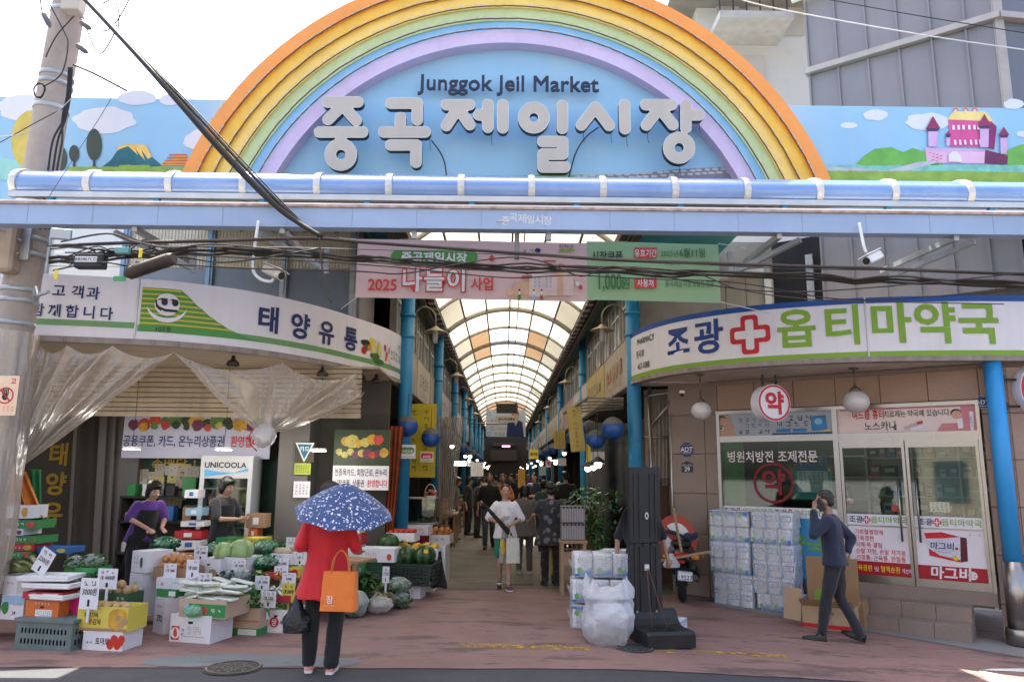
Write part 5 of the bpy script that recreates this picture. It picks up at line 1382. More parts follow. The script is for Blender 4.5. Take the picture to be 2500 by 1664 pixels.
for i,(x0,x1) in enumerate(((XM+.04,XD-.006),(XD+.006,XE-.045))):
 d=thing('glass_door',['glass door with red poster wording beside the walking man','glass door with a picture of a red and white medicine box'][i],'door',PH(x0,DB,0),0,'pair of pharmacy doors')
 fpart('door_frame',m_steel,(x0,x1,2.16,2.25,-.03,.02),(x0,x0+.035,DB,2.16,-.03,.02),(x1-.035,x1,DB,2.16,-.03,.02),(x0+.035,x1-.035,DB,DB+.1,-.03,.02),par=d)
 fpart('door_glass',m_glass,(x0+.035,x1-.035,1.28,2.16,-.012,-.004),par=d)
 fpart('name_band',m_signw,(x0+.035,x1-.035,1.14,1.28,-.012,-.002),par=d)
 fpart('steel_strip',m_steel,(x0+.035,x1-.035,1.12,1.14,-.012,.004),par=d)
 fpart('door_poster',[m_dposter],(x0+.035,x1-.035,DB+.27,1.12,-.012,-.003),par=d);fpart('red_band',m_dred,(x0+.035,x1-.035,DB+.1,DB+.27,-.012,-.002),par=d)
 hx=x1-.1 if i==0 else x0+.1
 b=MB();b.tube([PH(hx,.95,.07),PH(hx,1.75,.07)],.014,10)
 for yy in (1.02,1.68):b.tube([PH(hx,yy,-.005),PH(hx,yy,.07)],.008,8)
 b.build('door_handle',m_steel,d,world=True)
 b=MB();pharm_name(b,PH.at((x0+x1)/2+.02,1.175),.92)
 xm=(x0+x1)/2
 if i==0:
  for k,s_ in enumerate(('·기초혈행장애','·근육경련','·어깨·목 결림','·손발 저림, 손발 차가움','·신경통, 근육통, 관절통')):
   b.text(s_,PH.at(x0+.1,1.02-k*.083),.075,1,.006,'l',z=.004,sx=.86)
  b.text('근육경련',PH.at(x0+.07,DB+.15),.085,4,.012,'l',z=.004,sx=.76);b.text('및',PH.at(x0+.36,DB+.15),.07,3,.004,z=.004);b.text('혈액순환',PH.at(x0+.405,DB+.15),.085,4,.012,'l',z=.004,sx=.76);b.text('개선제',PH.at(x0+.66,DB+.15),.065,3,.006,'l',z=.004,sx=.66)
 else:
  o=(x0+x1)/2-.06;y=DB+.33
  b.poly(PH,[(o-.18,y+.06),(o+.16,y+.0),(o+.18,y+.31),(o-.02,y+.36),(o-.22,y+.34)],5,.0);b.poly(PH,[(o+.16,y),(o+.24,y+.02),(o+.25,y+.3),(o+.18,y+.31)],6,.001)
  b.poly(PH,[(o-.22,y+.34),(o-.02,y+.36),(o+.18,y+.31),(o,y+.285),(o-.2,y+.27)],1,.002);b.poly(PH,[(o-.18,y+.06),(o+.16,y),(o+.16,y+.03),(o-.06,y+.07),(o-.18,y+.15)],1,.002)
  b.text('마그비',PH.at(o-.03,y+.15),.1,0,.016,z=.004,shear=.1);b.disc(PH,o+.11,y+.05,.03,4,.004,16);b.disc(PH,o+.13,y+.165,.018,1,.004,14)
  scribble(b,PH.at(o-.03,y+.115),.2,.03,7,1,.004,3);scribble(b,PH.at(xm+.28,1.07),.16,.035,7,1,.002,6)
  b.text('마그비',PH.at(xm-.02,DB+.13),.16,3,.03,z=.004,shear=.08,sx=1.05);b.disc(PH,xm+.22,DB+.18,.05,3,.004,20);scribble(b,PH.at(xm+.22,DB+.18),.07,.06,1,2,.006,2)
 b.build('print_lettering',[m_navy,m_red,m_lime,m_signw,m_yellow,mat('box_silver',c3('#cfcbd6'),.35),mat('box_maroon',c3('#5c1220'),.4),mat('fine_grey',(.2,.2,.2),.5)],d,world=True)
 if i==0:
  b=MB();b.disc(PH,*pp(2075,1225),.055,0,.0,16,None,0,180);b.rect(PH,pp(2075,1221)[0],pp(2075,1222)[1]-.02,.11,.045,1,.0);b.text('1308',PH.at(pp(2075,1221)[0],pp(2075,1222)[1]-.035),.045,0,.006,z=.003);b.disc(PH,*pp(2185,1240),.045,1,.0,16);b.build('door_sticker',[mat('sticker_white',(.6,.58,.55)),mat('sticker_red',(.45,.06,.05))],d,world=True)
 else:
  b=MB();b.rect(PH,pp(2295,1243)[0],1.40,.22,.125,0,.0);scribble(b,PH.at(pp(2295,1243)[0],1.40),.2,.11,1,3,.002,4);b.build('door_sticker',[mat('sticker_cream',(.62,.6,.42)),m_black],d,world=True)
st=thing('shop_steps','two granite steps up to the pharmacy doors','steps',PH(3.2,0,.3))
for k in range(4):
 x0=XM-.05+k*.38
 b=MB();pbx(b,x0+.003,x0+.377,-.45,.06,.002,.56);b.build('lower_step',m_gran2,st,world=True)
 b=MB();pbx(b,x0+.003,x0+.377,.062,.235,.002,.3);b.build('upper_step',m_gran2,st,world=True)
b=MB();pbx(b,XM-.02,XE,.236,DB-.002,-.05,.03);b.build('threshold',m_gran2,st,world=True)
struct(MB().grid(20,3,lambda u,v:(lambda q:(q.x,q.y,gz(q.x)+.005))(PH(.6+4.5*u,0,.02+(.62+.38*u)*v)),sm=False).build('concrete_strip',m_conc))
gm=thing('door_mat','green turf door mat on the ground below the pharmacy steps','mat',PG(2290,1541)+Vector((0,0,.006)),an)
b=MB()
m_turf=mat('green_turf',(.015,.17,.05),.95,0,.3,40,bump=.8,bs=200)
b.grid(24,8,lambda u,v:((u-.5)*.78,(v-.5)*.34,.012+.003*noise.noise((u*30,v*30,0))-(.012 if u in (0,1) or v in (0,1) else 0)));b.build('turf',m_turf,gm)
it=thing('pharmacy_interior','dim pharmacy interior with shelves behind the glass','room',PH(2.3,.3,-1.5))
b=MB();pbx(b,.56,4.05,.2,.3,-3.2,-.06);pbx(b,.56,4.05,2.72,2.8,-3.2,-.06);pbx(b,.5,.56,.3,2.72,-3.2,-.36);pbx(b,4.05,4.11,.3,2.72,-3.2,-.36);pbx(b,.5,4.1,.3,2.72,-3.3,-3.2);b.build('room_shell',mat('room_wall',(.22,.22,.19),.8,0,.1,1),it,world=True)
b=MB();pbx(b,2.1,2.5,.3,1.15,-1.6,-.8);pbx(b,.7,2.0,.3,1.2,-1.9,-1.4);b.build('counter',mat('counter',(.3,.28,.25),.5),it,world=True)
b=MB()
for yy in (1.2,1.48,1.76,2.04,2.32):pbx(b,2.3,4.04,yy,yy+.02,-1.75,-1.4)
for xx in (2.32,2.95,3.55,4.0):pbx(b,xx,xx+.025,.3,2.6,-1.75,-1.4)
for yy in (1.4,1.75,2.1):pbx(b,.7,2.2,yy,yy+.02,-2.6,-2.3)
b.build('shelf',mat('shelf_white',(.42,.42,.4),.5),it,world=True)
rg=random.Random(3);bm_=[mat('stock_%d'%i,c,.5) for i,c in enumerate([(.5,.5,.48),(.45,.1,.08),(.08,.15,.35),(.5,.38,.08),(.12,.3,.2),(.3,.18,.3),(.06,.06,.07),(.4,.2,.1)])]
names=['white','red','blue','yellow','green','purple','black','orange']
n=0
for ri,yy in enumerate((1.22,1.50,1.78,2.06)):
 x=2.38
 while x<3.95:
  w_=rg.uniform(.07,.2);h=rg.uniform(.1,.22);k=rg.randrange(8)
  if any(abs(x+w_/2-q)<w_/2+.02 for q in (2.96,3.56)):x+=.05; continue
  t=thing('medicine_box','%s medicine pack on the shelf behind the pharmacy doors, %s shelf'%(names[k],('bottom','second','third','top')[ri]),'box',PH(x+w_/2,yy+h/2,-1.5),an,'medicine packs on the pharmacy shelves')
  b=MB();b.box((0,0,0),(w_,.12,h));b.build('pack',bm_[k],t);b=MB();b.bx(-w_*.35,w_*.35,-.063,-.06,-h*.1,h*.25);b.build('pack_label',bm_[0 if k else 2],t)
  x+=w_+rg.uniform(.01,.05);n+=1
for i,(x,y) in enumerate(((.9,1.42),(1.25,1.42),(1.0,1.77),(1.5,1.77),(1.75,1.42))):
 t=thing('medicine_box','%s carton on the rear shelf seen through the pharmacy window, %s'%(('amber','white','amber','brown','grey')[i],('lower left','lower middle','upper left','upper right','lower right')[i]),'box',PH(x,y+.1,-2.45),an,'cartons on the rear pharmacy shelf')
 b=MB();b.box((0,0,0),(.24,.2,.2),0,0,.005);b.build('carton',[bm_[3],bm_[0],bm_[3],m_kraft,bm_[6]][i],t);b=MB();b.bx(-.08,.08,-.105,-.1,-.06,.04);b.build('carton_label',bm_[0 if i!=1 else 1],t)
b=MB();pbx(b,2.0,3.2,2.68,2.7,-1.5,-1.3);tag(b.build('added_light_panel',emat('added_room_light',(1,.95,.85),3.0),None),'added unseen light panel glowing inside the pharmacy','light')  # glowing panel added, with no visible lamp, to light the pharmacy interior
def round_sign(name,label,p,r,rz,bracket):
 t=thing(name,label,'sign',p,rz,'round pharmacy signs')
 F=XZ(0,-.09,0)
 b=MB();n=40
 b.prism(F,[(r*math.cos(2*math.pi*i/n),r*math.sin(2*math.pi*i/n)) for i in range(n)],.18);b.build('drum',m_signw,t)
 b=MB();b.ring(F,0,0,r*.86,r*.97,0,.003,40);b.text('약',F.at(-.0,-r*.48),r*1.28,0,.04,z=.003);b.build('print_lettering',m_red,t)
 b=MB()
 if bracket=='top':
  for x in (-.1,.1):b.bx(x-.012,x+.012,-.012,.012,r*.97,r+.14)
  b.bx(-.12,.12,-.012,.012,r+.05,r+.07)
 else:
  for z in (.13,-.2):b.tube([(-r-.16,0,z),(-r*.9,0,z)],.014,8);b.bx(-r-.2,-r-.14,-.03,.03,z-.05,z+.05)
 b.build('bracket',mat('iron_bracket',(.05,.045,.05),.5,.5),t)
p=PY(1881,984,9.95);round_sign('round_sign','round white sign with a red letter hanging under the pharmacy canopy',p,.245,rad(14),'top')
p=PY(2545,953,9.15);round_sign('round_sign','round white sign with a red letter bracketed off the blue steel pole',p,.36,rad(4),'side')
def globe_lamp(px,py,Y,r,label):
 p=PY(px,py,Y);t=thing('globe_lamp',label,'lamp',p,0,'white globe lamps under the pharmacy canopy')
 b=MB();b.ball((0,0,0),(r,r,r*.9),20,14);b.build('globe',mat('opal_glass',(.6,.57,.54),.18,0,.05,3,spec=.6,coat=.4),t)
 m=mat('bronze',(.2,.16,.12),.4,.6)
 b=MB();b.lathe([(r*.35,r*.86),(r*.42,r*.8),(r*.4,r*1.0),(r*.22,r*1.12),(.014,r*1.3)],16);b.build('cap',m,t)
 zt=3.12-p.z;b=MB();b.cyl((0,0,r*1.2),(0,0,zt),.012,None,8);b.lathe([(.012,zt-.03),(.07,zt-.005),(.07,zt)],14);b.build('stem',m,t)
globe_lamp(1712,1002,10.6,.145,'smaller globe lamp above the blue octagon plate at the pharmacy pier')
globe_lamp(2090,980,9.85,.17,'bigger globe lamp between the round sign and the blue pole')
def plate(name,label,px,py,pts,m,txt,frame_m=None,ts=.05,ty=-.02):
 x,y=pp(px,py);t=thing(name,label,'sign',PH(x,y,.0),an)
 F=XZ(0,-.006,0);b=MB();b.prism(F,pts,.012);b.build('plate',m,t)
 b=MB();b.text(txt,F.at(0,ty),ts,0,.02,z=.003)
 if len(pts)==8:b.prism(F,[(x_*.93,y_*.93) for x_,y_ in pts],.001,1,.001);scribble(b,F.at(0,.075),.14,.02,0,1,.004,2);scribble(b,F.at(0,-.07),.13,.02,0,1,.004,3);b.rect(F,0,-.045,.15,.008,0,.004)
 else:scribble(b,F.at(0,.035),.14,.022,0,1,.004,5);b.rect(F,0,.015,.18,.006,0,.004)
 b.build('print_lettering',[m_white,m_navy],t)
oc=lambda r:[(r*math.cos(rad(22.5+45*k)),r*math.sin(rad(22.5+45*k))) for k in range(8)]
plate('security_plate','blue octagonal security plate on the granite pier above the number plate',1677,1097,oc(.118),mat('plate_blue',(.04,.08,.22),.4),'ADT',None,.1,-.03)
plate('house_number','dark house number plate 29 on the granite pier',1678,1138,[(-.095,-.09),(.095,-.09),(.095,.045),(0,.085),(-.095,.045)],mat('plate_navy',(.02,.03,.06),.4),'29',None,.09,-.07)
plate('security_plate','small blue security plate beside the pink poster at the door pier',2399,982,oc(.08),mat('plate_blue',(.04,.08,.22)),'ADT',None,.07,-.02)
p=PY(2466,1300,9.14);p=Vector((p.x,9.14,gz(p.x)))
t=thing('canopy_pole','bright blue canopy pole with a stainless jacket round its foot','pole',p)
b=MB();b.cyl((0,0,.95),(0,0,3.13-p.z),.1,None,24);b.build('pole',mat('bright_pole_blue',(.035,.32,.7),.4,0,.06,2,dirt=.15,ds=3),t)
b=MB();b.cyl((0,0,.18),(0,0,.96),.12,None,28);b.build('jacket',m_steel,t)
b=MB();b.lathe([(.15,0),(.155,.0),(.155,.19),(.148,.2),(.12,.2)],28);b.build('foot_ring',m_steel,t)
t=thing('scaffold_post','thin steel frame posts with a slanting brace beside the granite pier','frame',PY(1586,1200,12.0))
b=MB()
a0=PY(1585,960,12.0);
b.tube([(a0 .x,12,-.05),(a0 .x,12,3.1)],.028,8);q1=PY(1640,1000,11.9);b.tube([(a0 .x,12,PY(1583,1045,12).z),PY(1648,965,11.9)],.022,8);b.tube([PY(1570,968,12),PY(1650,955,11.9)],.018,8);b.tube([PY(1560,1066,12),PY(1636,1066,12)],.014,8)
b.build('tubes',m_steel,t,world=True)
b=MB();b.tube([PY(1638,1010,11.9),PY(1640,1180,11.9),PY(1652,1440,11.8)],.016,6);b.build('conduit',m_alu,t,world=True)
t=tag(MB().grid(14,8,lambda u,v:PY(1595+42*u,985+200*v,12.1+.05*math.sin(u*14)+.03*noise.noise((u*5,v*5,0)))).build('plastic_sheet',film('brown_film',(.25,.2,.16),.5)),'crumpled clear plastic sheet hung in the steel frame by the pier','plastic sheet')
b=MB();p0,p1=PY(1590,1165,12.2),PY(1640,1440,12.2);b.bx(p0 .x,p1 .x,12.2,12.24,0,p0 .z);tag(b.build('brown_board',mat('board_brown',(.1,.05,.03),.7,0,.2,2)),'dark brown board standing behind the scooter','board')
for px,py,lab in ((1665,962,'tiny dark security camera under the canopy at the granite pier'),(2370,906,'small tan security camera under the canopy near the blue pole')):
 q=PY(px,py,10.2 if px<2000 else 9.9);t=thing('security_camera',lab,'camera',q)
 b=MB();b.box((0,0,.03),(.06,.06,.04));b.build('mount',m_cream,t);b=MB();b.ball((0,0,0),.035,10,8);b.build('lens',m_blk,t)
m_tp=mat('tissue_wrap',(.72,.72,.74),.38,0,.06,6,bump=.35,bs=35);m_tpb=mat('tissue_blue',(.06,.16,.42),.35,0,.2,6);m_tps=mat('tissue_sky',(.12,.4,.68),.35,0,.15,6)
m_tpg=mat('tissue_green',(.18,.42,.1),.4,0,.2,8);m_tpy=mat('tissue_gold',(.6,.42,.08),.4);m_tpk=mat('tissue_ink',(.12,.2,.14),.5)
m_wrap=film('clear_wrap',(.85,.87,.9),.42,.12,.3,26,1.0)
def tissue_pack(label,group,nc=3,cw=.2,d=.36,h=.228,variant=0):
 t=thing('tissue_pack',label,'tissue pack',(0,0,0),0,group)
 b=MB()
 for i in range(nc):
  for j in range(2):
   x=(i-(nc-1)/2)*cw;y=(j-.5)*d/2
   b.add([(x+dx*cw/2*(.97-.04*abs(dz)),y+dy*d/4*(.97-.05*abs(dz)),h/2+dz*h/2*.985) for dz in (-1,-.8,.8,1) for dx,dy in ((-1,-.75),(-.75,-1),(.75,-1),(1,-.75),(1,.75),(.75,1),(-.75,1),(-1,.75))],
 [tuple(range(7,-1,-1)),tuple(range(24,32))]+[(r*8+k,r*8+(k+1)%8,r*8+8+(k+1)%8,r*8+8+k) for r in range(3) for k in range(8)],0,True)
 b.build('rolls',m_tp,t)
 b=MB()
 def face(F,w_,k):
  s=1 if variant!=1 else -1
  Q=lambda pts:[(x,y*s) for x,y in pts]
  if variant==2:
   b.poly(F,[(-w_*.38,-h*.05),(w_*.38,-h*.05),(w_*.38,h*.28),(-w_*.38,h*.28)],5,.001);b.poly(F,[(-w_*.34,-h*.02),(w_*.34,-h*.02),(w_*.34,h*.24),(-w_*.34,h*.24)],6,.002);scribble(b,F.at(0,h*.11),w_*.6,h*.22,0,4,.003,k);scribble(b,F.at(0,-h*.22),w_*.6,h*.14,3,1,.003,k+4)
   b.poly(F,[(-w_*.47,-h*.45),(-w_*.3,-h*.46),(-w_*.42,-h*.1),(-w_*.47,-h*.05)],1,.001)
   return
  b.poly(F,Q([(-w_*.47,-h*.47),(w_*.47,-h*.47),(w_*.47,-h*.2),(w_*.1,-h*.3),(-w_*.47,-h*.38)]),0,.001)
  b.poly(F,Q([(-w_*.47,-h*.38),(w_*.1,-h*.3),(w_*.47,-h*.2),(w_*.47,-h*.12),(w_*.05,-h*.24)]),1,.001);b.poly(F,Q([(-w_*.1,-h*.28),(w_*.47,-h*.12),(w_*.47,-h*.08),(w_*.0,-h*.25)]),3,.002)
  b.poly(F,blob(-w_*.12,-h*.2*s,w_*.42,h*.3,9,.7,k+variant),2,.003);b.poly(F,blob(w_*.03,-h*.13*s,w_*.2,h*.1,7,.5,k),6,.0035)
  scribble(b,F.at(-w_*.05,h*.26*s),w_*.62,h*.12,2,1,.002,k);scribble(b,F.at(w_*.05,h*.1*s),w_*.4,h*.06,4,1,.002,k+7);scribble(b,F.at(w_*.02,h*.0),w_*.3,h*.045,4,1,.002,k+2)
 for i in range(nc):face(XZ((i-(nc-1)/2)*cw,-d/2+.004,h/2),cw*.93,i)
 for j in range(2):face(Frame((nc*cw/2-.004,(j-.5)*d/2,h/2),(0,1,0),(0,0,1)),d/2*.93,j+5);face(Frame((-nc*cw/2+.004,(j-.5)*d/2,h/2),(0,-1,0),(0,0,1)),d/2*.93,j+5)
 b.build('wrap_print',[m_tpb,m_tps,m_tpg,m_tpy,m_tpk,m_pblue,m_tp],t)
 b=MB();w2,d2=nc*cw/2+.008,d/2+.008
 n1,n2=26,5
 def sh(u,v):
  a=u*2*math.pi;c,s=math.cos(a),math.sin(a);k=1/max(abs(c),abs(s))**.92
  r=1+.035*noise.noise((c*6,s*6,v*3+variant));x,y=c*k*w2*r,s*k*d2*r;z=h*(.0+1.01*v)
  return (x,y,z)
 b.grid(n1,n2,sh,0,True)
 for sx in (-1,1):b.grid(4,4,lambda u,v:(sx*(w2-.01+u*.05*(1-abs(v-.5)*1.2)),(v-.5)*d*.5*(1-.7*u),h*(.3+.4*u*.6+.2*math.sin(v*5))),0,True)
 b.build('plastic_wrap',m_wrap,t)
 return t
OFF=.44
xa,xb=PP(1731,1350,PH,OFF)[0],PP(1936,1350,PH,OFF)[0]
cw=(xb-xa)/6.1
ztop=PH(0,PP(1735,1244,PH,OFF)[1],0).z;zbot=gz(3.5)
rh=(ztop-zbot)/6
protos=[tissue_pack('','toilet tissue packs stacked by the pharmacy window',3,cw,.38,rh*.985,v) for v in (0,1,2)]
pat=[(1,0),(2,2)];used=[0,0,0]
PT={0:(2,2),1:(0,0),2:(2,2),3:(2,2),4:(0,1),5:(2,0)}
PT={5:(1,2),4:(0,0),3:(2,2),2:(0,2),1:(2,2),0:(2,0)}
rown=('bottom','second lowest','third lowest','third highest','second highest','topmost')
for r in range(6):
 for k in range(2):
  v=PT[r][k];x=xa+cw*3*(k+.5)+random.uniform(-.02,.02)+(.05 if r==0 else .02 if r==1 else 0)+k*.03
  P=PH(x,0,OFF-.19+random.uniform(-.02,.015));loc=(P.x,P.y,zbot+rh*r);rz=an+rad(random.uniform(-2.5,2.5))
  lab='%s tissue pack of the tall pile, %s'%(rown[r],('on the pier side','on the cardboard box side')[k])
  if not used[v]:t=protos[v];t.location=loc;t.rotation_euler=(0,0,rz);t['label']=lab;used[v]=1
  else:dup(protos[v],loc,rz,lab)
def scale_dup(v,loc,rz,lab,s):
 t=dup(protos[v],loc,rz,lab,s);t['group']='tissue packs piled in the aisle mouth'; return t
S2=.27/(rh*.985)
base=PG(1412,1530)
for r in range(2):scale_dup(0 if r==1 else 1,(base.x+.26,base.y+.12,base.z+r*.275),rad(-6),('bottom tissue pack of the low heap behind the white bag','middle tissue pack of the low heap behind the white bag')[r],S2*.9)
for k in range(2):scale_dup(0,(base.x+.30+k*.36,base.y+.2+k*.24,base.z+.545),rad(-4-k*14),('top tissue pack of the low heap, its plastic end towards the shoppers','top tissue pack of the low heap, nearer the black stand')[k],S2*.93)
for r in range(2):scale_dup(2,(base.x+.6,base.y+.5,base.z+r*.275),rad(6),('lower tissue pack hidden behind the white bag','upper tissue pack hidden behind the white bag')[r],S2*.9)
t=thing('toilet_roll_pack','loose pair of toilet rolls lying on the brown cartons beside the black stand','toilet rolls',PY(1530,1377,8.95),rad(-12))
b=MB()
for x in (-.055,.055):b.cyl((x,-.13,0),(x,.13,0),.062,None,20)
b.build('roll',m_tp,t)
b=MB()
for x in (-.055,.055):b.disc(XZ(x,-.131,0),0,0,.02,0,.0,14)
b.build('roll_core',mat('core_grey',(.2,.2,.22),.8),t)
b=MB();b.grid(24,4,lambda u,v:(math.copysign(abs(math.cos(u*6.283))**.6,math.cos(u*6.283))*.123,-.14+.28*v,math.sin(u*6.283)*.066));b.build('plastic_wrap',m_wrap,t)
for k in range(2):
 q=PY(1543,1425+k*45,9.05);t=thing('brown_carton',('upper','lower')[k]+' brown carton under the loose toilet rolls, behind the black stand','carton',(q.x,q.y,.20+(1-k)*.26),rad(-10))
 b=MB();b.box((0,0,.1),(.34,.3,.25),0,0,.004);b.build('carton_body',m_kraft,t);b=MB();b.rect(XZ(0,-.152,.1),.05,0,.12,.02,0,.001);b.rect(XZ(0,-.152,.1),0,.08,.33,.03,1,.001);b.build('carton_print',[m_black,mat('tape',(.42,.3,.18),.4)],t)
t=scale_dup(1,(1.86,8.6,-.01),rad(60),'single tissue pack half hidden behind the black stand foot',S2*.55)
q=PG(1487,1566);t=thing('plastic_bag','bulging white plastic bag in front of the tissue heap','plastic bag',q,rad(-8))
b=MB();W,H,D=.26,.64,.2
def bag(u,v):
 a=u*2*math.pi;c,d=math.cos(a),math.sin(a);k=(.8+.25*math.sin(min(v*1.6,1)*2.6)) if v<.7 else 1.02-(v-.7)*1.1
 k+=.2*noise.noise((c*1.6,d*1.6,v*3))+.1*noise.noise((c*4,d*4,v*8))+.05*noise.noise((c*9,d*9,v*5))
 e=max(0,v-.72)/.28
 return (math.copysign(abs(c)**.7,c)*W*k*(1+(.34 if c<0 else .05)*e),math.copysign(abs(d)**.7,d)*D*k*(1-.72*e),H*v*(1+.14*e*noise.noise((c*3,d*2,4))-.12*e*(1-c*c)))
b.grid(48,30,bag);b.build('bag_skin',film('milky_film',(.8,.82,.86),.62,.3,.35,16,1.0),t)
b=MB();b.grid(24,12,lambda u,v:(math.cos(u*6.283)*W*.8*math.sin(v*3.14)**.6,math.sin(u*6.283)*D*.8*math.sin(v*3.14)**.6,.03+v*H*.62+.02*noise.noise((u*9,v*9,0))));b.build('bag_contents',mat('bag_white',(.66,.68,.72),.6,0,.1,5),t)
q=PG(1978,1502);P=PH(2.02,0,.75)
t=thing('cardboard_box','large flattened brown box leaning behind the walking man','cardboard box',(4.2,9.85,gz(4)-.24),an)
b=MB();b.box((0,.02,.75),(.62,.05,.6),0,0,.004);b.box((.1,.17,.36),(.5,.3,.35),0,0,.004);b.build('box_body',m_kraft,t)
b=MB();F=XZ(0,-.007,.75)
for k in range(3):b.poly(F,[(-.22+k*.07,-.28),(-.16+k*.07,-.28),(-.16+k*.07,-.1+k*.03),(-.22+k*.07,-.14+k*.03)],0,.001)
b.build('box_print',m_lime,t)
t=thing('cardboard_box','open noodle carton with a red stripe on the ground by the walking man','cardboard box',(4.05,9.6,gz(4)),an+.1)
b=MB();W,D,H=.3,.2,.27
for a in ((-W,W,-D,-D+.008),(-W,W,D-.008,D),(-W,-W+.008,-D,D),(W-.008,W,-D,D)):b.bx(a[0],a[1],a[2],a[3],0,H)
b.bx(-W,W,-D,D,.0,.01);b.build('box_body',mat('pale_card',(.47,.33,.2),.8,0,.08,4),t)
b=MB();b.beam((-W,-D,H),(-W-.2,-D,H+.02),.01,.38);b.add([(-W,-D,H),(W,-D,H),(W,-D-.16,H+.1),(-W,-D-.16,H+.1)],[(0,1,2,3)]);b.add([(W,-D,H),(W,D,H),(W+.17,D,H+.22),(W+.17,-D,H+.22)],[(0,1,2,3)]);b.build('flap',MATS['pale_card'],t)
b=MB();F=XZ(0,-D,0);b.rect(F,0,.045,.6,.05,0,.002);b.disc(F,-.08,.2,.025,0,.002,14);b.text('농심',F.at(.02,.18),.055,1,.01,z=.002);scribble(b,F.at(-.02,.12),.14,.09,1,3,.002,4)
b.build('box_print',[m_red,m_black],t)
sd=thing('sign_stand','tall black plastic sign stand with a ribbed back and a weighted foot','sign stand',(1.46,7.84,gz(1.5)),rad(12))
bw,bl=.36,.5
b=MB()
prof=[(.01,0),(bl,0),(bl,.3),(bl-.05,.3),(bl-.09,.22),(bl-.16,.17),(bl-.24,.155),(.1,.165),(.03,.16),(0,.13)]
n=len(prof)
def sect(x,k):return [(x,y,z*k) for y,z in prof]
rows=[sect(0.0,.93),sect(.02,1),sect(bw+.14,1),sect(bw+.16,.93)]
b.add(sum(rows,[]),[(r*n+j,r*n+(j+1)%n,(r+1)*n+(j+1)%n,(r+1)*n+j) for r in range(3) for j in range(n)]+[list(range(n))[::-1],list(range(3*n,4*n))])
b.build('weighted_foot',m_blk,sd)
b=MB()
for x,y in ((.1,.1),(.2,.16),(.29,.1)):b.lathe([(0,.1665),(.036,.1665)],16,(x,y,0));b.lathe([(.036,.166),(.042,.174),(.048,.166)],16,(x,y,0))
b.build('filler_hole',mat('hole_black',(.004,.004,.004),.6),sd)
b=MB();zt=1.8
def px_(x,z):return bl-.035+.012*math.sin(z*2.2)
for z0,z1 in ((.25,.98),(1.0,zt)):
 k=8
 for i in range(k):
  za,zc=z0+(z1-z0)*i/k,z0+(z1-z0)*(i+1)/k
  ins=.0 if z0<.5 else .004
  va=[(x,px_(x,za)+dy,za) for x,dy in ((ins,-.03),(bw-ins,-.03),(bw-ins,.04),(ins,.04))];vb=[(x,px_(x,zc)+dy,zc) for x,dy in ((ins,-.03),(bw-ins,-.03),(bw-ins,.04),(ins,.04))]
  b.add(va+vb,[(0,1,5,4),(1,2,6,5),(2,3,7,6),(3,0,4,7)]+([(3,2,1,0)] if i==0 else [])+([(4,5,6,7)] if i==k-1 else []))
b.build('upright_panel',m_blk,sd)
b=MB()
for z0,z1 in ((.3,.95),(1.04,zt-.07)):
 for x in (.06,.12,.245,.305):b.beam((x,px_(x,z0)-.034,z0),(x,px_(x,z1)-.034,z1),.022,.014)
for x in (.09,.18,.27):b.bx(x-.03,x+.03,px_(x,.99)-.045,px_(x,.99)-.02,.955,.985)
b.build('moulded_ribs',m_blk,sd)
b=MB();b.disc(XZ(.19,bl-.085,1.28),0,0,.022,0,.0,16,.038);b.disc(XZ(.19,bl-.086,1.28),0,0,.012,1,.0,12,.022);b.build('badge',[mat('badge_silver',(.5,.5,.5),.4,.5),m_blk],sd)
b=MB();b.box((.18,bl-.075,.74),(.045,.03,.06));b.build('cleat',mat('cleat_white',(.6,.6,.58)),sd)
b=MB();b.tube([(.175,bl-.09,.73),(.13,.2,.17)],.005,5);b.tube([(.19,bl-.09,.73),(.27,.14,.17)],.005,5);b.build('tie_rope',mat('rope_brown',(.14,.06,.04),.8),sd)
b=MB()
for x in (.06,.28):b.disc(XZ(x,bl-.083,.29),0,0,.014,0,.0,10)
b.build('bolt',m_steel,sd)
q=PG(1545,1530);t=thing('ribbed_tub','black ribbed tub hanging on its side behind the black stand','tub',(1.6,8.6,1.12),rad(-50))
b=MB();b.M=Matrix.Rotation(rad(90),4,'X')@Matrix.Diagonal((.82,.82,.45,1))
pr=[(0,0),(.2,0)]
for k in range(7):pr+=[(.2+k*.018,.0+k*.03),(.215+k*.018,.008+k*.03),(.215+k*.018,.024+k*.03)]
pr+=[(.34,.2),(.35,.22),(.33,.225)]
b.lathe(pr,40);b.build('tub_wall',m_blk,t)
q=PG(1655,1466)
sc_=thing('scooter','dark delivery scooter seen from behind with number plate 9527 and orange indicators','scooter',(2.55,11.0,gz(2.5)),rad(-14))
b=MB()
R_,r_=.2,.062
def tor(u,v):a,c=u*6.2832,v*6.2832;q_=R_+r_*math.cos(c); return (r_*.95*math.sin(c),q_*math.cos(a),.262+q_*math.sin(a))
b.grid(32,10,tor);b.build('tyre',mat('tyre',(.015,.015,.015),.85,0,.2,10),sc_)
b=MB();b.M=Matrix.Translation((0,0,.262))@Matrix.Rotation(rad(90),4,'Y');b.lathe([(.02,-.05),(.14,-.03),(.15,0),(.14,.03),(.02,.05)],20);b.build('rim',m_alu,sc_)
b=MB();b.M=Matrix.Translation((0,1.2,.262));b.grid(32,10,lambda u,v:Vector(tor(u,v))-Vector((0,0,.262)));b.build('tyre',MATS['tyre'],sc_)
b=MB()
b.grid(12,10,lambda u,v:((u-.5)*.16,-.02-.3*math.sin(v*1.9)+.1,.262+.29*math.cos(v*1.9-.25)));b.build('fender',m_blk,sc_)
b=MB()
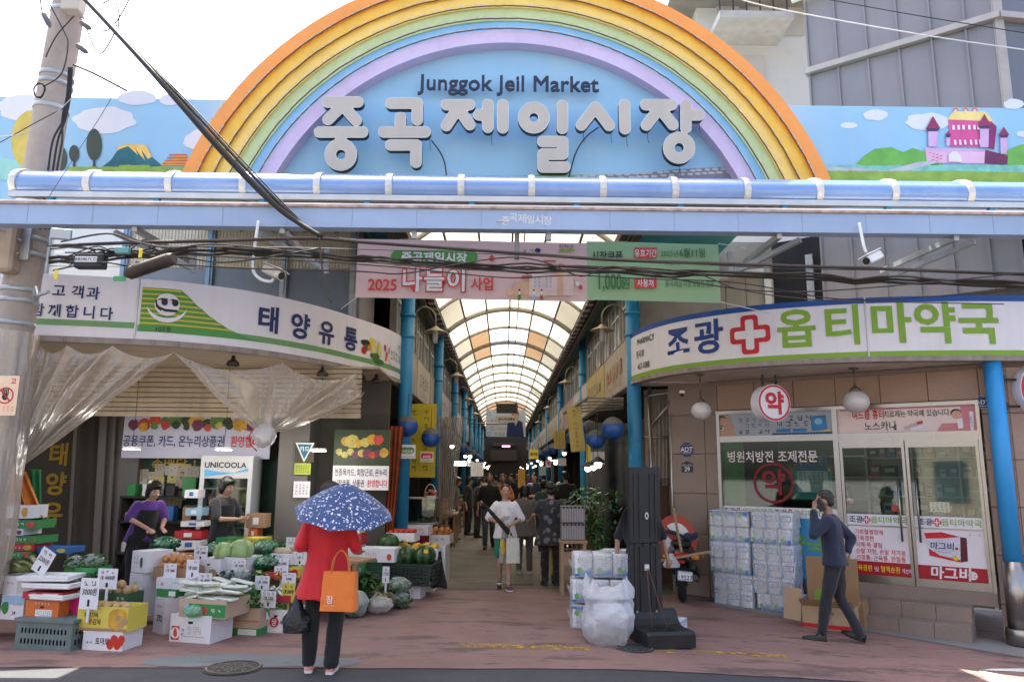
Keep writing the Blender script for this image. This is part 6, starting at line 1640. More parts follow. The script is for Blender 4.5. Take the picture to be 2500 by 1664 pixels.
for s_ in (-1,1):
 b.grid(10,8,lambda u,v:(s_*(.1+.11*math.sin(v*2.6))*(.55+.45*math.sin(u*3.0+.1)),-.2+u*1.0,.42+v*.33+.04*u))
b.ball((0,.2,.62),(.19,.42,.17),16,10);b.ball((0,-.12,.63),(.16,.16,.12),14,8);b.box((0,.75,.35),(.3,.4,.12),0,0,.03);b.beam((0,1.0,.35),(0,.92,1.0),.3,.12)
b.build('body',mat('scooter_black',(.025,.022,.022),.3,0,.1,4,coat=.4),sc_)
b=MB();b.ball((0,.25,.79),(.16,.42,.07),16,8);b.build('seat',m_blk,sc_)
b=MB();b.box((0,-.27,.66),(.2,.06,.07),0,0,.02);b.box((0,-.28,.575),(.1,.04,.05),0,0,.01);b.build('tail_light',mat('tail_red',(.45,.02,.02),.15,0,.1,5,coat=.6),sc_)
for s_ in (-1,1):
 b=MB();b.ball((s_*.2,-.27,.64),(.05,.03,.036),12,8);b.build('indicator',mat('indicator_orange',(.85,.3,.02),.15,0,.1,5,coat=.6),sc_)
 b=MB();b.tube([(s_*.1,-.24,.65),(s_*.2,-.26,.645)],.012,6);b.build('indicator_stalk',m_blk,sc_)
F=Frame((.05,-.31,.39),(1,0,-.07),(0,.22,1))
b=MB();b.prism(F,rrect(0,0,.2,.125,.012),.006);b.build('number_plate',mat('plate_white',(.7,.7,.72),.4),sc_)
b=MB();b.text('9527',F.at(.022,-.045),.078,0,.012,z=.002);scribble(b,F.at(-.075,-.02),.03,.03,0,1,.002,2);scribble(b,F.at(0,.042),.12,.025,0,1,.002,4)
o=rrect(0,0,.192,.117,.01);i_=rrect(0,0,.183,.108,.01)
for k in range(len(o)):b.poly(F,[o[k],o[(k+1)%len(o)],i_[(k+1)%len(o)],i_[k]],0,.002)
b.build('plate_print',mat('plate_ink',(.03,.05,.14),.5),sc_)
b=MB();b.beam((.16,-.1,.5),(.22,.35,.32),.06,.08);b.tube([(.18,-.22,.36),(.2,.1,.3)],.045,10);b.build('exhaust',mat('exhaust_dark',(.06,.06,.06),.4,.6),sc_)
b=MB();b.tube([(-.3,1.0,1.02),(.32,1.0,1.02)],.014,8);b.build('handlebar',m_steel,sc_)
b=MB();b.tube([(-.22,1.0,1.02),(-.05,.96,1.28),(-.02,.94,1.34)],.008,6);b.M=Matrix.Translation((-.02,.94,1.36))@Matrix.Rotation(rad(90),4,'X');b.lathe([(0,.0),(.06,.004),(.065,.014),(0,.03)],20);b.build('mirror',mat('mirror_chrome',(.75,.78,.8),.06,1.0,.02),sc_)
def near(px,py,Y):return PY(px,py,Y)
q=near(1650,1318,11.15);t=thing('no_parking_sign','round red no parking sign tied with navy cloth on the scooter back','sign',q,rad(-8))
F=XZ(0,0,0);b=MB();b.prism(F,[(.3*math.cos(a*.1571),.36*math.sin(a*.1571)) for a in range(40)],.02);b.build('disc',mat('traffic_red',(.42,.05,.03),.4,0,.1,4),t)
b=MB();b.disc(F,0,0,.21,0,.002,30,.25);b.poly(F,[(-.24,.19),(-.17,.25),(.24,-.19),(.17,-.25)],1,.003);scribble(b,F.at(.1,.04),.14,.09,2,1,.004,1);scribble(b,F.at(-.05,-.13),.26,.07,2,1,.004,2);b.build('print_lettering',[m_white,MATS['traffic_red'],m_navy],t)
b=MB();m_cl=mat('navy_cloth',(.03,.035,.07),.9,0,.2,9)
b.tube(smooth_path([(-.34,-.05,.08),(-.1,-.07,.13),(.12,-.08,.06),(.3,-.05,.1)],4),[.05]*13,8,flat=.5);b.tube(smooth_path([(.3,-.06,.08),(.1,-.08,-.06),(-.12,-.07,-.2),(-.24,-.04,-.32)],4),[.05]*13,8,flat=.5);b.ball((.16,-.09,.06),.06,10,8);b.build('cloth_tie',m_cl,t)
t=thing('wooden_rake','pale wooden rake lying across the scooter rack','rake',near(1660,1365,10.7))
b=MB();a,c=near(1610,1368,10.65),near(1735,1345,10.6);b.beam(a,c,.035,.03);b.build('rake_head',m_wood,t,world=True)
b=MB()
for k in range(7):r0=a.lerp(c,.55+k*.07);b.tube([r0,r0+Vector((.01,-.01,-.07))],.005,4)
b.build('rake_tine',m_wood,t,world=True)
b=MB();b.beam(near(1644,1240,11.0),near(1664,1348,10.7),.03,.028);b.build('rake_handle',m_wood,t,world=True)
t=thing('plastic_bag','small clear bag hanging from the rake on the scooter','plastic bag',near(1638,1350,10.45));b=MB();b.grid(16,10,lambda u,v:((.03+.08*math.sin(min(v*1.9,1.6))**2)*math.cos(u*6.283)*(1+.2*noise.noise((u*5,v*4,1))),(.02+.06*math.sin(min(v*1.9,1.6)))*math.sin(u*6.283),-.18*v));b.build('bag_skin',MATS['milky_film'],t)
m_skin=mat('skin',(.46,.27,.19),.5,0,.1,9,spec=.35);m_skin2=mat('skin_tan',(.36,.2,.13),.5,0,.1,9,spec=.35)
m_hair=mat('hair_black',(.012,.01,.009),.45,0,.3,30,bump=.5,bs=90);m_hairb=mat('hair_brown',(.03,.016,.011),.45,0,.3,30,bump=.5,bs=90);m_hairg=mat('hair_grey',(.2,.19,.18),.6,0,.3,30,bump=.5,bs=90)
m_lip=mat('lips',(.33,.1,.09),.5);m_eye=mat('eye_dark',(.015,.012,.01),.2)
def V(*a):return Vector(a)
def cap(b,p,q,r0,r1,fl=1.0,n=10,up=None):
 p,q=Vector(p),Vector(q);d=(q-p).normalized()
 b.tube([p-d*r0*.75,p-d*r0*.4,p,p.lerp(q,.5),q,q+d*r1*.4,q+d*r1*.75],[r0*.45,r0*.85,r0,(r0+r1)/2,r1,r1*.85,r1*.45],n,0,True,fl)
def loft(b,rows,n=18):
 vs=[]
 for c,rx,ry in rows:
  for j in range(n):
   a=2*math.pi*j/n;vs.append((c[0]+rx*math.cos(a),c[1]+ry*math.sin(a),c[2]))
 k=len(rows)
 b.add(vs,[(i*n+j,i*n+(j+1)%n,(i+1)*n+(j+1)%n,(i+1)*n+j) for i in range(k-1) for j in range(n)]+[tuple(range(n))[::-1],tuple(range((k-1)*n,k*n))],0,True)
def hand(b,w,d,side,curl=.5):
 w,d=Vector(w),Vector(d).normalized()
 s=d.cross(V(0,-1,0));s=s.normalized() if s.length>.1 else V(1,0,0)
 n=s.cross(d).normalized()
 cap(b,w,w+d*.075,.026,.034,.55)
 for k,(o,L) in enumerate(((-.027,.062),(-.009,.075),(.009,.07),(.026,.055))):
  a=w+d*.075+s*o;m_=a+d*L*.5-n*curl*.018;e=m_+d*L*.5*(1-curl*.6)-n*curl*.04
  cap(b,a,m_,.0095,.0092,n=6);cap(b,m_,e,.0092,.008,n=6)
 a=w+d*.03-s*.026*side;m_=a+d*.03-s*.028*side;cap(b,a,m_,.012,.0105,n=6);cap(b,m_,m_+d*.032-n*.01,.0105,.009,n=6)
def person(label,p,rz,H=1.6,top=None,bot=None,shoe=None,hair=('short',None),skin=None,arms=None,legs=None,lean=0.0,yaw=0.0,nod=0.0,wide=1.0,vox=.014,sleeve=.5,hem=.80,botlen=1.0,flare=1.0,face=True,apron=None,group=None,neckz=1.345,glasses=False,waist=.96):
 K=H/1.6
 t=thing('person',label,'person',p,rz,group);t.scale=(K,K,K)
 skin=skin or m_skin
 ly=-math.sin(lean);lz=math.cos(lean)
 up=lambda x,y,z:V(x,y*lz+(z-.88)*ly,.88+(z-.88)*lz-y*ly*.5)
 hd=up(0,-.025-nod*.05,1.487-nod*.015)
 Rh=Matrix.Translation(hd)@Matrix.Rotation(yaw,4,'Z')@Matrix.Rotation(nod,4,'X')
 sh={-1:up(-.165*wide,0,1.295),1:up(.165*wide,0,1.295)}
 hp={-1:V(-.085,0,.84),1:V(.085,0,.84)}
 A={-1:(V(-.235,.03,1.03),V(-.25,-.04,.80),None),1:(V(.235,.03,1.03),V(.25,-.04,.80),None)}
 for k,v in (arms or {}).items():A[k]=(V(*v[0]),V(*v[1]),V(*v[2]) if len(v)>2 else None)
 Lg={-1:(V(-.09,-.015,.46),V(-.095,.02,.075),0),1:(V(.09,-.015,.46),V(.095,.02,.075),0)}
 for k,v in (legs or {}).items():Lg[k]=(V(*v[0]),V(*v[1]),v[2] if len(v)>2 else 0)
 wd=wide
 b=MB()
 loft(b,[(up(0,0,.82),.13*wd,.085),(up(0,0,.98),.115*wd,.08),(up(0,0,1.15),.13*wd,.09),(up(0,.005,1.28),.13*wd,.062),(up(0,.01,1.335),.07,.05)])
 cap(b,up(0,.012,1.30),hd+V(0,.015,-.06),.052,.05)
 old=b.M;b.M=Rh
 b.ball((0,.008,.022),(.073,.09,.095),16,12);b.ball((0,-.022,-.04),(.057,.064,.068),14,10);b.ball((0,-.045,-.085),(.03,.03,.022),8,6)
 b.tube([(0,-.08,.022),(0,-.093,.0),(0,-.103,-.018),(0,-.085,-.026)],[.009,.011,.014,.012],8)
 for s in (-1,1):b.ball((s*.073,.012,-.005),(.012,.024,.032),8,6);b.ball((s*.03,-.075,-.022),(.022,.016,.018),8,6)
 b.M=old
 for s in (-1,1):
  e,w,hdir=A[s]
  cap(b,sh[s]-V(s*.035,0,.035),e,.036,.033);cap(b,e,w,.035,.025)
  hand(b,w,hdir if hdir else (w-e),s)
  kn,an_,_=Lg[s]
  cap(b,hp[s],kn,.07,.048);cap(b,kn,an_,.046,.032);cap(b,an_,an_+V(0,-.09,-.04),.034,.026)
 o=b.build('body',skin,t);remesh_later(o,vox*.75 if face else vox)
 if top is not None:
  b=MB();tm=top
  rows=[]
  zs=[hem,hem+.05,.92,1.03,1.15,1.25,1.305,neckz]
  for i,z in enumerate(sorted(set(zs))):
   if z<=.93:rx,ry=(.165+(.93-z)*.22*flare)*wd,.118+(.93-z)*.18*flare
   elif z<1.1:rx,ry=.155*wd,.115
   elif z<1.2:rx,ry=.162*wd,.118
   elif z<1.28:rx,ry=.172*wd,.105
   elif z<1.32:rx,ry=.15*wd,.082
   else:rx,ry=.072,.062
   rows.append((up(0,.004,z),rx,ry))
  loft(b,rows,22)
  for s in (-1,1):
   e,w,_=A[s]
   cap(b,sh[s]-V(s*.03,0,.01),sh[s].lerp(e,min(1,sleeve*2)*(1 if sleeve>=.5 else .9)),.068,.062 if sleeve<.6 else .056)
   if sleeve>.5:cap(b,e,e.lerp(w,(sleeve-.5)*2-.04),.057,.042)
  o=b.build('shirt',tm,t);remesh_later(o,vox,folds(.013,8,1.8,rz+H))
 if bot is not None:
  b=MB()
  loft(b,[(V(0,0,.79),.15*wd,.105),(V(0,0,.86),.152*wd,.11),(up(0,0,waist),.128*wd,.095)])
  for s in (-1,1):
   kn,an_,_=Lg[s]
   cap(b,hp[s]-V(0,0,.02),kn if botlen>.5 else hp[s].lerp(kn,botlen*2),.092,.07*flare**.5 if botlen>.5 else .088)
   if botlen>.5:cap(b,kn,kn.lerp(an_,(botlen-.5)*2-.03),.068*flare**.5,.058*flare)
  o=b.build('trousers',bot,t);remesh_later(o,vox,folds(.015,7,4.5,rz+3))
 if apron is not None:
  b=MB()
  for i in range(2):
   b.grid(14,16,lambda u,v:up((u-.5)*(.36 if v<.62 else .27)*wd,-.122-.012*math.cos((u-.5)*3)+(abs(u-.5)**2)*.22+.008*math.sin(u*14)*(1-v)+i*.006,.42+v*.82))
  b.build('apron',apron,t)
 for s in (-1,1):
  kn,an_,pt=Lg[s]
  if shoe is None:break
  b=MB();sm,sole=shoe
  M=Matrix.Translation((an_.x,an_.y,an_.z-.075))@Matrix.Rotation(rad(-s*-6),4,'Z')@Matrix.Rotation(-pt,4,'X');b.M=M
  out=lambda k,g=1.0:[(.036*k*g*x,.045-y*.245,0) for x,y in ((-.75,0),(-.95,.15),(-.92,.4),(-1.15,.7),(-.95,.9),(-.4,1.02),(.4,1.02),(.95,.9),(1.1,.7),(.9,.4),(.95,.15),(.75,0))]
  rws=[[(x,y,z0+(.0 if y>-.15 else lift_)) for x,y,_ in out(k,1.05)] for k,z0,lift_ in ((1.0,0,.006),(1.04,.022,.004))]
  n=12;b.add(sum(rws,[]),[(j,(j+1)%n,n+(j+1)%n,n+j) for j in range(n)]+[tuple(range(n))[::-1],tuple(range(n,2*n))],1)
  up_=[[(x,y,.0225) for x,y,_ in out(1.0)],[(x,y*.97,.05+(.012 if y>-.05 else -.008 if y<-.15 else 0)) for x,y,_ in out(.93)],[(x*.8,min(.045,max(y,-.075)),.085 if y>-.07 else .066) for x,y,_ in out(.82)]]
  b.add(sum(up_,[]),[(r*n+j,r*n+(j+1)%n,r*n+n+(j+1)%n,r*n+n+j) for r in range(2) for j in range(n)]+[tuple(range(2*n,3*n))],0,True)
  b.build('shoe',[sm,sole],t)
 hs,hm=hair[0],hair[1] or m_hair
 if hs:
  b=MB();b.M=Rh
  if hs=='short':b.ball((0,.022,.045),(.08,.09,.083),18,12,0,.12,14,H*9);b.ball((0,.062,.0),(.066,.045,.07),12,8,0,.12,12,2)
  elif hs=='bob':
   b.ball((0,.02,.04),(.09,.1,.09),18,12,0,.14,12,H*5);b.ball((0,.055,-.03),(.083,.06,.095),14,10,0,.12,12,3)
   for s in (-1,1):b.ball((s*.066,.018,-.03),(.027,.05,.075),10,8,0,.12,10,s)
  elif hs=='perm':b.ball((0,.025,.045),(.095,.105,.092),20,14,0,.3,26,H*7);b.ball((0,.062,-.005),(.08,.055,.085),16,10,0,.3,24,3)
  elif hs=='bun':b.ball((0,.022,.042),(.08,.09,.08),18,12,0,.1,14,1);b.ball((0,.1,.02),(.045,.04,.045),12,8,0,.1,14,2);b.ball((0,.055,-.005),(.068,.045,.07),12,8)
  elif hs=='thin':b.ball((0,.04,.03),(.079,.075,.07),18,12,0,.12,14,1);b.ball((0,.065,.0),(.064,.042,.065),12,8,0,.1,12,2)
  if hs in ('bob','perm') and face:b.ball((0,-.055,.085),(.06,.035,.03),12,8,0,.2,14,4)
  b.M=None ;o=b.build('hair',hm,t);remesh_later(o,.011)
 if face:
  b=MB();b.M=Rh
  for s in (-1,1):b.ball((s*.029,-.0845,.006),(.0115,.006,.0045),10,6)
  b.build('eye',m_eye,t)
  b=MB();b.M=Rh
  for s in (-1,1):b.tube([(s*.014,-.088,.025),(s*.03,-.087,.03),(s*.045,-.076,.026)],[.003,.004,.002],6)
  b.build('eyebrow',hm,t)
  b=MB();b.M=Rh;b.tube([(-.022,-.079,-.058),(-.008,-.0885,-.055),(.008,-.0885,-.055),(.022,-.079,-.058)],[.003,.0065,.0065,.003],8);b.build('lips',m_lip,t)
 if glasses:
  b=MB();b.M=Rh
  for s in (-1,1):b.ring(XZ(s*.032,-.1,.005),0,0,.021,.0245,0,0,16,0,360,.002);b.tube([(s*.056,-.098,.008),(s*.076,.01,.008)],.002,4)
  b.tube([(-.01,-.1,.008),(.01,-.1,.008)],.002,4);b.build('glasses',m_blk,t)
 return t,A,Rh,K
def W(t,v):
 return Matrix.Translation(t.location)@Matrix.Rotation(t.rotation_euler.z,4,'Z')@(Vector(v)*t.scale[0])
def cloth(n,c,**k):return mat('cloth_'+n,c3(c),k.pop('rough',.85),0,k.pop('var',.14),k.pop('vs',9),bump=k.pop('bump',.25),bs=k.pop('bs',140),sheen=.2,**k)
def spotted(name,base,spot,scale,thr,soft=.04):
 m=cloth(name,base);nt=m.node_tree;L=nt.links.new;b=nt.nodes['Principled BSDF']
 tc=_n(nt,'ShaderNodeTexCoord');v=_n(nt,'ShaderNodeTexVoronoi');v.inputs['Scale'].default_value=scale
 nz=_n(nt,'ShaderNodeTexNoise');nz.inputs['Scale'].default_value=scale*1.3;mxv=_n(nt,'ShaderNodeMix',data_type='RGBA');mxv.inputs[0].default_value=.05
 L(tc.outputs['Object'],mxv.inputs[6]);L(nz.outputs['Color'],mxv.inputs[7]);L(tc.outputs['Object'],nz.inputs['Vector']);L(mxv.outputs[2],v.inputs['Vector'])
 r=_n(nt,'ShaderNodeMapRange');r.inputs[1].default_value=thr+soft;r.inputs[2].default_value=thr;L(v.outputs['Distance'],r.inputs[0])
 mx=_n(nt,'ShaderNodeMix',data_type='RGBA');L(r.outputs[0],mx.inputs[0]);s0=b.inputs['Base Color'].links[0].from_socket;L(s0,mx.inputs[6]);mx.inputs[7].default_value=(*c3(spot),1);L(mx.outputs[2],b.inputs['Base Color'])
 return m
def striped(name,base,line,scale):
 m=cloth(name,base);nt=m.node_tree;L=nt.links.new;b=nt.nodes['Principled BSDF']
 tc=_n(nt,'ShaderNodeTexCoord');v=_n(nt,'ShaderNodeTexWave');v.inputs['Scale'].default_value=scale;v.inputs['Distortion'].default_value=.4;L(tc.outputs['Object'],v.inputs['Vector'])
 mx=_n(nt,'ShaderNodeMix',data_type='RGBA');L(v.outputs[0],mx.inputs[0]);s0=b.inputs['Base Color'].links[0].from_socket;L(s0,mx.inputs[6]);mx.inputs[7].default_value=(*c3(line),1);L(mx.outputs[2],b.inputs['Base Color'])
 return m
c_black=cloth('black',(.012,.012,.013));c_char=cloth('charcoal',(.022,.022,.026));c_navy=cloth('navy',(.018,.024,.05));c_white=cloth('white',(.72,.7,.72));c_red=cloth('red',(.56,.012,.02),var=.08,rough=.7);c_green=cloth('green',(.02,.2,.13))
c_grey=cloth('grey',(.13,.13,.14));c_jean=cloth('jean',(.05,.065,.09),var=.3,vs=4);c_orange=cloth('orange',(.5,.13,.02));c_purple=cloth('purple',(.1,.035,.22))
s_black=(mat('shoe_black',(.012,.012,.012),.3,0,.1,6),m_blk);s_pink=(mat('shoe_pink',(.72,.28,.24),.7,0,.12,12),mat('sole_white',(.75,.73,.72),.5));s_plum=(mat('shoe_plum',(.14,.04,.1),.7,0,.15,9),MATS['sole_white']);s_grey=(mat('shoe_grey',(.25,.25,.27),.7),MATS['sole_white'])
def at(px,py):q=PG(px,py); return (q.x,q.y,gz(q.x))
q=at(785,1641)
lady,A,Rh,K=person('person in a loose red blouse and black trousers under the flowered umbrella, back turned',q,rad(180+6),1.6,c_red,c_black,s_pink,('perm',m_hair),arms={1:((.24,.06,1.06),(.16,-.16,1.02)),-1:((-.25,.0,1.04),(-.25,-.2,1.0))},legs={1:((.10,.0,.46),(.115,-.03,.075)),-1:((-.1,-.02,.46),(-.075,.03,.075))},sleeve=.82,hem=.62,flare=1.15,wide=1.1,vox=.013,face=False)
for sx in (-1,1):pass
q=PY(843,1213,6.72);um=thing('umbrella','navy umbrella printed with small pale flowers, held open over the red blouse','umbrella',q,0)
m_um=spotted('umbrella_print',(.03,.062,.16),(.62,.6,.7),32,.26,.06);m_um.node_tree.nodes['Principled BSDF'].inputs['Roughness'].default_value=.4
Ru=Matrix.Rotation(rad(7),4,'Y')@Matrix.Rotation(rad(16),4,'X')
def canopy_pt(a,r,R=.435):
 k=8;f=(a/(2*math.pi)*k)%1;s=1-.055*math.sin(f*math.pi)*(r**1.5)
 z=.12-.27*r**1.35+.012*math.sin(f*math.pi)*r*(1 if r<.95 else 1)
 return Ru@V(R*r*s*math.cos(a),R*r*s*math.sin(a),z)
for k in range(8):
 b=MB();b.grid(8,10,lambda u,v:canopy_pt(2*math.pi*(k+u)/8,.02+.98*v));b.build('canopy_gore',m_um,um)
 b=MB();a=2*math.pi*k/8;b.tube([canopy_pt(a,.05+.95*i/8)-V(0,0,.006) for i in range(9)],.0035,5);b.tube([canopy_pt(a,.5)-V(0,0,.006),Ru@V(0,0,-.16)],.0025,4);b.build('rib',m_steel,um)
b=MB();b.cyl(Ru@V(0,0,.13),Ru@V(0,0,-.52),.006,None,8);b.build('shaft',m_steel,um);b=MB();b.cyl(Ru@V(0,0,-.5),Ru@V(0,0,-.62),.014,None,8);b.build('handle',m_blk,um)
def tote(name,label,p,w,h,d,m,rz,handle=.18,hm=None,tilt=0.0):
 t=thing(name,label,'bag',p,rz);b=MB()
 def f(u,v):
  a=u*4;s=int(a)%4;q=a-int(a);x,y=((-.5+q,-.5),(.5,-.5+q),(.5-q,.5),(-.5,.5-q))[s]
  k=.92+.1*math.sin(v*3.14); return (x*w*(.94+.06*(1-v))+tilt*v+.006*noise.noise((x*4,v*4,3)),y*d*k*(1-.55*v)+.012*noise.noise((x*6,v*5,1)),-h+h*v)
 b.grid(24,10,f);b.add([f(0,0),f(.25,0),f(.5,0),f(.75,0)],[(3,2,1,0)]);b.build('bag_body',m,t)
 b=MB()
 for y in (-.02,.02):b.tube(smooth_path([(-w*.26+tilt,y,-.02),(-w*.2+tilt,y*.5,handle*.6),(tilt*.5,0,handle),(w*.2+tilt,y*.5,handle*.6),(w*.26+tilt,y,-.02)],5),.013,6,flat=.4)
 b.build('bag_handle',hm or m,t); return t
c_obag=cloth('orange_bag',(.78,.2,.035),var=.06)
q=PY(832,1393,6.62);ob=tote('tote_bag','bright orange tote bag hanging from the arm in the red blouse',q,.3,.32,.12,c_obag,rad(-8),.17)
b=MB();F=XZ(-.06,-.07,-.25);b.text('장',F.at(.0,.0),.07,0,.012,z=.004);scribble(b,F.at(-.0,-.02),.09,.015,0,1,.004,2);b.build('bag_print',m_white,ob)
q=PY(727,1452,6.75);t=thing('plastic_bag','black plastic bag hanging beside the red blouse','plastic bag',q);b=MB();b.grid(24,14,lambda u,v:((.02+.1*math.sin(min(v*1.75,1.75))**1.5)*math.cos(u*6.283)*(1+.3*noise.noise((math.cos(u*6.28)*2,math.sin(u*6.28)*2,v*4))),(.02+.07*math.sin(min(v*1.7,1.75)))*math.sin(u*6.283),-.30*v));b.build('bag_skin',mat('black_film',(.012,.012,.014),.25,0,.2,5,bump=.9,bs=28),t)
q=at(2050,1566)
man,A,Rh,K=person('person in dark shirt and trousers walking with a phone at the ear',q,rad(-120),1.66,c_navy,c_char,s_black,('short',mat('hair_greying',(.03,.028,.027),.5,0,.4,40)),m_skin2,
 arms={-1:((-.27,.16,1.08),(-.17,.12,.92),(.5,-.2,-.3)),1:((.25,-.16,1.12),(.115,-.16,1.40),(-.25,.12,.75))},legs={-1:((-.08,.02,.47),(-.09,.2,.09),.3),1:((.085,-.09,.47),(.09,-.16,.075),0)},sleeve=.96,hem=.80,wide=1.04,lean=.06,nod=.08,yaw=-.1,vox=.013,glasses=True)
q=W(man,Rh@V(.09,-.02,-.03));t=thing('phone','black phone held to the ear of the walking man','phone',q,rad(-120));b=MB();b.M=Matrix.Rotation(.5,4,'X');b.box((0.012,-.01,0),(.012,.075,.15),0,0,.003);b.build('phone_body',m_blk,t)
q=at(1232,1437)
ww,A,Rh,K=person('person in a white hooded shirt and green shorts walking out of the arcade with bags',q,rad(4),1.53,c_white,c_green,s_plum,('short',m_hairb),None,arms={-1:((-.27,.02,1.08),(-.15,-.2,1.03),(.6,-.5,.25)),1:((.26,.0,1.07),(.09,-.2,.99),(-.6,-.5,.0))},legs={-1:((-.075,.01,.46),(-.07,.14,.09),.3),1:((.06,-.06,.47),(.05,-.12,.075),0)},sleeve=.5,hem=.77,botlen=.42,flare=.9,vox=.013)
b=MB();b.M=Rh;b.tube([(.078*math.cos(a),.02-.085*math.sin(a)*.8,.085+.03*math.sin(a)) for a in [math.pi*i/10 for i in range(11)]],.004,5);b.build('hair_band',m_steel,ww)
b=MB();F=XZ(.01,-.128,1.09);b.poly(F,[(-.05,.03),(.05,.03),(.035,-.02),(.015,-.03),(-.015,-.03),(-.035,-.02)],0,.02);b.poly(F,blob(0,.005,.035,.03,10),1,.022);b.build('shirt_print',[mat('print_greyteal',(.3,.38,.38),.7),mat('print_rose',(.6,.35,.33),.7)],ww)
t=thing('umbrella','black folded umbrella held slantwise by the walker in white','umbrella',W(ww,(-.12,-.26,1.05)));b=MB();d=V(-.55,-.1,.6).normalized();b.tube([d*.36,d*.2,V(0,0,0),d*-.2,d*-.28],[.012,.028,.034,.045,.02],10);b.tube([d*-.28,d*-.4],.006,6);b.build('folded_cloth',c_black,t);b=MB();b.cyl(d*.36,d*.40,.01,None,8);b.build('tip',m_steel,t)
t=tote('tote_bag','cream paper carrier bag in the hand of the walker in white',W(ww,(.1,-.27,.80)),.2,.36,.1,cloth('cream_bag',(.6,.56,.48),var=.06),rad(12),.17);t=tote('tote_bag','yellow and grey printed bag behind the cream carrier bag',W(ww,(-.02,-.21,.80)),.17,.36,.08,spotted('yellow_bag',(.32,.29,.25),(.6,.42,.03),7,.35),rad(50),.17)
person('person in a striped grey shirt and purple-grey trousers, back turned, arm reached out',at(1280,1398),rad(176),1.5,striped('grey_stripe',(.16,.145,.13),(.055,.05,.05),26),cloth('mauve',(.11,.085,.09)),s_grey,('bob',m_hair),arms={-1:((-.27,-.05,1.05),(-.33,-.22,.96))},sleeve=.96,hem=.66,wide=1.12,lean=.1,nod=.15,vox=.016,face=False)
person('person in a dark tunic with pale flower print and dark patterned trousers, back turned',at(1345,1428),rad(187),1.56,spotted('floral_tunic',(.035,.035,.042),(.17,.17,.19),9,.3,.08),spotted('floral_trouser',(.02,.015,.016),(.13,.07,.06),22,.25),(mat('sandal',(.03,.025,.025),.6),m_blk),('perm',m_hair),arms={1:((.27,-.02,1.1),(.3,-.22,1.0))},sleeve=.4,hem=.62,flare=1.1,wide=1.18,vox=.016,face=False)
t=tote('tote_bag','navy shoulder bag of the shopper in the flower print tunic',(1.05,11.75,1.12),.2,.4,.14,c_navy,rad(70),.3)
G_='shoppers crowding the arcade'
def crowd(label,px,py,rz,H,top,bot,hair=('short',None),**k):
 return person(label,at(px,py),rad(rz),H,top,bot,k.pop('shoe',s_black),hair,k.pop('skin',None),vox=.022,group=G_,**k)
crowd('person in black shirt and grey jeans walking out behind the walker in white',1193,1338,5,1.7,c_black,c_jean,('short',None),skin=m_skin2,hem=.84,wide=1.05,legs={-1:((-.09,-.1,.47),(-.09,-.12,.075)),1:((.09,0,.46),(.1,.2,.1),.3)})
crowd('person in an orange-brown shirt looking down behind the walker in white',1226,1322,0,1.68,c_orange,c_char,('short',m_hairb),skin=m_skin2,sleeve=.9,nod=.25,arms={-1:((-.25,.0,1.05),(-.08,-.22,1.08)),1:((.25,0,1.05),(.1,-.22,1.05))})
crowd('person in a plain grey top and patterned trousers standing side-on by the stall table',1105,1318,78,1.6,c_grey,spotted('brown_pattern',(.03,.022,.02),(.12,.07,.05),20,.3),('bob',m_hairb),lean=.12,nod=.2)
crowd('person in black with long black hair turned to a stall',1142,1305,70,1.6,c_black,c_black,('bob',None),sleeve=.7,nod=.1)
crowd('person in black with a raised arm beside the one with long hair',1165,1312,110,1.58,c_black,c_char,('bob',None),arms={1:((.2,-.12,1.1),(.16,-.28,1.0))})
crowd('person in a navy vest with a white badge looking down at papers',1305,1305,-25,1.72,c_navy,c_black,('short',None),nod=.3,sleeve=.95,arms={-1:((-.25,.0,1.05),(-.1,-.2,1.02)),1:((.25,0,1.05),(.1,-.2,1.02))})
crowd('tall person in a black short-sleeved shirt, back turned, by the black stall racks',1382,1335,185,1.78,c_black,c_black,('short',None),face=False,wide=1.1)
crowd('person in a red jacket half hidden behind the flower print tunic',1365,1322,170,1.52,c_red,c_black,('thin',m_hairg),face=False)
crowd('person in dark green half hidden beside the flower print tunic',1328,1345,165,1.55,cloth('teal',(.02,.07,.07)),c_char,('perm',None),face=False)
crowd('person in a dark jacket bending to the right in the middle of the aisle',1258,1280,-60,1.7,c_navy,c_char,('short',None),lean=.2,nod=.3)
for i,(px,py,rz,hs,c,lab) in enumerate(((1180,1262,10,'bob',c_white,'person in white'),(1210,1258,190,'short',c_grey,'person in grey, back turned'),(1275,1262,150,'short',c_black,'person in black, turned half away'),(1290,1250,20,'perm',c_purple,'person in purple'),(1322,1272,175,'perm',c_grey,'person in a pale grey top, back turned'),
 (1244,1240,5,'short',c_navy,'person in navy'),(1222,1232,185,'bob',c_black,'person in black, back turned'),(1262,1230,170,'short',c_char,'person in charcoal, back turned'),(1200,1228,0,'short',c_jean,'person in faded blue'),(1234,1218,10,'thin',c_char,'person in dark grey'))):
 crowd(lab+(' deep in the arcade crowd' if i<5 else ' at the far end of the arcade crowd'),px,py,rz,1.58+.03*(i%4),c,(c_char,c_black,c_jean)[i%3],(hs,(m_hair,m_hair,m_hairb,m_hairg)[i%4]),face=False,sleeve=(.5,.95)[i%2])
person('person in a purple shirt and black apron bending over a green bag',PY(345,1300,9.85).xy.to_3d(),rad(48),1.62,c_purple,c_black,s_black,('bob',None),None,arms={-1:((-.22,-.12,1.1),(-.08,-.36,.98),(.1,-1,-.2)),1:((.22,-.14,1.08),(.08,-.38,.98),(-.1,-1,-.2))},lean=.38,nod=.35,sleeve=.52,apron=c_black,vox=.016)
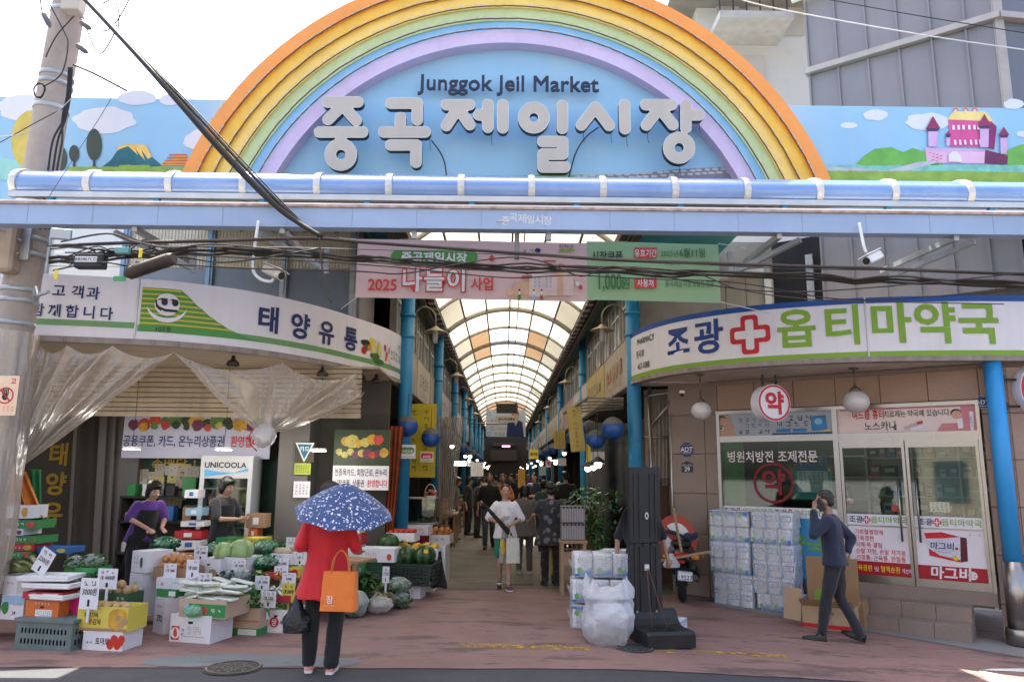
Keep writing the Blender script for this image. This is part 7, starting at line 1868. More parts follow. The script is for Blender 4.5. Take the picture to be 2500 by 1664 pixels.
person('person in black with an apron standing before the drinks fridge',PY(542,1300,10.1).xy.to_3d(),rad(62),1.62,c_char,c_black,s_black,('bob',None),None,arms={-1:((-.2,-.1,1.08),(-.06,-.32,1.08),(.2,-1,.1)),1:((.2,-.1,1.08),(.06,-.32,1.08),(-.2,-1,.1))},nod=.3,sleeve=.5,apron=c_black,vox=.016)
person('person in black hidden behind the black sign stand, both arms hanging',(1.63,9.02,gz(1.6)),rad(8),1.56,c_black,c_jean,s_black,('short',None),m_skin2,arms={-1:((-.29,.02,1.03),(-.33,-.06,.80)),1:((.27,.02,1.03),(.29,-.06,.80))},wide=1.12,vox=.016,nod=.5)
gs=thing('greengrocer_interior','dim greengrocer interior papered with notes behind the stall','room',(-4.5,11.6,0))
m_gw=mat('wall_drab',(.075,.066,.055),.8,0,.2,1.5,dirt=.4);m_dkg=mat('board_green',(.015,.05,.035),.6,0,.2,2)
b=MB();b.bx(-7.6,-1.8,11.72,11.85,0,3.13);b.bx(-7.7,-7.6,9,11.85,0,3.13);b.build('wall',m_gw,gs,world=True)
for q in ((-6.1,-5.55,11.55,11.7,0,2.7),(-3.3,-2.86,11.1,11.7,0,3.1)):b=MB();b.bx(*q);b.build('steel_pier',mat('pier_steel',(.15,.14,.13),.5,.3,.1,2,dirt=.3),gs,world=True)
b=MB();b.bx(-5.5,-4.5,11.69,11.718,.9,1.9);b.bx(-4.0,-3.3,11.69,11.718,.5,1.9);b.build('green_board',m_dkg,gs,world=True)
b=MB();b.text('속배달 1.46',XZ(PY(445,1138,11.68).x,11.685,PY(445,1145,11.68).z),.2,0,.02);b.build('wall_lettering',mat('letter_amber',(.42,.27,.03),.6),gs,world=True)
b=MB()
for i,ch in enumerate('태양유'):b.text(ch,XZ(PY(143,1100,11.68).x,11.7,PY(143,1130+i*72,11.68).z),.36,0,.03)
b.build('wall_lettering',MATS['letter_amber'],gs,world=True)
rg=random.Random(5)
for px in (168,235,262):b=MB();b.beam(PY(px,1380,11.5),PY(px+22,985,11.5),.05+.06*(px==235),.06);b.build('door_post',MATS['pier_steel'],gs,world=True)
for i in range(26):
 px,py=rg.uniform(270,480),rg.uniform(1140,1250)
 w_,h=rg.choice(((.16,.12),(.12,.16),(.2,.14),(.34,.3)));q=PY(px,py,11.67-i*.0015)
 b=MB();F=XZ(q.x,q.y,q.z).rot(rg.uniform(-.06,.06));b.rect(F,0,0,w_,h,0);scribble(b,F,w_*.8,h*.75,1,3,.0007,i);b.build('wall_note',[mat('note_%d'%(i%3),((.5,.47,.42),(.42,.36,.27),(.55,.45,.2))[i%3],.8),m_black],gs,world=True)
sh_=thing('roller_shutter','beige slatted shutter band pulled up above the greengrocer opening','shutter',(-4.5,10.45,2.6))
for k in range(9):
 z=2.5+k*.07;b=MB();b.bx(-7.6,-2.0,10.42+.004*(k%2),10.47,z+.003,z+.067,0,.012);b.build('slat',m_beige,sh_,world=True)
b=MB();b.bx(-7.6,-2.0,10.4,10.49,2.44,2.5);b.build('bottom_bar',m_beige,sh_,world=True)
def fruitbits(b,F,w_,h,n,seed,mi,z=.003):
 r=random.Random(seed)
 for i in range(n):
  x=-w_/2+(i+.5)*w_/n;s=r.uniform(.55,1)*h;b.poly(F,blob(x,r.uniform(-.1,.15)*h,s*.8,s*.8,12,.3,i),mi[r.randrange(len(mi))],z+i*.0004)
fm=[mat('fruit_%d'%i,c,.5,0,.3,9) for i,c in enumerate([(.5,.06,.04),(.55,.3,.03),(.1,.2,.04),(.16,.03,.08),(.5,.42,.1),(.03,.05,.02)])]
def posterY(name,label,cat,pl,pr,pt,pb,Y,m,fn,rot=0):
 a,c=PY(pl,pt,Y),PY(pr,pb,Y);t=thing(name,label,cat,((a.x+c.x)/2,Y,(a.z+c.z)/2));w_,h=c.x-a.x,a.z-c.z
 F=XZ(0,-.012,0).rot(rot);b=MB();b.prism(F,[(-w_/2,-h/2),(w_/2,-h/2),(w_/2,h/2),(-w_/2,h/2)],.01);b.build('panel',m,t);b=MB();ms=fn(b,F,w_,h);b.build('print',ms,t); return t
m_pgrey=mat('banner_greywhite',c3('#b9b9cc'),.5,0,.06,2)
def f_(b,F,w_,h):
 fruitbits(b,F.at(-.02,h*.2),w_*.92,h*.42,13,4,list(range(6)));fruitbits(b,F.at(0,h*.12),w_*.8,h*.3,11,9,list(range(6)),.012)
 b.text('공용쿠폰, 카드, 온누리상품권',F.at(-w_*.15,-h*.25),h*.24,6,.014,z=.018,sx=.7);b.text('환영합니다',F.at(w_*.355,-h*.25),h*.24,7,.014,z=.018,sx=.66); return fm+[m_navy,m_red]
posterY('shop_banner','pale banner with printed fruit and navy coupon wording inside the greengrocer','banner',308,658,995,1120,11.3,m_pgrey,f_)
def f_(b,F,w_,h):
 b.rect(F,0,h*.2,w_,h*.6,5,.001);fruitbits(b,F.at(0,h*.3),w_*.7,h*.3,6,3,[0,1,4]);fruitbits(b,F.at(0,h*.1),w_*.9,h*.22,9,8,[1,4,0,3],.006)
 b.text('전종목카드, 희망근로, 온누리',F.at(0,-h*.26),h*.13,6,.014,z=.004,sx=.56);b.text('시장쿠폰, 상품권',F.at(-w_*.2,-h*.44),h*.13,6,.014,z=.004,sx=.56);b.text('환영합니다',F.at(w_*.3,-h*.44),h*.13,7,.014,z=.004,sx=.56); return fm+[m_black,m_red]
posterY('fruit_poster','dark fruit poster over white card wording beside the orange cloth','poster',818,948,1048,1196,11.2,m_signw,f_)
def f_(b,F,w_,h):b.poly(F,[(-w_*.5,h*.5),(w_*.5,h*.5),(0,-h*.5)],0,.002);b.poly(F,[(-w_*.38,h*.42),(w_*.38,h*.42),(0,-h*.36)],1,.004);b.text('카드',F.at(0,h*.08),h*.28,2,.02,z=.006); return [m_white,mat('card_teal',c3('#2a6a86')),m_white]
posterY('card_sign','small teal triangle card sign on the steel pier','sign',722,766,1080,1128,11.05,m_gw,f_)
def f_(b,F,w_,h):scribble(b,F,w_*.85,h*.7,0,4,.002,3); return [m_black]
posterY('notice','yellow-green notice below the triangle card sign','notice',720,758,1130,1158,11.06,mat('notice_lime',(.38,.45,.06)),f_);posterY('notice','white notice below the yellow-green one on the pier','notice',718,756,1174,1214,11.06,m_signw,f_)
q=PY(575,1115,11.0);t=thing('drinks_fridge','tall glass-door drinks fridge with a blue-topped header behind the standing vendor','fridge',(q.x-.1,11.2,0),rad(6));m_fr=mat('fridge_white',(.55,.55,.56),.4,0,.08,2)
b=MB();
for x0,x1,y0,y1,z0,z1 in ((-.36,-.31,-.3,.3,.1,1.92),(.31,.36,-.3,.3,.1,1.92),(-.31,.31,.25,.3,.1,1.92),(-.31,.31,-.3,.25,1.86,1.92),(-.31,.31,-.3,.25,.1,.3)):b.bx(x0,x1,y0,y1,z0,z1)
b.build('cabinet',m_fr,t);b=MB();b.bx(-.36,.36,-.34,-.305,1.6,1.9);b.bx(-.36,-.3,-.34,-.305,.3,1.6);b.bx(.3,.36,-.34,-.305,.3,1.6);b.bx(-.3,.3,-.34,-.305,.3,.36);d_=b.build('door',m_fr,t)
b=MB();b.bx(-.3,.3,-.325,-.32,.36,1.6);b.build('pane',m_glass,d_)
b=MB();F=XZ(0,-.343,1.75);b.text('UNICOOLA',F.at(-.02,-.0),.11,0,.02,sx=1.0);b.poly(F,[(-.3,-.13),(.3,-.05),(.3,-.0),(.1,-.07),(-.1,-.06),(-.3,-.02)],1,.002);b.build('header_print',[m_black,m_tps],t)
b=MB()
for z in (.6,.9,1.2,1.45):b.bx(-.31,.31,-.28,.25,z,z+.015)
b.build('shelf',m_alu,t)
for k in range(10):
 b=MB();b.cyl((-.25+(k%5)*.12,-.12,(.915,1.215)[k//5]),(-.25+(k%5)*.12,-.12,(1.1,1.38)[k//5]),.035,.03,10);b.build('bottle',fm[k%5],t)
for i,(px,py,Y) in enumerate(((546,1097,9.9),(322,1096,10.0),(778,1100,10.4))):
 q=PY(px,py,Y);t=thing('hanging_light','small lit work light hanging %s'%('over the cabbages','at the left end of the fruit banner','beside the triangle card sign')[i],'light',q,0,'lit work lights over the stall')
 b=MB();b.bx(-.1,.1,-.04,.04,.0,.035);b.build('housing',m_white,t);b=MB();b.bx(-.095,.095,-.035,.035,-.006,0);b.build('tube',emat('tube_light',(1,.98,.92),7),t);b=MB();b.tube([(0,0,.03),(.01,0,.4),(0,0,3.1-q.z)],.004,4);b.build('cord',m_cable,t)
 pl=bpy.data.lights.new('tube_glow','POINT');pl.energy=5;pl.shadow_soft_size=.08;pl.color=(1,.95,.86);o=bpy.data.objects.new('tube_glow',pl);COL.objects.link(o);o.parent=t;o.location=(0,0,-.05)
for i,(px,py,Y) in enumerate(((570,868,9.3),(788,897,10.2),(880,918,10.6),(918,938,11.0))):
 q=PY(px,py,Y);t=thing('pendant_shade','dark bell lampshade under the canopy, %s'%('over the middle of the plastic drape','third from the arcade column','second from the arcade column','nearest the arcade column')[i],'lamp',(q.x,q.y,3.0),0,'unlit bell lampshades');b=MB();b.lathe([(.02,.13),(.03,.08),(.07,.05),(.085,0),(.08,0),(.06,.04)],18);b.build('shade',mat('shade_dark',(.05,.04,.035),.35,.4),t)
PAL={'w':(.68,.66,.68),'k':(.33,.2,.11),'y':(.6,.5,.08),'o':(.6,.14,.03),'m':(.5,.01,.15),'g':(.04,.22,.06),'r':(.45,.03,.04),'d':(.03,.08,.04),'p':(.45,.34,.24),'b':(.03,.13,.35),'s':(.3,.45,.6)}
PM={k:mat('carton_'+k,v,.6,0,.07,5) for k,v in PAL.items()}
def carton(label,pl,pr,pt,pb,Y,d=.3,m='w',rz=-14,prints=(),open_=True,z0=None,side=None,cat='carton'):
 a,c=PY(pl,pt,Y),PY(pr,pb,Y);w_=(c.x-a.x);zb=c.z if z0 is None else z0;h=a.z-zb
 t=thing('produce_carton',label,cat,((a.x+c.x)/2,Y+d/2,zb),rad(rz));W,D,e=w_/2,d/2,.007
 b=MB()
 for x0,x1,y0,y1 in ((-W,W,-D,-D+e),(-W,W,D-e,D),(-W,-W+e,-D+e,D-e),(W-e,W,-D+e,D-e)):b.bx(x0,x1,y0,y1,0,h)
 zt=h-.008 if not open_ else h*.78
 b.bx(-W+e,W-e,-D+e,D-e,zt-.02,zt);b.build('carton_body',PM[m],t)
 if side:b=MB();b.rect(Frame((-W,0,h/2),(0,-1,0),(0,0,1)),0,0,d*.9,h*.85,0,.002);b.build('side_print',PM[side],t)
 if prints:
  b=MB();F=XZ(0,-D,h/2);ms=[]
  for p in prints:
   k=p[0];mm=p[1]
   if mm not in ms:ms.append(mm)
   i=ms.index(mm)
   if k=='t':b.text(p[2],F.at(p[3]*w_,p[4]*h),p[5]*h,i,.014,z=.004,sx=p[6] if len(p)>6 else .9)
   elif k=='s':scribble(b,F.at(p[2]*w_,p[3]*h),p[4]*w_,p[5]*h,i,p[6],.003,len(label))
   elif k=='r':b.rect(F,p[2]*w_,p[3]*h,p[4]*w_,p[5]*h,i,.002)
   elif k=='c':b.disc(F,p[2]*w_,p[3]*h,p[4]*h,i,.0025,18)
   elif k=='b':b.poly(F,blob(p[2]*w_,p[3]*h,p[4]*w_,p[5]*h,14,.3,p[3]*9),i,.003+abs(p[2])*.001)
  b.build('carton_print',ms,t)
 return t,w_,d,zt
mk,mn,mr=m_black,m_navy,m_red
HOLE=('r',MATS['hole_black'],0,.22,.12,.09)
m_pot=mat('potato',(.42,.27,.13),.75,0,.2,14,bump=.3,bs=60);m_on=mat('onion',(.5,.22,.07),.4,0,.25,8,spec=.5);m_leaf=mat('leaf_green',(.035,.11,.02),.5,0,.45,12);m_leafl=mat('leaf_pale',(.2,.28,.08),.5,0,.4,14);m_cab=mat('cabbage',(.3,.42,.16),.45,0,.2,7,bump=.5,bs=22)
m_mel=mat('watermelon',(.018,.045,.012),.35,0,.4,6);m_km=mat('yellow_melon',(.65,.36,.02),.4,0,.15,7);m_tom=mat('tomato',(.5,.04,.02),.3,0,.2,8);m_pea=mat('peach',(.55,.22,.06),.5,0,.35,7);m_mush=mat('pale_root',(.48,.38,.25),.7,0,.2,12)
m_gbag=film('green_film',(.03,.3,.12),.72,.25,.3,26,1.0);m_cbag=film('clear_film',(.75,.8,.78),.3,.15,.3,30,1.0)
FR={}
def heap(cat,label,t3,n,r,m,group,wob=.08,sq=1.0):
 t,w_,d,zt=t3;rgx=random.Random(len(label)+n);M=Matrix.Translation(t.location)@Matrix.Rotation(t.rotation_euler.z,4,'Z')
 nx=max(1,int((w_-.03)/(2*r)));ny=max(1,int((d-.03)/(2*r*sq)));k=0
 while k<n:
  lay=k//(nx*ny);i=k%(nx*ny);x=-w_/2+.015+(i%nx+.5+.25*lay)*(w_-.03)/nx;y=-d/2+.015+(i//nx+.5)*(d-.03)/ny
  p=M@V(min(x,w_/2-r),y,zt+r*.9+lay*r*1.35+rgx.uniform(-.006,.006));key=(cat,r)
  if key not in FR:
   b=MB();b.ball((0,0,0),(r*1.06,r*sq,r),10,7,0,wob,8,r*50);o=b.build(cat,m)
   o.location=p;FR[key]=o
  else:o=inst(FR[key],p)
  o.rotation_euler=(rgx.uniform(-.5,.5),rgx.uniform(-.5,.5),rgx.uniform(0,6));tag(o,label,cat.replace('_',' '),group);k+=1
def leafy(label,pl,pr,pt,pb,Y,m,n=90,cat='greens',L=.11,d=.24,wd=.035,drape=.6,m2=None):
 a,c=PY(pl,pt,Y),PY(pr,pb,Y);t=thing('leafy_greens',label,cat,((a.x+c.x)/2,Y+d/2,c.z));w_,h=c.x-a.x,a.z-c.z;r=random.Random(int(pl));b=MB()
 for i in range(n):
  x,y=r.uniform(-.5,.5)*w_,r.uniform(-.5,.5)*d;zz=h*(.25+.7*(1-(2*x/w_)**2)*r.uniform(.5,1));a_=r.uniform(0,6.28);u=V(math.cos(a_),math.sin(a_),r.uniform(-drape,.5)).normalized();s=u.cross(V(0,0,1)).normalized()*wd*r.uniform(.6,1.2);p=V(x,y,zz);l=L*r.uniform(.6,1.2);q1=p+u*l*.5+V(0,0,.012);q2=p+u*l-V(0,0,.02)
  b.add([p-s*.3,p+s*.3,q1+s,q1-s,q2+s*.35,q2-s*.35],[(0,1,2,3),(3,2,4,5)],1 if m2 and r.random()<.35 else 0,True)
 b.ball((0,0,h*.35),(w_*.42,d*.4,h*.4),12,8,0,.3,9,pl);o=b.build('leaves',[m,m2 or m],t); return t
def baggy(label,pl,pr,pt,pb,Y,m=None,d=.26,inner=None,seed=0,cat='bag of greens'):
 a,c=PY(pl,pt,Y),PY(pr,pb,Y);t=thing('produce_bag',label,cat,((a.x+c.x)/2,Y+d/2,c.z));W,H=(c.x-a.x)/2,a.z-c.z
 f=lambda k:lambda u,v:((k*W*(math.sin(math.pi*min(v*.93+.07,1))**.5)+.0)*math.cos(u*6.283)*(1+.3*noise.noise((math.cos(u*6.28)*2+seed,math.sin(u*6.28)*2,v*3))),k*d/2*(math.sin(math.pi*min(v*.93+.07,1))**.5)*math.sin(u*6.283)*(1+.3*noise.noise((math.cos(u*6.28)*2,math.sin(u*6.28)*2+seed,v*3+5))),H*v*k+H*.02+.1*H*noise.noise((math.cos(u*6.28)*3,math.sin(u*6.28)*3,seed)))
 b=MB();b.grid(26,14,f(1));b.build('bag_skin',m or m_gbag,t)
 if inner is not None:
  b=MB();r=random.Random(seed)
  b.grid(16,9,f(.8))
  for i in range(60):
   u,v=r.random(),r.uniform(.1,.9);p=V(*f(.86)(u,v));s=V(r.uniform(-1,1),r.uniform(-1,1),r.uniform(-.6,.6)).normalized();n_=s.orthogonal().normalized()*.018;b.add([p-s*.05-n_,p-s*.05+n_,p+s*.05+n_,p+s*.05-n_],[(0,1,2,3)])
  b.build('greens',inner,t)
 return t
CARDT=('1개 2000원','1근 3000','2,500원','3000원','1단 2000','4000원')
def card(px,py,Y,w=.17,h=.2,txt='3000원',lab='',m='w',rot=0,slot=True):
 q=PY(px,py,Y);t=thing('price_card',lab,'price card',q,rad(-10),'handwritten price cards on the stall');F=XZ(0,0,0).rot(rot);b=MB();b.prism(F,[(-w/2,-h/2),(w/2,-h/2),(w/2,h/2),(-w/2,h/2)],.004)
 b.bx(-.012,.012,.004,.016,-h/2-.12,0);b.build('card',PM[m],t);b=MB()
 scribble(b,F.at(0,h*.33),w*.8,h*.22,0,1,.002,int(px));b.text(txt,F.at(0,-h*.03),h*.25,0,.016,z=.002,sx=min(1,w/(h*.25*len(txt)*.72)),shear=.15)
 if slot:b.rect(F,0,-h*.3,w*.12,h*.22,1,.002)
 b.build('handwriting',[m_black,MATS['hole_black']],t)
t=thing('display_bench','dark wooden bench carrying the back rows of the vegetable stall','bench',(-3.2,9.3,0),rad(-18))
for z,y,h in ((.42,.35,.42),(.62,.85,.62)):
 b=MB();b.bx(-1.6,1.3,y-.22,y+.26,z-.03,z);b.build('bench_top',m_wood,t)
 for x in (-1.5,0,1.2):
  b=MB();b.bx(x,x+.06,y-.18,y-.12,0,z-.03);b.build('leg',m_wood,t)
def lab_(s):return s
T=carton('orange onion carton with a white address label on the grey crate',65,153,1465,1522,7.75,.3,'o',-12,[HOLE,('s',m_white,0,.36,.5,.13,1),('r',m_white,.06,-.1,.5,.42),('s',mk,.06,-.1,.45,.36,4)],False)
carton('magenta fruit carton squeezed beside the orange one',153,198,1455,1520,7.85,.3,'m',-12,[('b',fm[3],-.1,-.1,.7,.3)],False)
carton('blue and white carton with green print at the far left of the pile',8,66,1452,1512,7.95,.3,'w',-12,[('r',PM['s'],0,.3,.98,.36),('b',PM['g'],-.3,.0,.35,.5),('s',mr,.15,.12,.5,.12,1),('t',mk,'39',.1,-.3,.2)],False);carton('white carton under the foam lids at the far left',2,50,1405,1450,8.1,.3,'w',-12,[('s',mr,0,.1,.7,.2,1)],False)
for i,(pl,pr,py,Y,lab) in enumerate(((60,178,1460,7.68,'lowest foam tray lid on the orange carton'),(38,188,1432,7.72,'middle foam tray lid with grubby edges'),(27,175,1414,7.75,'topmost white foam tray lid on the pile'))):
 a,c=PY(pl,py,Y),PY(pr,py,Y);w_=(c.x-a.x)*.86;t=thing('foam_lid',lab,'foam lid',((a.x+c.x)/2,Y+.18,a.z),rad(-14+i*7),'white foam lids');b=MB();b.bx(-w_/2,w_/2,-.17,.17,-.02,.012,0,.012);m_=mat('foam',(.76,.75,.73),.7,0,.06,6,dirt=.2,ds=9)
 for q in ((-w_/2,w_/2,-.17,-.14),(-w_/2,w_/2,.14,.17),(-w_/2,-w_/2+.03,-.14,.14),(w_/2-.03,w_/2,-.14,.14)):b.bx(*q,.012,.03)
 b.build('lid',m_,t)
carton('flat red carton between the foam lids',55,160,1445,1462,7.78,.26,'r',-8,[('r',m_white,.2,0,.4,.7),('s',mk,.2,0,.36,.5,1)],False)
def vented(name,label,pl,pr,pt,pb,Y,d,m,rz,rows,cols_,taper=.0,hh=.5):
 a,c=PY(pl,pt,Y),PY(pr,pb,Y);W,H,D=(c.x-a.x)/2,a.z-c.z,d/2;t=thing(name,label,'crate',((a.x+c.x)/2,Y+D,max(c.z,0)),rad(rz));b=MB();k=1-taper
 for sx,sy in ((0,-1),(0,1),(-1,0),(1,0)):
  L_=W if sy else D;F=Frame((sx*W,sy*D,0),(1,0,0) if sy<0 else (-1,0,0) if sy>0 else (0,-1,0) if sx<0 else (0,1,0),(0,0,1));P=lambda x,z:F(x*(k+(1-k)*z/H),z,-taper*.06*(1-z/H))
  zs=[0]+[H*(.12+.7*(i+.5*j)/rows) for i in range(rows) for j in (.25,1.25)]+[H];xs2=[-L_];n=cols_ if sy else max(2,int(cols_*D/W))
  for i in range(n):xs2+=[-L_+2*L_*(.08+.84*(i+.25)/n),-L_+2*L_*(.08+.84*(i+.75)/n)]
  xs2 .append(L_)
  for j in range(len(zs)-1):
   for i in range(len(xs2)-1):
    if j%2==1 and i%2==1 and 0<j<len(zs)-1:continue
    b.add([P(xs2[i],zs[j]),P(xs2[i+1],zs[j]),P(xs2[i+1],zs[j+1]),P(xs2[i],zs[j+1])],[(0,1,2,3)])
 b.build('crate_wall',m,t);b=MB();e=.018
 for x0,x1,y0,y1 in ((-W-e,W+e,-D-e,-D+.004),(-W-e,W+e,D-.004,D+e),(-W-e,-W+.004,-D,D),(W-.004,W+e,-D,D)):b.bx(x0,x1,y0,y1,H-.03,H);b.bx(x0*k,x1*k,y0*k,y1*k,0,.02)
 b.build('crate_rim',m,t);b=MB();b.bx(-W*k+.02,W*k-.02,-D*k+.02,D*k-.02,H*.3,H*.33);b.build('crate_floor',m_dark,t); return t,W*2,d,H*.5
t,*_r=vented('plastic_crate','grey-green upturned vented crate on the paving under the orange carton',40,192,1514,1590,7.62,.42,mat('crate_greygreen',(.13,.17,.16),.5,0,.12,6,dirt=.2,ds=9),-12,2,13);b=MB();b.bx(-_r[0]/2,_r[0]/2,-.21,.21,_r[2]*1.98,_r[2]*2.0);b.build('crate_base',MATS['crate_greygreen'],t)
carton('white tomato carton printed with red tomatoes on the paving',205,308,1537,1592,7.6,.3,'w',-10,[('t',mk,'토마토',-.0,-.12,.34,.8),('s',mk,-.33,-.08,.2,.14,1)]+[('b',m_tom,.2+.09*k,-.1+.18*(k%2),.17,.5) for k in range(4)],False,None,'r')
T=carton('open yellow potato carton with a printed basket of potatoes',190,322,1480,1540,7.6,.3,'y',-10,[('t',mk,'정성가득',-.22,.06,.24,.8),('t',mr,'햇',-.24,-.22,.26),('t',mk,'감자',-.1,-.22,.26,.85),('b',fm[1],.3,.05,.34,.9)]+[('b',m_pot,.2+.06*k,-.22+.14*(k%3),.12,.26) for k in range(5)]+[('r',PM['k'],0,-.44,1,.12)]);heap('potato','earthy potato lying in the yellow potato carton',T,9,.045,m_pot,'potatoes in the yellow carton')
T=carton('dark green potato carton behind the yellow one',245,318,1447,1480,7.95,.26,'d',-10,[('s',m_white,.25,.1,.3,.3,1)]);heap('potato','earthy potato lying in the dark green carton',T,8,.045,m_pot,'potatoes in the green carton')
card(218,1448,7.58,.2,.29,'3000원','tall white card 3000 standing in the yellow potato carton');card(262,1412,7.9,.22,.2,'1K 4000원','white card 4000 standing in the dark green potato carton');card(106,1370,8.0,.17,.26,'2300원','tilted orange-edged white card at the far left pile','w',-.5)
leafy('cut pumpkins and pale greens at the far left behind the foam lids',8,62,1360,1400,8.15,m_leafl,40,m2=m_mush);baggy('clear bag of leafy greens in a green tray',155,192,1358,1392,8.1,m_cbag,.2,m_leaf,1);baggy('clear bag of chard heaped in the green tray',188,238,1354,1390,8.15,m_cbag,.22,m_leaf,2);carton('green plastic tray under the bags of greens',158,238,1384,1410,8.12,.26,'g',-10,());leafy('bunch of dark leaves spilling below the green tray',185,240,1402,1440,7.98,m_leaf,90)
for i,(pl,pr,pt,pb,m,lab) in enumerate(((15,80,1345,1362,'g','green carton with a red round print'),(10,88,1326,1344,'r','red carton with tomato print and white panel'),(20,102,1307,1326,'g','green carton printed with pale fruit'),(15,60,1290,1306,'w','white carton with red lettering'),(92,170,1335,1350,'b','blue lid lying on the left stack'),(20,95,1268,1290,'g','green vented tray near the top'),(20,75,1232,1265,'w','white foam box at the top'))):
 carton(lab+' in the stack behind the plastic drape',pl,pr,pt,pb,8.7,.3,m,-6,[('s',m_white if m!='w' else mr,-.15,0,.5,.5,1),('b',fm[i%5],.3,0,.3,.7)],False)
carton('big white carton with a pepper photo at the front of the stall',420,532,1500,1562,7.95,.36,'w',-16,[HOLE,('s',mk,.1,-.05,.35,.3,4),('r',fm[0],-.36,-.18,.2,.5),('c',m_signw,-.36,-.18,.2),('b',fm[0],-.36,-.18,.1,.34),('s',mk,-.18,-.15,.14,.3,2),('r',mr,.1,-.28,.5,.015)],False,0)
t=carton('red pepper carton tucked under the big white carton',408,450,1512,1550,8.25,.3,'r',30,[('r',m_white,.2,-.1,.5,.5)],False,0)
T=carton('flower-patterned tray carton of wrapped leek packs on the white carton',442,570,1462,1508,7.92,.42,'p',-14,[('r',PM['g'],.1,-.1,.78,.7),('b',fm[0],.0,-.1,.2,.5),('r',PM['s'],-.28,-.1,.2,.6),('s',m_white,.3,-.1,.3,.3,1)])
rgq=random.Random(2);k0=None
for i in range(20):
 M=Matrix.Translation(T[0].location)@Matrix.Rotation(T[0].rotation_euler.z,4,'Z');p=M@V(-.22+(i%3)*.21+rgq.uniform(-.03,.03),-.12+(i//3%3)*.12,T[3]+.03+.034*(i//4))
 if k0 is None:b=MB();b.bx(-.12,.12,-.055,.055,0,.026,0,.008);k0=b.build('wrapped_pack',mat('pack_white',(.6,.65,.56),.3,0,.15,12));k0 .location=p;o=k0
 else:o=inst(k0,p)
 o.rotation_euler=(rgq.uniform(-.2,.2),rgq.uniform(-.25,.25),rgq.uniform(-.6,.3));tag(o,'flat white wrapped leek pack in the flower-patterned tray','wrapped pack','wrapped packs in the front tray')
baggy('wad of green plastic film at the corner of the front tray',445,490,1478,1510,7.85,film('mint_film',(.15,.6,.3),.6,.25,.3,26,1.0),.12,None,3,'plastic film')
carton('green-edged carton under the kraft leek carton',570,638,1533,1555,8.3,.32,'g',-12,[('r',m_white,.1,0,.7,.8),('s',mk,.1,0,.6,.5,2)],False,0);T=carton('kraft carton of green leeks tied with red string',572,642,1483,1533,8.3,.32,'p',-12,[('r',mr,0,-.12,.98,.02),('r',mr,0,-.16,.98,.02)]);leafy('green leek tops lying in the kraft carton',570,640,1460,1492,8.3,m_leaf,60,L=.2,wd=.02,m2=m_leafl)
T=carton('white salad-cabbage carton with a round red mark',645,716,1487,1548,8.45,.34,'w',-12,[('c',mr,-.05,-.05,.23),('t',m_white,'쌈',-.05,-.17,.32),('t',mk,'배추',.27,-.12,.2,.8),HOLE,('r',m_yellow,-.42,-.34,.14,.16)],True,0);leafy('pale cabbage leaves piled in the salad-cabbage carton',645,690,1474,1492,8.5,m_leafl,40,m2=MATS['leaf_pale'])
card(655,1462,8.35,.17,.17,'1개 2,500','white card 2,500 between the leeks and the cabbage carton');card(704,1446,8.6,.15,.21,'1봉 2000원','yellow card beside the red blouse','y')
carton('lower white carton with a green bottle print on the pallet',325,368,1399,1462,8.75,.34,'w',-30,[('r',m_yellow,0,0,.2,.6),('b',PM['d'],.05,-.05,.2,.6)],False,.1);carton('upper white carton with a dark green print',330,380,1345,1398,8.75,.34,'w',-30,[('b',PM['d'],.2,0,.2,.5),('s',mk,-.2,.1,.4,.4,3)],False)
carton('white carton with handwritten numbers on the ground left of the front row',385,432,1458,1505,8.35,.3,'w',-40,[('s',mr,0,.25,.5,.12,1),('t',mk,'392',.1,-.15,.24)],False,0);carton('green printed carton below the aubergine tray',388,440,1438,1458,8.4,.3,'g',-14,[('r',m_white,.3,0,.35,.6)],False);T=carton('white tray carton with a round hole',384,476,1410,1438,8.45,.3,'w',-14,[('c',MATS['hole_black'],.38,0,.14),('s',mr,-.32,0,.25,.5,1),('s',mn,.1,.1,.3,.2,1)])
T=carton('kraft carton of onions above the white tray',376,470,1385,1412,8.7,.3,'k',-14,[HOLE]);heap('onion','papery brown onion heaped in the kraft carton',T,14,.05,m_on,'onions in the kraft carton')
card(415,1394,8.6,.15,.17,'1개 1000','white card in front of the onion carton',slot=False);card(470,1388,8.6,.15,.2,'1봉 2000','white card 2000 at the right end of the onion carton');card(490,1350,9.0,.17,.17,'1봉 2000','white card behind the onions');card(420,1360,8.95,.17,.12,'1K 3000','small white card tucked behind the onions on the left',slot=False);card(500,1418,8.45,.16,.17,'1K 4000','white card with a corrected price above the wrapped packs')
carton('white carton with a photo of roots below the cabbages',486,548,1364,1412,8.95,.34,'w',-14,[HOLE,('b',m_pot,.2,-.2,.4,.4),('s',mk,-.25,-.1,.3,.3,4)],False);carton('white carton below the right cabbage with an orange edge',553,612,1360,1408,9.0,.34,'w',-14,[('r',PM['o'],.46,0,.06,1),('s',mk,.2,-.1,.3,.3,4)],False);carton('white carton with a dark handle hole near the radishes',664,722,1352,1378,9.3,.34,'w',-14,[HOLE,('s',mk,.1,-.05,.5,.3,3)],False)
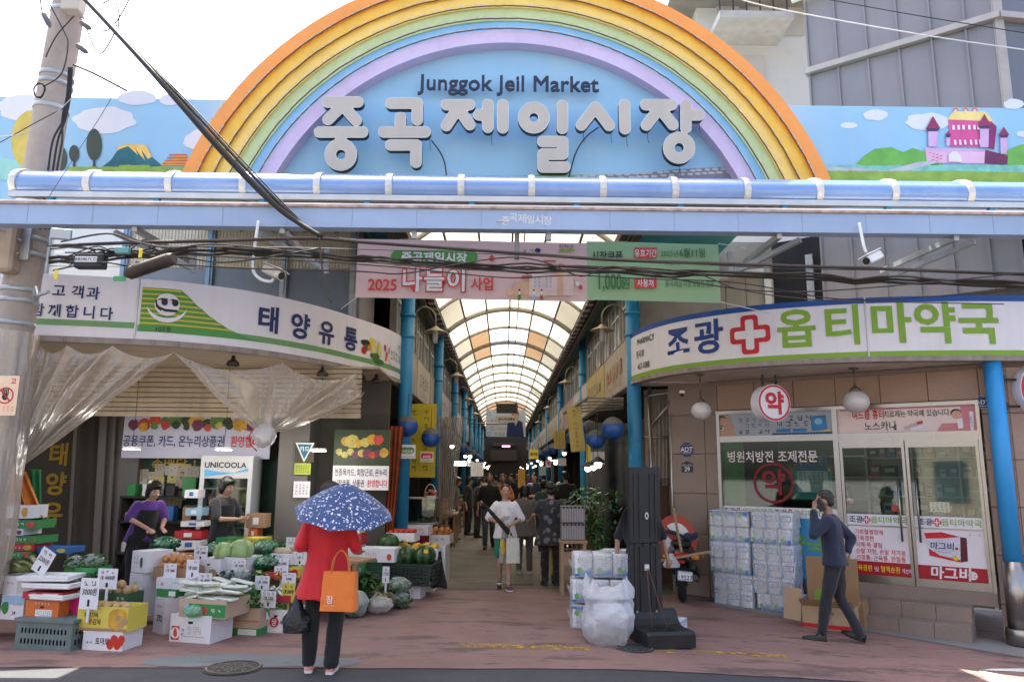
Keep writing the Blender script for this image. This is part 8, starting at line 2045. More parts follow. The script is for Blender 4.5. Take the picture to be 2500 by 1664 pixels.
for i,(px,py,r) in enumerate(((548,1347,.125),(588,1343,.14))):
 q=PY(px,py,9.15);t=thing('cabbage',('left','right')[i]+' pale green cabbage on the white cartons','cabbage',q,i);b=MB();b.ball((0,0,0),(r,r,r*.92),18,12,0,.1,9,i);b.build('head',m_cab,t);b=MB()
 for k in range(5):a=k*1.3;b.grid(6,6,lambda u,v:((r*1.03+.01*u)*math.cos(a+(u-.5)*1.2)*math.cos(v*1.3-.3),(r*1.03+.01*u)*math.sin(a+(u-.5)*1.2)*math.cos(v*1.3-.3),r*.95*math.sin(v*1.3-.3)))
 b.build('outer_leaf',m_cab,t)
baggy('big green plastic bag behind the right cabbage',608,668,1320,1358,9.4,None,.3,m_dkg,4);baggy('green plastic bag in the middle of the stall',614,672,1358,1394,9.0,None,.3,m_dkg,5);baggy('green plastic bag under the hands of the bending vendor',358,420,1312,1345,9.15,None,.3,m_dkg,6);baggy('dark green net bag beside the cabbages',496,524,1325,1362,9.3,None,.2,m_dkg,7)
baggy('clear bag of dark aubergine leaves, nearer the wrapped packs',525,565,1394,1432,8.75,m_cbag,.22,m_dkg,8);baggy('clear bag of dark leaves in the middle of the stall',558,606,1390,1434,8.7,m_cbag,.24,m_dkg,9);leafy('green and white spring greens in the middle of the stall',604,650,1394,1424,8.85,m_leaf,80,m2=m_leafl);leafy('green chillies in a net beside the price card',582,628,1426,1464,8.55,mat('chilli_green',(.03,.16,.03),.3,0,.3,9),80,'chillies',.09,.22,.012);leafy('long green spring onions laid on the back row',655,740,1316,1344,9.75,m_leaf,70,L=.3,wd=.012,m2=m_leafl)
for i,(px,py) in enumerate(((682,1344),(735,1338))):q=PY(px,py,9.5);t=thing('radish',('left','right')[i]+' long pale radish on the back row','radish',q,rad(-14));b=MB();b.tube([(-.16,0,0),(-.1,0,0),(.05,0,0),(.12,0,0),(.17,0,0)],[.012,.035,.045,.04,.015],12);b.build('root',m_mush,t)
carton('red tray of peppers right of the middle',648,700,1396,1412,8.9,.28,'r',-12,());carton('dark red carton lower right of the middle',654,716,1452,1470,8.6,.28,'r',-12,[('r',m_white,-.4,0,.15,.6)]);carton('mustard carton with a round red mark near the blouse',700,735,1386,1408,9.1,.28,'y',-12,[('c',mr,.25,0,.4)],False);carton('green fruit carton at the back row before the vendor in black',530,578,1312,1332,9.65,.26,'g',-12,[('s',m_white,-.1,-.1,.5,.3,1),('b',m_leafl,.3,.1,.3,.6)],False);carton('yellow fruit carton at the back row',594,645,1312,1328,9.6,.26,'y',-10,[('s',mk,0,0,.5,.4,1),('c',mr,-.42,-.2,.2),('c',mr,.42,.2,.2)],False);leafy('mixed mushrooms in a net in front of the yellow card',652,690,1436,1454,8.6,MATS['pack_white'],40);leafy('orange peppers in the red tray',668,690,1398,1414,8.85,m_pea,30,'peppers',.05,.2,.02)
for px,py,Y,tx,lab in ((583,1382,8.9,'1봉 2000','white card 2000 in front of the right cabbage carton'),(640,1422,8.6,'1봉 1000','white card 1000 behind the green chillies'),(688,1376,9.1,'1K 2000','white card 2000 leaning on the handle-hole carton'),(686,1398,8.95,'1개 1000','white card over the red pepper tray'),(705,1414,8.85,'3000','white card 3000 just above the yellow card'),(714,1326,9.6,'1단 250','grey card in the spring onions'),(732,1362,9.3,'1봉 2','white card half hidden by the red blouse')):card(px,py,Y,.17,.15,tx,lab)
for i,(pl,pr,pt,pb,m,lab) in enumerate(((425,488,1295,1315,'r','red printed carton with a white label'),(430,486,1318,1340,'w','pale carton with a blue mark'),(440,496,1272,1285,'w','stack of flattened card'),(600,645,1254,1288,'k','tilted brown carton'),(605,625,1290,1312,'o','carton with a tomato print'),(452,490,1240,1258,'s','pale blue carton'),(450,480,1195,1215,'w','white paper box'))):carton(lab+' beside the drinks fridge',pl,pr,pt,pb,10.4,.3,m,4,[('r',m_white if m!='w' else PM['b'],0,0,.3,.5)],False)
t=thing('shelf_unit','dark shelf unit of clutter against the back wall behind the purple shirt','shelf',(-4.9,11.4,0));b=MB()
for z in (.5,.95,1.3):b.bx(-.7,.75,-.2,.2,z,z+.03)
for x in (-.7,.72):b.bx(x,x+.03,-.2,.2,0,1.33)
b.build('shelf_frame',m_dark,t);rg=random.Random(8)
for k in range(15):
 z=(.53,.98,1.33)[k%3];x=-.6+(k//3)*.28;h=rg.uniform(.1,.28);b=MB();b.box((x,0,z+h/2),(rg.uniform(.12,.24),.2,h),0,rg.uniform(-.2,.2),.004);b.build('clutter_box',[PM['w'],PM['k'],PM['b'],PM['g'],m_black][rg.randrange(5)],t)
T=vented('plastic_crate','dark green vented basket of watermelons at the aisle corner',938,1062,1375,1430,10.6,.5,mat('crate_darkgreen',(.02,.035,.03),.45,0,.1,6),-8,4,11,.12)
def melon(px,py,Y,r,lab):
 q=PY(px,py,Y);t=thing('watermelon',lab,'watermelon',q,px,'dark watermelons');b=MB()
 for k in range(16):b.grid(2,10,lambda u,v:(r*1.12*math.cos(v*3.14159-1.5708)*math.cos(6.2832*(k+u)/16),r*math.cos(v*3.14159-1.5708)*math.sin(6.2832*(k+u)/16),r*.95*math.sin(v*3.14159-1.5708)),k%2)
 b.build('rind',[m_mel,mat('melon_stripe',(.045,.11,.025),.35,0,.4,8)],t)
for a in ((964,1364,10.75,.12,'watermelon at the left of the green basket'),(994,1357,10.8,.145,'watermelon in the middle of the green basket'),(1038,1355,10.75,.15,'watermelon with a yellow sticker at the right of the green basket'),(949,1323,11.1,.135,'watermelon sitting on the apple carton')):melon(*a)
q=PY(1040,1345,10.58);tag(MB().rect(XZ(0,0,0),0,0,.06,.05).build('fruit_sticker',m_yellow,None,at=None),'yellow sticker on the right watermelon','sticker').location=q
b=None
carton('white apple carton with red lettering under the lone watermelon',876,968,1338,1372,10.55,.36,'w',-8,[('s',mr,-.1,.1,.4,.3,2),('b',fm[0],.36,-.1,.12,.5),('r',PM['g'],-.2,-.4,.5,.18)],False);carton('white carton below the green basket, nearest the aisle',1000,1030,1428,1452,10.7,.3,'w',-8,[('s',mk,-.2,0,.4,.4,2)],False,0);carton('tall cartons under the melon display',1035,1062,1380,1440,11.3,.6,'w',-4,[('s',mr,0,.2,.4,.2,2)],False,0);carton('green carton standing on end behind the cabbage bags',866,892,1370,1420,10.5,.3,'g',-8,[('s',m_white,0,.2,.5,.4,2)],False,0);carton('dark crate under the apple carton',892,936,1372,1412,10.6,.3,'d',-8,(),False,0)
T=carton('white carton of yellow melons at the aisle corner',998,1072,1338,1372,11.2,.36,'w',-6,[('s',mr,.2,0,.4,.4,1),('r',PM['y'],-.35,.1,.12,.5)]);heap('yellow_melon','ribbed yellow melon in the white carton by the watermelons',T,9,.055,m_km,'yellow melons',.05,.85)
T=carton('carton of red and yellow tomatoes behind the lone watermelon',945,1015,1300,1322,11.6,.4,'w',-6,());heap('tomato','red tomato in the carton by the blue column',T,16,.04,m_tom,'tomatoes by the column');T=carton('white carton of brown-orange peaches along the aisle',1050,1100,1305,1328,12.6,.5,'w',-4,[('s',mk,0,0,.6,.4,1)]);heap('peach','orange-brown peach in the carton along the aisle',T,15,.05,m_pea,'peaches along the aisle');T=carton('pink-wrapped fruit carton behind the peaches',985,1048,1284,1306,12.3,.4,'w',-6,[('s',mr,0,0,.7,.6,2)]);T=carton('long carton of speckled fruit packs along the aisle',1045,1090,1330,1365,12.0,.5,'w',-4,[('s',mk,0,.2,.8,.3,2)],True,0);heap('peach','small orange fruit in the long speckled carton',T,8,.05,m_pea,'fruit in the speckled carton');leafy('yellow bananas and green leaves beside the lone watermelon',962,1000,1318,1340,11.2,m_km,40,'bananas',.12,.2,.03,m2=m_leafl)
for i,(pl,pr,pt,pb) in enumerate(((846,880,1285,1302),(850,884,1302,1330),(848,880,1330,1358),(846,876,1360,1382))):carton('%s carton of the fruit-box stack behind the red blouse'%('topmost','second','third','lowest')[i],pl,pr,pt,pb,10.9,.3,('w','r','w','g')[i],-6,[('c',fm[0],.2,0,.3),('r',m_white,-.2,0,.35,.7)],False)
leafy('heap of dark green cabbage leaves on the ground beside the orange bag',866,905,1400,1448,9.7,m_leaf,140,L=.14);leafy('pale spring cabbage in white sacking on the ground',895,940,1412,1440,9.9,m_leafl,80,m2=m_leaf);baggy('long clear bag of cucumbers on top of another at the aisle edge',938,1000,1412,1450,9.9,m_cbag,.3,m_leaf,10);baggy('lower clear bag of cucumbers at the aisle edge',952,1000,1446,1480,9.85,m_cbag,.3,m_leaf,11);t=leafy('brown roots with green tops in an open white sack on the ground',902,948,1444,1486,9.55,m_mush,90,'root vegetables',.16,.3,.012,m2=m_leafl)
baggy('crumpled white sack around the brown roots',890,955,1460,1500,9.4,film('sack_film',(.8,.8,.78),.5,.3,.3,20,1.0),.3,None,12,'sack');baggy('white sack of greens on the ground behind the orange bag',828,890,1445,1510,9.2,MATS['sack_film'],.34,m_leaf,13,'sack');card(942,1402,9.8,.09,.2,'1개 200','narrow white card among the cucumber bags')
t=thing('plastic_bag','black cloth bag hanging at the corner of the melon cartons','bag',PY(1074,1345,11.1));b=MB();b.grid(14,10,lambda u,v:((.02+.1*v**1.3)*math.cos(u*6.283),(.02+.05*v)*math.sin(u*6.283),-.5*v+.04*noise.noise((u*6,v*2,0))*v));b.build('bag_body',c_black if 'c_black' in globals() else m_blk,t)
a,c=PY(874,585,8.9),PY(1760,737,8.9);bn=thing('banner','pink and green cloth banner stretched under the beam with red and green wording','banner',((a.x+c.x)/2,8.9,(a.z+c.z)/2))
FN=XZ(0,8.9,0);W,H=(c.x-a.x)/2,(a.z-c.z)/2;sp=PP(1433,660,FN)[0]-bn.location.x;wv=lambda x,z:.006*math.sin(x*3.1+z)+.003*math.sin(x*7+z*4)
for nm,x0,x1,m in (('pink_cloth',-W,sp,mat('cloth_banner_pink',c3('#d9b9b3'),.7,0,.06,1.2)),('green_cloth',sp,W,mat('cloth_banner_green',c3('#98b98c'),.7,0,.06,1.2))):
 b=MB();b.grid(40,8,lambda u,v:(x0+(x1-x0)*u,wv(x0+(x1-x0)*u,v),-H+2*H*v+.01*math.cos(u*3)),0);b.build(nm,m,bn)
b=MB();L0=bn.location
def bt(s,px,py,sz,m,bold=.02,z=.006,sx=.9,al='c',gap=0):
 x,y=PP(px,py,FN);b.text(s,None,sz,m,bold,al,z,sx,lambda X_,Y_,Z_:(X_+x-L0 .x,wv(X_+x-L0 .x,.5)-Z_-.018,Y_+y-L0 .z),gap)
def bp(pts,m,z=.004):b.add([(PP(*p,FN)[0]-L0 .x,wv(PP(*p,FN)[0]-L0 .x,.5)-z-.018,PP(*p,FN)[1]-L0 .z) for p in pts][::-1],[tuple(range(len(pts)))],m)
bp(rrect(1060,629,212,34,16)[::-1],0);bt('중곡제일시장',1060,641,.155,1,.03,.007,.95)
bt('2025',934,709,.2,2,.024);bt('나들이',1060,706,.31,2,.075,.006,.92,gap=.04);bt('나들이',1060,706,.31,1,.022,.010,.92,gap=.04);bt('사업',1178,707,.175,2,.024)
bt('시장쿠폰',1482,635,.13,3,.02,sx=.82);bt('1,000',1487,706,.27,4,.02,sx=.52);bt('원',1527,704,.15,4,.02)
for s,py in (('유효기간',619),('사용처',692)):bp([(1548,py-13),(1602,py-13),(1602,py+13),(1548,py+13)],2);bt(s,1575,py+8,.105,1,.018,.008,.72)
bt('2025년',1634,627,.095,4,.008,sx=.8);bt('6월11일',1690,627,.125,4,.02,sx=.78);bt('중곡제일시장',1655,700,.085,4,.006,sx=.7);bt('조합원 점포',1716,700,.085,4,.014,sx=.65);[bt('11시17시',1640+k*80,648,.075,4,.01,sx=.66) for k in (0,1)];scribble(b,None,.24,.055,3,1,.006,2,1,lambda X_,Y_,Z_:(X_+PP(1281,613,FN)[0]-L0 .x,-.03,Y_+PP(1281,613,FN)[1]-L0 .z))
bp([(1258,613),(1266,606),(1262,616)],2);bp(blob(1313,612,15,11,12)[::-1],5);bp([(1362,615),(1372,606),(1383,612),(1393,605),(1403,614)],6);bt('중곡제일시장',1382,605,.04,3,.014,sx=.8)
for x0,y0,x1,y1,m in ((1255,690,1295,722,7),(1292,660,1330,725,9),(1330,672,1360,722,9),(1355,650,1385,722,7),(1375,668,1400,722,9),(1238,704,1278,722,7),(1340,708,1375,722,7),(1308,703,1320,722,8),(1255,723,1290,731,7),(1378,706,1392,720,8)):bp([(x0,y1),(x1,y1),(x1,y0),(x0,y0)],m,.004+.0002*m)
for k in range(12):x0,y0=1304+(k%4)*10+(k%4>1)*8,678+(k//4)*9;bp([(x0,y0+6),(x0+5,y0+6),(x0+5,y0),(x0,y0)],8,.007)
bp([(1270,682),(1300,680),(1298,672),(1275,674)],10,.007);bp([(1325,640),(1357,640),(1355,636),(1327,636)],10);bp([(1358,650),(1388,650),(1368,645)],10)
for x,m in ((1268,4),(1303,8),(1322,10)):bp([(x-4,733),(x+4,733),(x+3,720),(x-3,720)],m,.008);bp([(x-3,720),(x+3,720),(x+2,712),(x-2,712)],1,.008);bp(blob(x,709,5,5,8)[::-1],3,.008)
bp(blob(1410,694,10,12,9)[::-1],1,.006);bp(blob(1417,702,10,12,9)[::-1],2,.007);bp(blob(1201,632,13,16,10)[::-1],2,.006)
b.build('print_lettering',[m_green,m_white,mat('banner_red',c3('#d2443c'),.6),m_black,mat('banner_green',c3('#3f7a45'),.6),m_navy,m_lime,mat('banner_tan',c3('#d6ad8c'),.6),mat('banner_blue',c3('#9bb6c4'),.6),mat('banner_shell',c3('#dcc0b6'),.6),mat('banner_brick',c3('#b0564c'),.6)],bn)
b=MB();b.tube([(-W,0,H),(-W-.3,.3,H+.12)],.006,5);b.tube([(-W,0,-H),(-W-.3,.6,-H)],.006,5);b.tube([(W,0,H),(W+.5,.5,H+.1)],.006,5);b.tube([(W,0,-H),(W+.8,.6,-H)],.006,5);b.build('tie_cord',m_white,bn)
m_drape=film('drape_film',(.68,.59,.5),.5,.22,.35,10,1.0,(1,1,.35))
def drape(label,top,end,sag,nf,mid=0.0):
 T_=[PY(*p) for p in top];E_=PY(*end)
 def f(u,v):
  k=u*(len(T_)-1);i=min(int(k),len(T_)-2);s=k-i;p=T_[i].lerp(T_[i+1],s);sc_=4*s*(1-s)
  p=p-V(0,0,sag*sc_*(1-v));q=p.lerp(E_,v);q.z-=mid*math.sin(v*3.1416)*(.4+.6*sc_);q.y+=(.08+.12*sc_)*math.sin(v*3.14)*math.sin(u*nf*6.283+7*noise.noise((u*4,v*1.5,3)))*(.5+noise.noise((u*7,2,v)))+.05*noise.noise((u*12,v*3,7))*math.sin(v*3.14)
  return q
 return tag(MB().grid(90,36,f).build('plastic_sheet',m_drape),label,'plastic sheet')
drape('translucent plastic sheet knotted under the greengrocer sign and drawn to the utility pole',[(95,838,8.35),(165,842,8.4),(275,844,8.5),(425,860,8.7)],(38,1150,8.25),.10,9)
drape('translucent plastic sheet hung in swags under the sign and tied into a white ball',[(425,860,8.7),(690,884,9.6),(868,912,10.3),(892,955,10.25)],(640,1062,9.3),.16,10,.12)
q=PY(645,1063,9.3);t=thing('tied_bundle','white ball of bunched plastic tied with red string at the end of the hanging sheet','plastic bundle',q);b=MB();b.ball((0,0,0),(.135,.13,.135),28,18,0,.28,16,4);b.build('plastic_ball',film('milk_ball',(.85,.83,.82),.8,.3,.3,24,1.0),t);b=MB()
for pts in ([(-.12,-.05,.08),(-.17,-.04,.0),(-.15,-.04,-.12)],[(-.12,-.05,.06),(-.2,-.05,.06),(-.27,-.03,.09)],[(-.1,-.06,-.02),(-.13,-.06,-.12),(-.06,-.05,-.19)]):b.tube(pts,.008,5)
b.build('red_string',mat('string_red',(.6,.05,.06),.6),t)
pl0,pl1=PY(-75,1450,8.0),PY(181,-60,8.0);pd=(pl1-pl0)/(pl1 .z-pl0 .z);pole_at=lambda z:pl0+pd*(z-pl0 .z)
up_=thing('utility_pole','leaning concrete utility pole at the left wrapped in straps and cables','utility pole',pole_at(0));R0=lambda z:.197-.004*z
b=MB();b.tube([pole_at(z) for z in (0,1,2,3,4,5,6,7,8.5)],[R0(z) for z in (0,1,2,3,4,5,6,7,8.5)],24);b.build('shaft',mat('pole_concrete',(.4,.34,.29),.85,0,.16,3,bump=.6,bs=45,dirt=.35,ds=4,dcol=(.2,.15,.12)),up_,world=True)
for px_z in (3.25,3.5,3.62,4.02,4.2,4.6,5.75,6.05,6.15,6.95):b=MB();b.tube([pole_at(px_z-.025),pole_at(px_z+.025)],R0(px_z)+.008,24);b.build('strap',m_galv if px_z!=4.6 else m_white,up_,world=True)
q=PY(178,15,7.8);b=MB();b.box((q.x,q.y,q.z+.1),(.2,.14,.36),0,0,.01);b.build('junction_box',m_cream,up_,world=True)
q=PY(22,605,7.75);b=MB();b.box((q.x,q.y,q.z),(.2,.18,.55),0,0,.03);b.build('meter_box',mat('meter_tan',(.42,.33,.24),.6),up_,world=True);b=MB();a=PY(0,562,7.7);b.beam(PY(-20,545,7.6),PY(52,588,7.75),.03,.02);b.beam(PY(10,580,7.7),PY(44,620,7.75),.02,.02);b.bx(a.x+.17,a.x+.28,7.78,7.8,a.z-.3,a.z+.1);b.build('bracket_arm',m_galv,up_,world=True)
b=MB();q=PY(84,738,7.85);b.tube([q,PY(86,700,7.85),PY(90,722,7.8),PY(118,712,7.7)],.02,8);b.build('pipe_stub',m_galv,up_,world=True)
tag(MB().grid(40,40,lambda u,v:pole_at(3.15*v)+V(math.cos(u*6.283),math.sin(u*6.283),0)*(R0(3.15*v)+.05+.09*(.5+.5*noise.noise((math.cos(u*6.283)*2,math.sin(u*6.283)*2,v*2)))*math.sin(math.pi*min(1,v*1.0+.05))+.018*math.sin(u*75+v*6))).build('plastic_sheet',m_drape),'plastic sheet wrapped round the foot of the utility pole','plastic sheet')
q=PY(18,965,7.55);t=thing('warning_notice','cream no-posting notice with a crossed hand taped on the wrapped pole','notice',q);F=XZ(0,0,0);b=MB();b.prism(F,rrect(0,0,.2,.4,.01),.004);b.build('card',mat('notice_peach',c3('#f0cfae'),.6),t);b=MB();b.text('고',F.at(.045,.12),.07,0,.012,z=.003);b.ring(F,-.02,.0,.07,.084,0,.003,24);b.poly(F,blob(-.02,-.01,.06,.07,10,.3),1,.004);[b.rect(F,-.045+.017*k,.035,.01,.06,1,.004) for k in range(4)];b.poly(F,[(-.075,.05),(-.065,.06),(.035,-.05),(.025,-.06)],0,.005);scribble(b,F.at(0,-.13),.17,.06,2,2,.003,2);b.build('print',[m_red,m_black,m_orange],t)
tag(MB().grid(14,10,lambda u,v:PY(20+88*u*(1-.55*v),1265-115*v,8.9)+V(0,.08*math.sin(u*16),0)).build('tarpaulin',mat('tarp_orange',(.55,.16,.02),.6,0,.2,5)),'orange tarpaulin gathered behind the wrapped pole','tarpaulin');tag(MB().grid(8,10,lambda u,v:PY(18+34*u*(1-.4*v),1262-105*v,9.0)+V(0,.05*math.sin(u*12),0)).build('tarpaulin',mat('tarp_blue',(.03,.13,.4),.6,0,.2,5)),'blue tarpaulin beside the orange one','tarpaulin');tag(MB().grid(8,10,lambda u,v:PY(74+30*u,1240-95*v,9.05)+V(0,.05*math.sin(u*12),0)).build('tarpaulin',mat('tarp_green',(.03,.25,.08),.6,0,.2,5)),'green tarpaulin beside the orange one','tarpaulin')
def cable(label,pts,r,m=m_cable,Y=7.05,n=6,jit=0.0,group='overhead cables'):
 P=[PY(p[0],p[1],p[2] if len(p)>2 else Y) for p in pts];P=smooth_path(P,n)
 if jit:P=[p+V(0,noise.noise((p.x*3+r*900,0,1))*jit,noise.noise((p.x*2.2,r*700,3))*jit) for p in P]
 return tag(MB().tube(P,r,6).build('cable',m),label,'cable',group)
cable('thick brown cable drooping across the banner from the pole to the far side',[(130,600,7.8),(330,592),(520,588),(760,582),(900,592),(1100,606),(1320,622),(1500,634),(1800,645),(2150,656),(2560,672)],.017,m_cableb)
for k in range(4):cable('cable in the dark bundle strung across the middle of the banner',[(120,630+k*5,7.8),(330,616+k*4),(520,604+k*5),(800,618+k*4),(1050,636+k*4),(1250,647+k*4),(1500,652+k*5),(1800,664+k*4),(2150,676+k*4),(2560,690+k*5)],.010+.003*(k%2),m_cable if k%2 else m_cableb,7.03+k*.02,6,.05)
for i,(lab,pts,r) in enumerate((('thin cable looping below the bundle at the pink end of the banner',[(330,640),(600,655),(870,662),(980,668),(1100,648),(1240,628),(1330,640),(1420,674),(1500,650),(1700,690),(1900,712),(2150,700),(2560,660)],.007),('thin cable sagging lowest across the banner wording',[(450,622),(800,640),(1000,655),(1120,668),(1250,678),(1400,672),(1560,680),(1800,690),(2050,730),(2300,722),(2560,700)],.006),('thin wavy cable crossing the green end of the banner',[(900,640),(1180,660),(1380,664),(1560,655),(1700,668),(1800,705),(1950,728),(2100,735),(2450,742,8.0)],.006),('thin pale wire running straight over the upper part of the banner',[(300,600),(700,604),(1100,616),(1500,634),(1900,655),(2200,660),(2560,668)],.004),('cable arching from the pole over the upper bundle',[(150,590,7.8),(260,570),(330,590),(420,605),(520,596),(700,612)],.009),('cable arching lower from the pole to the bundle',[(130,660,7.8),(240,640),(330,650),(430,628),(560,640),(780,606)],.008),('cable drooping from the junction to the top of the sign edge',[(780,580),(785,640),(800,720),(810,738)],.009))):cable(lab,pts,r,m_cable if i%2 else m_cableb,6.98-i*.01)
for k,(r,dx) in enumerate(((.026,0),(.016,12),(.013,-8),(.008,20))):cable('%s cable of the bundle slanting from the pole top down to the beam'%('thickest','second thickest','third thickest','thinnest')[k],[(190+dx*.5,-20,7.4),(330+dx*.6,130,7.2),(435+dx,245,7.1),(560+dx*1.3,385,7.0),(690+dx,515,6.95),(785-dx*.2,578,6.95)],r,m_cable)
cable('cable bundle from the pole strap down to the billboard top',[(178,158,7.8),(230,180,7.9),(310,222,8.4)],.012);cable('thin wire crossing the sky down to the blue canopy',[(420,-10,7.6),(330,135,7.5),(260,260,7.5),(190,370,7.4),(120,480,7.3)],.003);cable('pale wire leaving the frame at the left of the pole',[(180,235,7.7),(110,300,7.6),(50,328,7.5),(-30,336,7.4)],.005,m_galv);cable('dark wire leaving the frame at the left of the pole',[(160,262,7.7),(90,298,7.6),(-30,365,7.4)],.005)
for k,(x0,x1) in enumerate(((172,130),(164,140),(168,118))):cable('cable running down the right flank of the utility pole',[(x0+4,165,7.78),(x0,230,7.78),(x0-12,290,7.76),(x1+12,340,7.74),(x1,410,7.7),(x1-20,560,7.68)],.011)
for k,pts in enumerate(([(110,-10),(155,75),(166,110),(150,180),(105,212)],[(180,40),(140,85),(118,125),(112,140)],[(195,45),(225,60),(260,75),(290,45),(320,-10)],[(205,55),(240,130),(270,100),(285,60)],[(98,-10),(103,30),(120,65)],[(250,10),(275,0),(290,30),(288,75)])):cable('wire looping in the sky beside the utility pole top',[(x,y,7.7) for x,y in pts],.007)
for i,(a,c,lab) in enumerate((((104,30),(123,67),'grey splice sleeve hanging left of the pole top'),((195,52),(222,72),'upper grey splice sleeve right of the pole'),((185,108),(214,130),'lower grey splice sleeve right of the pole'))):p0,p1=PY(*a,7.6),PY(*c,7.6);tag(MB().tube([p0,p0 .lerp(p1,.15),p0 .lerp(p1,.8),p1],[.01,.03,.03,.01],10).build('splice_sleeve',mat('sleeve_grey',(.12,.12,.13),.6)),lab,'cable splice','splice sleeves')
tag(MB().tube([PY(95,220,7.7)+V(.06*math.cos(k*.5),-.01*k%.02,.085*math.sin(k*.5)) for k in range(30)],.008,5).build('cable_coil',m_cable),'coil of black wire hung at the left of the pole','cable coil')
p0,p1=PY(305,670,6.9),PY(425,630,6.8);tag(MB().tube([p0,*[p0 .lerp(p1,.1+.8*k/40) for k in range(41)],p1],[.02,*[.058 if k%2 else .066 for k in range(41)],.05],14).build('cable_closure',m_cableb),'brown ribbed cable closure slung under the bundle','cable closure')
q=PY(215,635,6.95);t=thing('terminal_box','black terminal box with a white number strip hung in the cables','terminal box',q);b=MB();b.box((0,.05,0),(.28,.1,.14),0,0,.01);b.build('box_body',m_blk,t);b=MB();b.rect(XZ(-.02,-.002,.01),0,0,.21,.055);b.text('BB5807CD',XZ(-.02,-.002,-.006),.045,1,.008,z=.002);b.build('number_strip',[m_white,m_black],t)
for i,(px,py,m,w_,h,lab) in enumerate(((150,572,m_galv,.17,.1,'grey junction box among the cables near the pole'),(300,612,mat('box_mint',(.12,.3,.28),.5),.13,.06,'mint green clip box on the cable bundle'),(343,618,m_yellow,.035,.09,'yellow cable tag right of the mint box'),(137,670,m_yellow,.035,.09,'yellow cable tag beside the pole'),(145,618,m_white,.1,.035,'white paper label on the cables by the pole'),(292,680,mat('tape_green',(.08,.3,.13),.6),.12,.05,'green tape at the end of the ribbed closure'))):tag(MB().box((0,0,0),(w_,.05 if i<2 else .006,h),0,.3 if i==0 else 0,.004).build('cable_fitting',m),lab,'cable fitting').location=PY(px,py,6.9)
cable('wire slanting over the grey building at the top right',[(1780,-10,9),(1900,22,9),(2250,85,9),(2560,130,9)],.008,m_white);cable('dark wire over the grey building at the top right',[(2000,-5,9),(2250,40,9),(2560,90,9)],.006)
for k in range(7):cable('wire in the tangle beside the utility pole',[(115+9*k,600+8*k,7.8)]+[(150+45*j+9*k,612+45*noise.noise((j*1.3,k*2.1,3))) for j in range(1,6)],.007)
def cctv(label,px,py,flip,neck):
 q=PY(px,py,7.1);t=thing('security_camera',label,'camera',q);b=MB();s=-1 if flip else 1;b.M=Matrix.Rotation(rad(28*s),4,'Y')@Matrix.Rotation(rad(-35*s),4,'Z');b.box((0,0,0),(.29,.1,.085),0,0,.012);b.box((.0,0,.052),(.33,.115,.012),0,0,.004);b.build('housing',m_cream if not flip else m_white,t);b=MB();b.M=Matrix.Rotation(rad(28*s),4,'Y')@Matrix.Rotation(rad(-35*s),4,'Z');b.cyl((s*.14,0,0),(s*.15,0,0),.036,None,14);b.build('lens',m_blk,t);b=MB();b.tube(smooth_path([V(*p) for p in neck],6),.016,8);b.build('bracket',m_white,t)
cctv('tan security camera on a bent white arm under the beam, left half',668,665,False,[(0,0,-.06),(-.02,0,-.09),(-.12,0,-.07),(-.2,0,.02),(-.205,0,.2),(-.2,.05,.54)]);cctv('security camera on a straight white drop pipe under the beam, right half',2130,630,True,[(-.06,0,.06),(-.08,0,.14),(-.08,.05,.38)])
t=thing('side_awning','green and teal awning sheets beside the arcade roof, partly added to block sun','awning',(0,10.5,5.5));m_tg=mat('awning_teal',(.03,.25,.3),.4,.1,.12,2)
b=MB();b.bx(-4.6,RC-RH,8.75,12.5,5.36,5.38);b.bx(RC+RH,3.6,8.75,12.3,5.36,5.38);b.bx(-2.4,RC-RH+.02,12.5,Y1,5.24,5.26);b.bx(RC+RH-.02,2.6,12.3,Y1,5.24,5.26);b.build('awning_and_sun_block',m_tg,t,world=True);b=MB();[b.beam((-4.5+k*.48,8.75,5.32),(-4.5+k*.48,12.4,5.32),.05,.06) for k in range(7)];b.build('awning_rafter',MATS['flash'] if 'flash' in MATS else mat('rafter_green',(.03,.2,.1),.5),t,world=True)  # right and aisle-long sheets added to block sun through roof gaps
m_lan=mat('lantern_blue',(.01,.08,.34),.3,0,.2,3,coat=.2,dirt=.5,ds=3,dcol=(.12,.12,.12));ln0=None
LAN=[(PY(995,1040,12.0),.17,'first on the greengrocer side'),(PY(1052,1068,12.6),.16,'second on the greengrocer side'),(PY(1497,1045,11.7),.175,'nearest the blue column on the pharmacy side'),(PY(1455,1072,12.1),.155,'second on the pharmacy side')]+[(V(-1.35+.1*(k%2),17.5+k*1.9,2.55-.12*(k%2)),.16,'in the receding row on the greengrocer side') for k in range(14)]+[(V(1.72-.1*(k%2),15+k*1.9,2.6-.12*(k%2)),.16,'in the receding row on the pharmacy side') for k in range(15)]
for p,r,lab in LAN:
 if ln0 is None:
  t=ln0=thing('ball_lantern','','lantern',p,0,'blue ball lanterns over the aisle');b=MB();b.ball((0,0,0),r,22,16);b.build('ball',m_lan,t);b=MB();b.lathe([(0,r*1.01)]+[(r*1.008*math.sin(k*.17),r*1.008*math.cos(k*.17)) for k in range(1,8)],24);b.build('dusty_cap',mat('lantern_dust',(.13,.13,.12),.8,0,.3,6),t);b=MB();b.lathe([(r*1.008,-.004),(r*1.012,0),(r*1.008,.004)],28);b.build('seam',mat('lantern_seam',(.01,.05,.25),.5),t);b=MB();b.cyl((0,0,r),(0,0,r+.35),.005,None,6);b.lathe([(.0,r+.01),(.035,r+.005),(.045,r-.01)],12);b.build('hanger',m_blk,t);t['label']='blue ball lantern, '+lab
 else:dup(ln0,p,0,'blue ball lantern, '+lab,r/.17)
g0=None
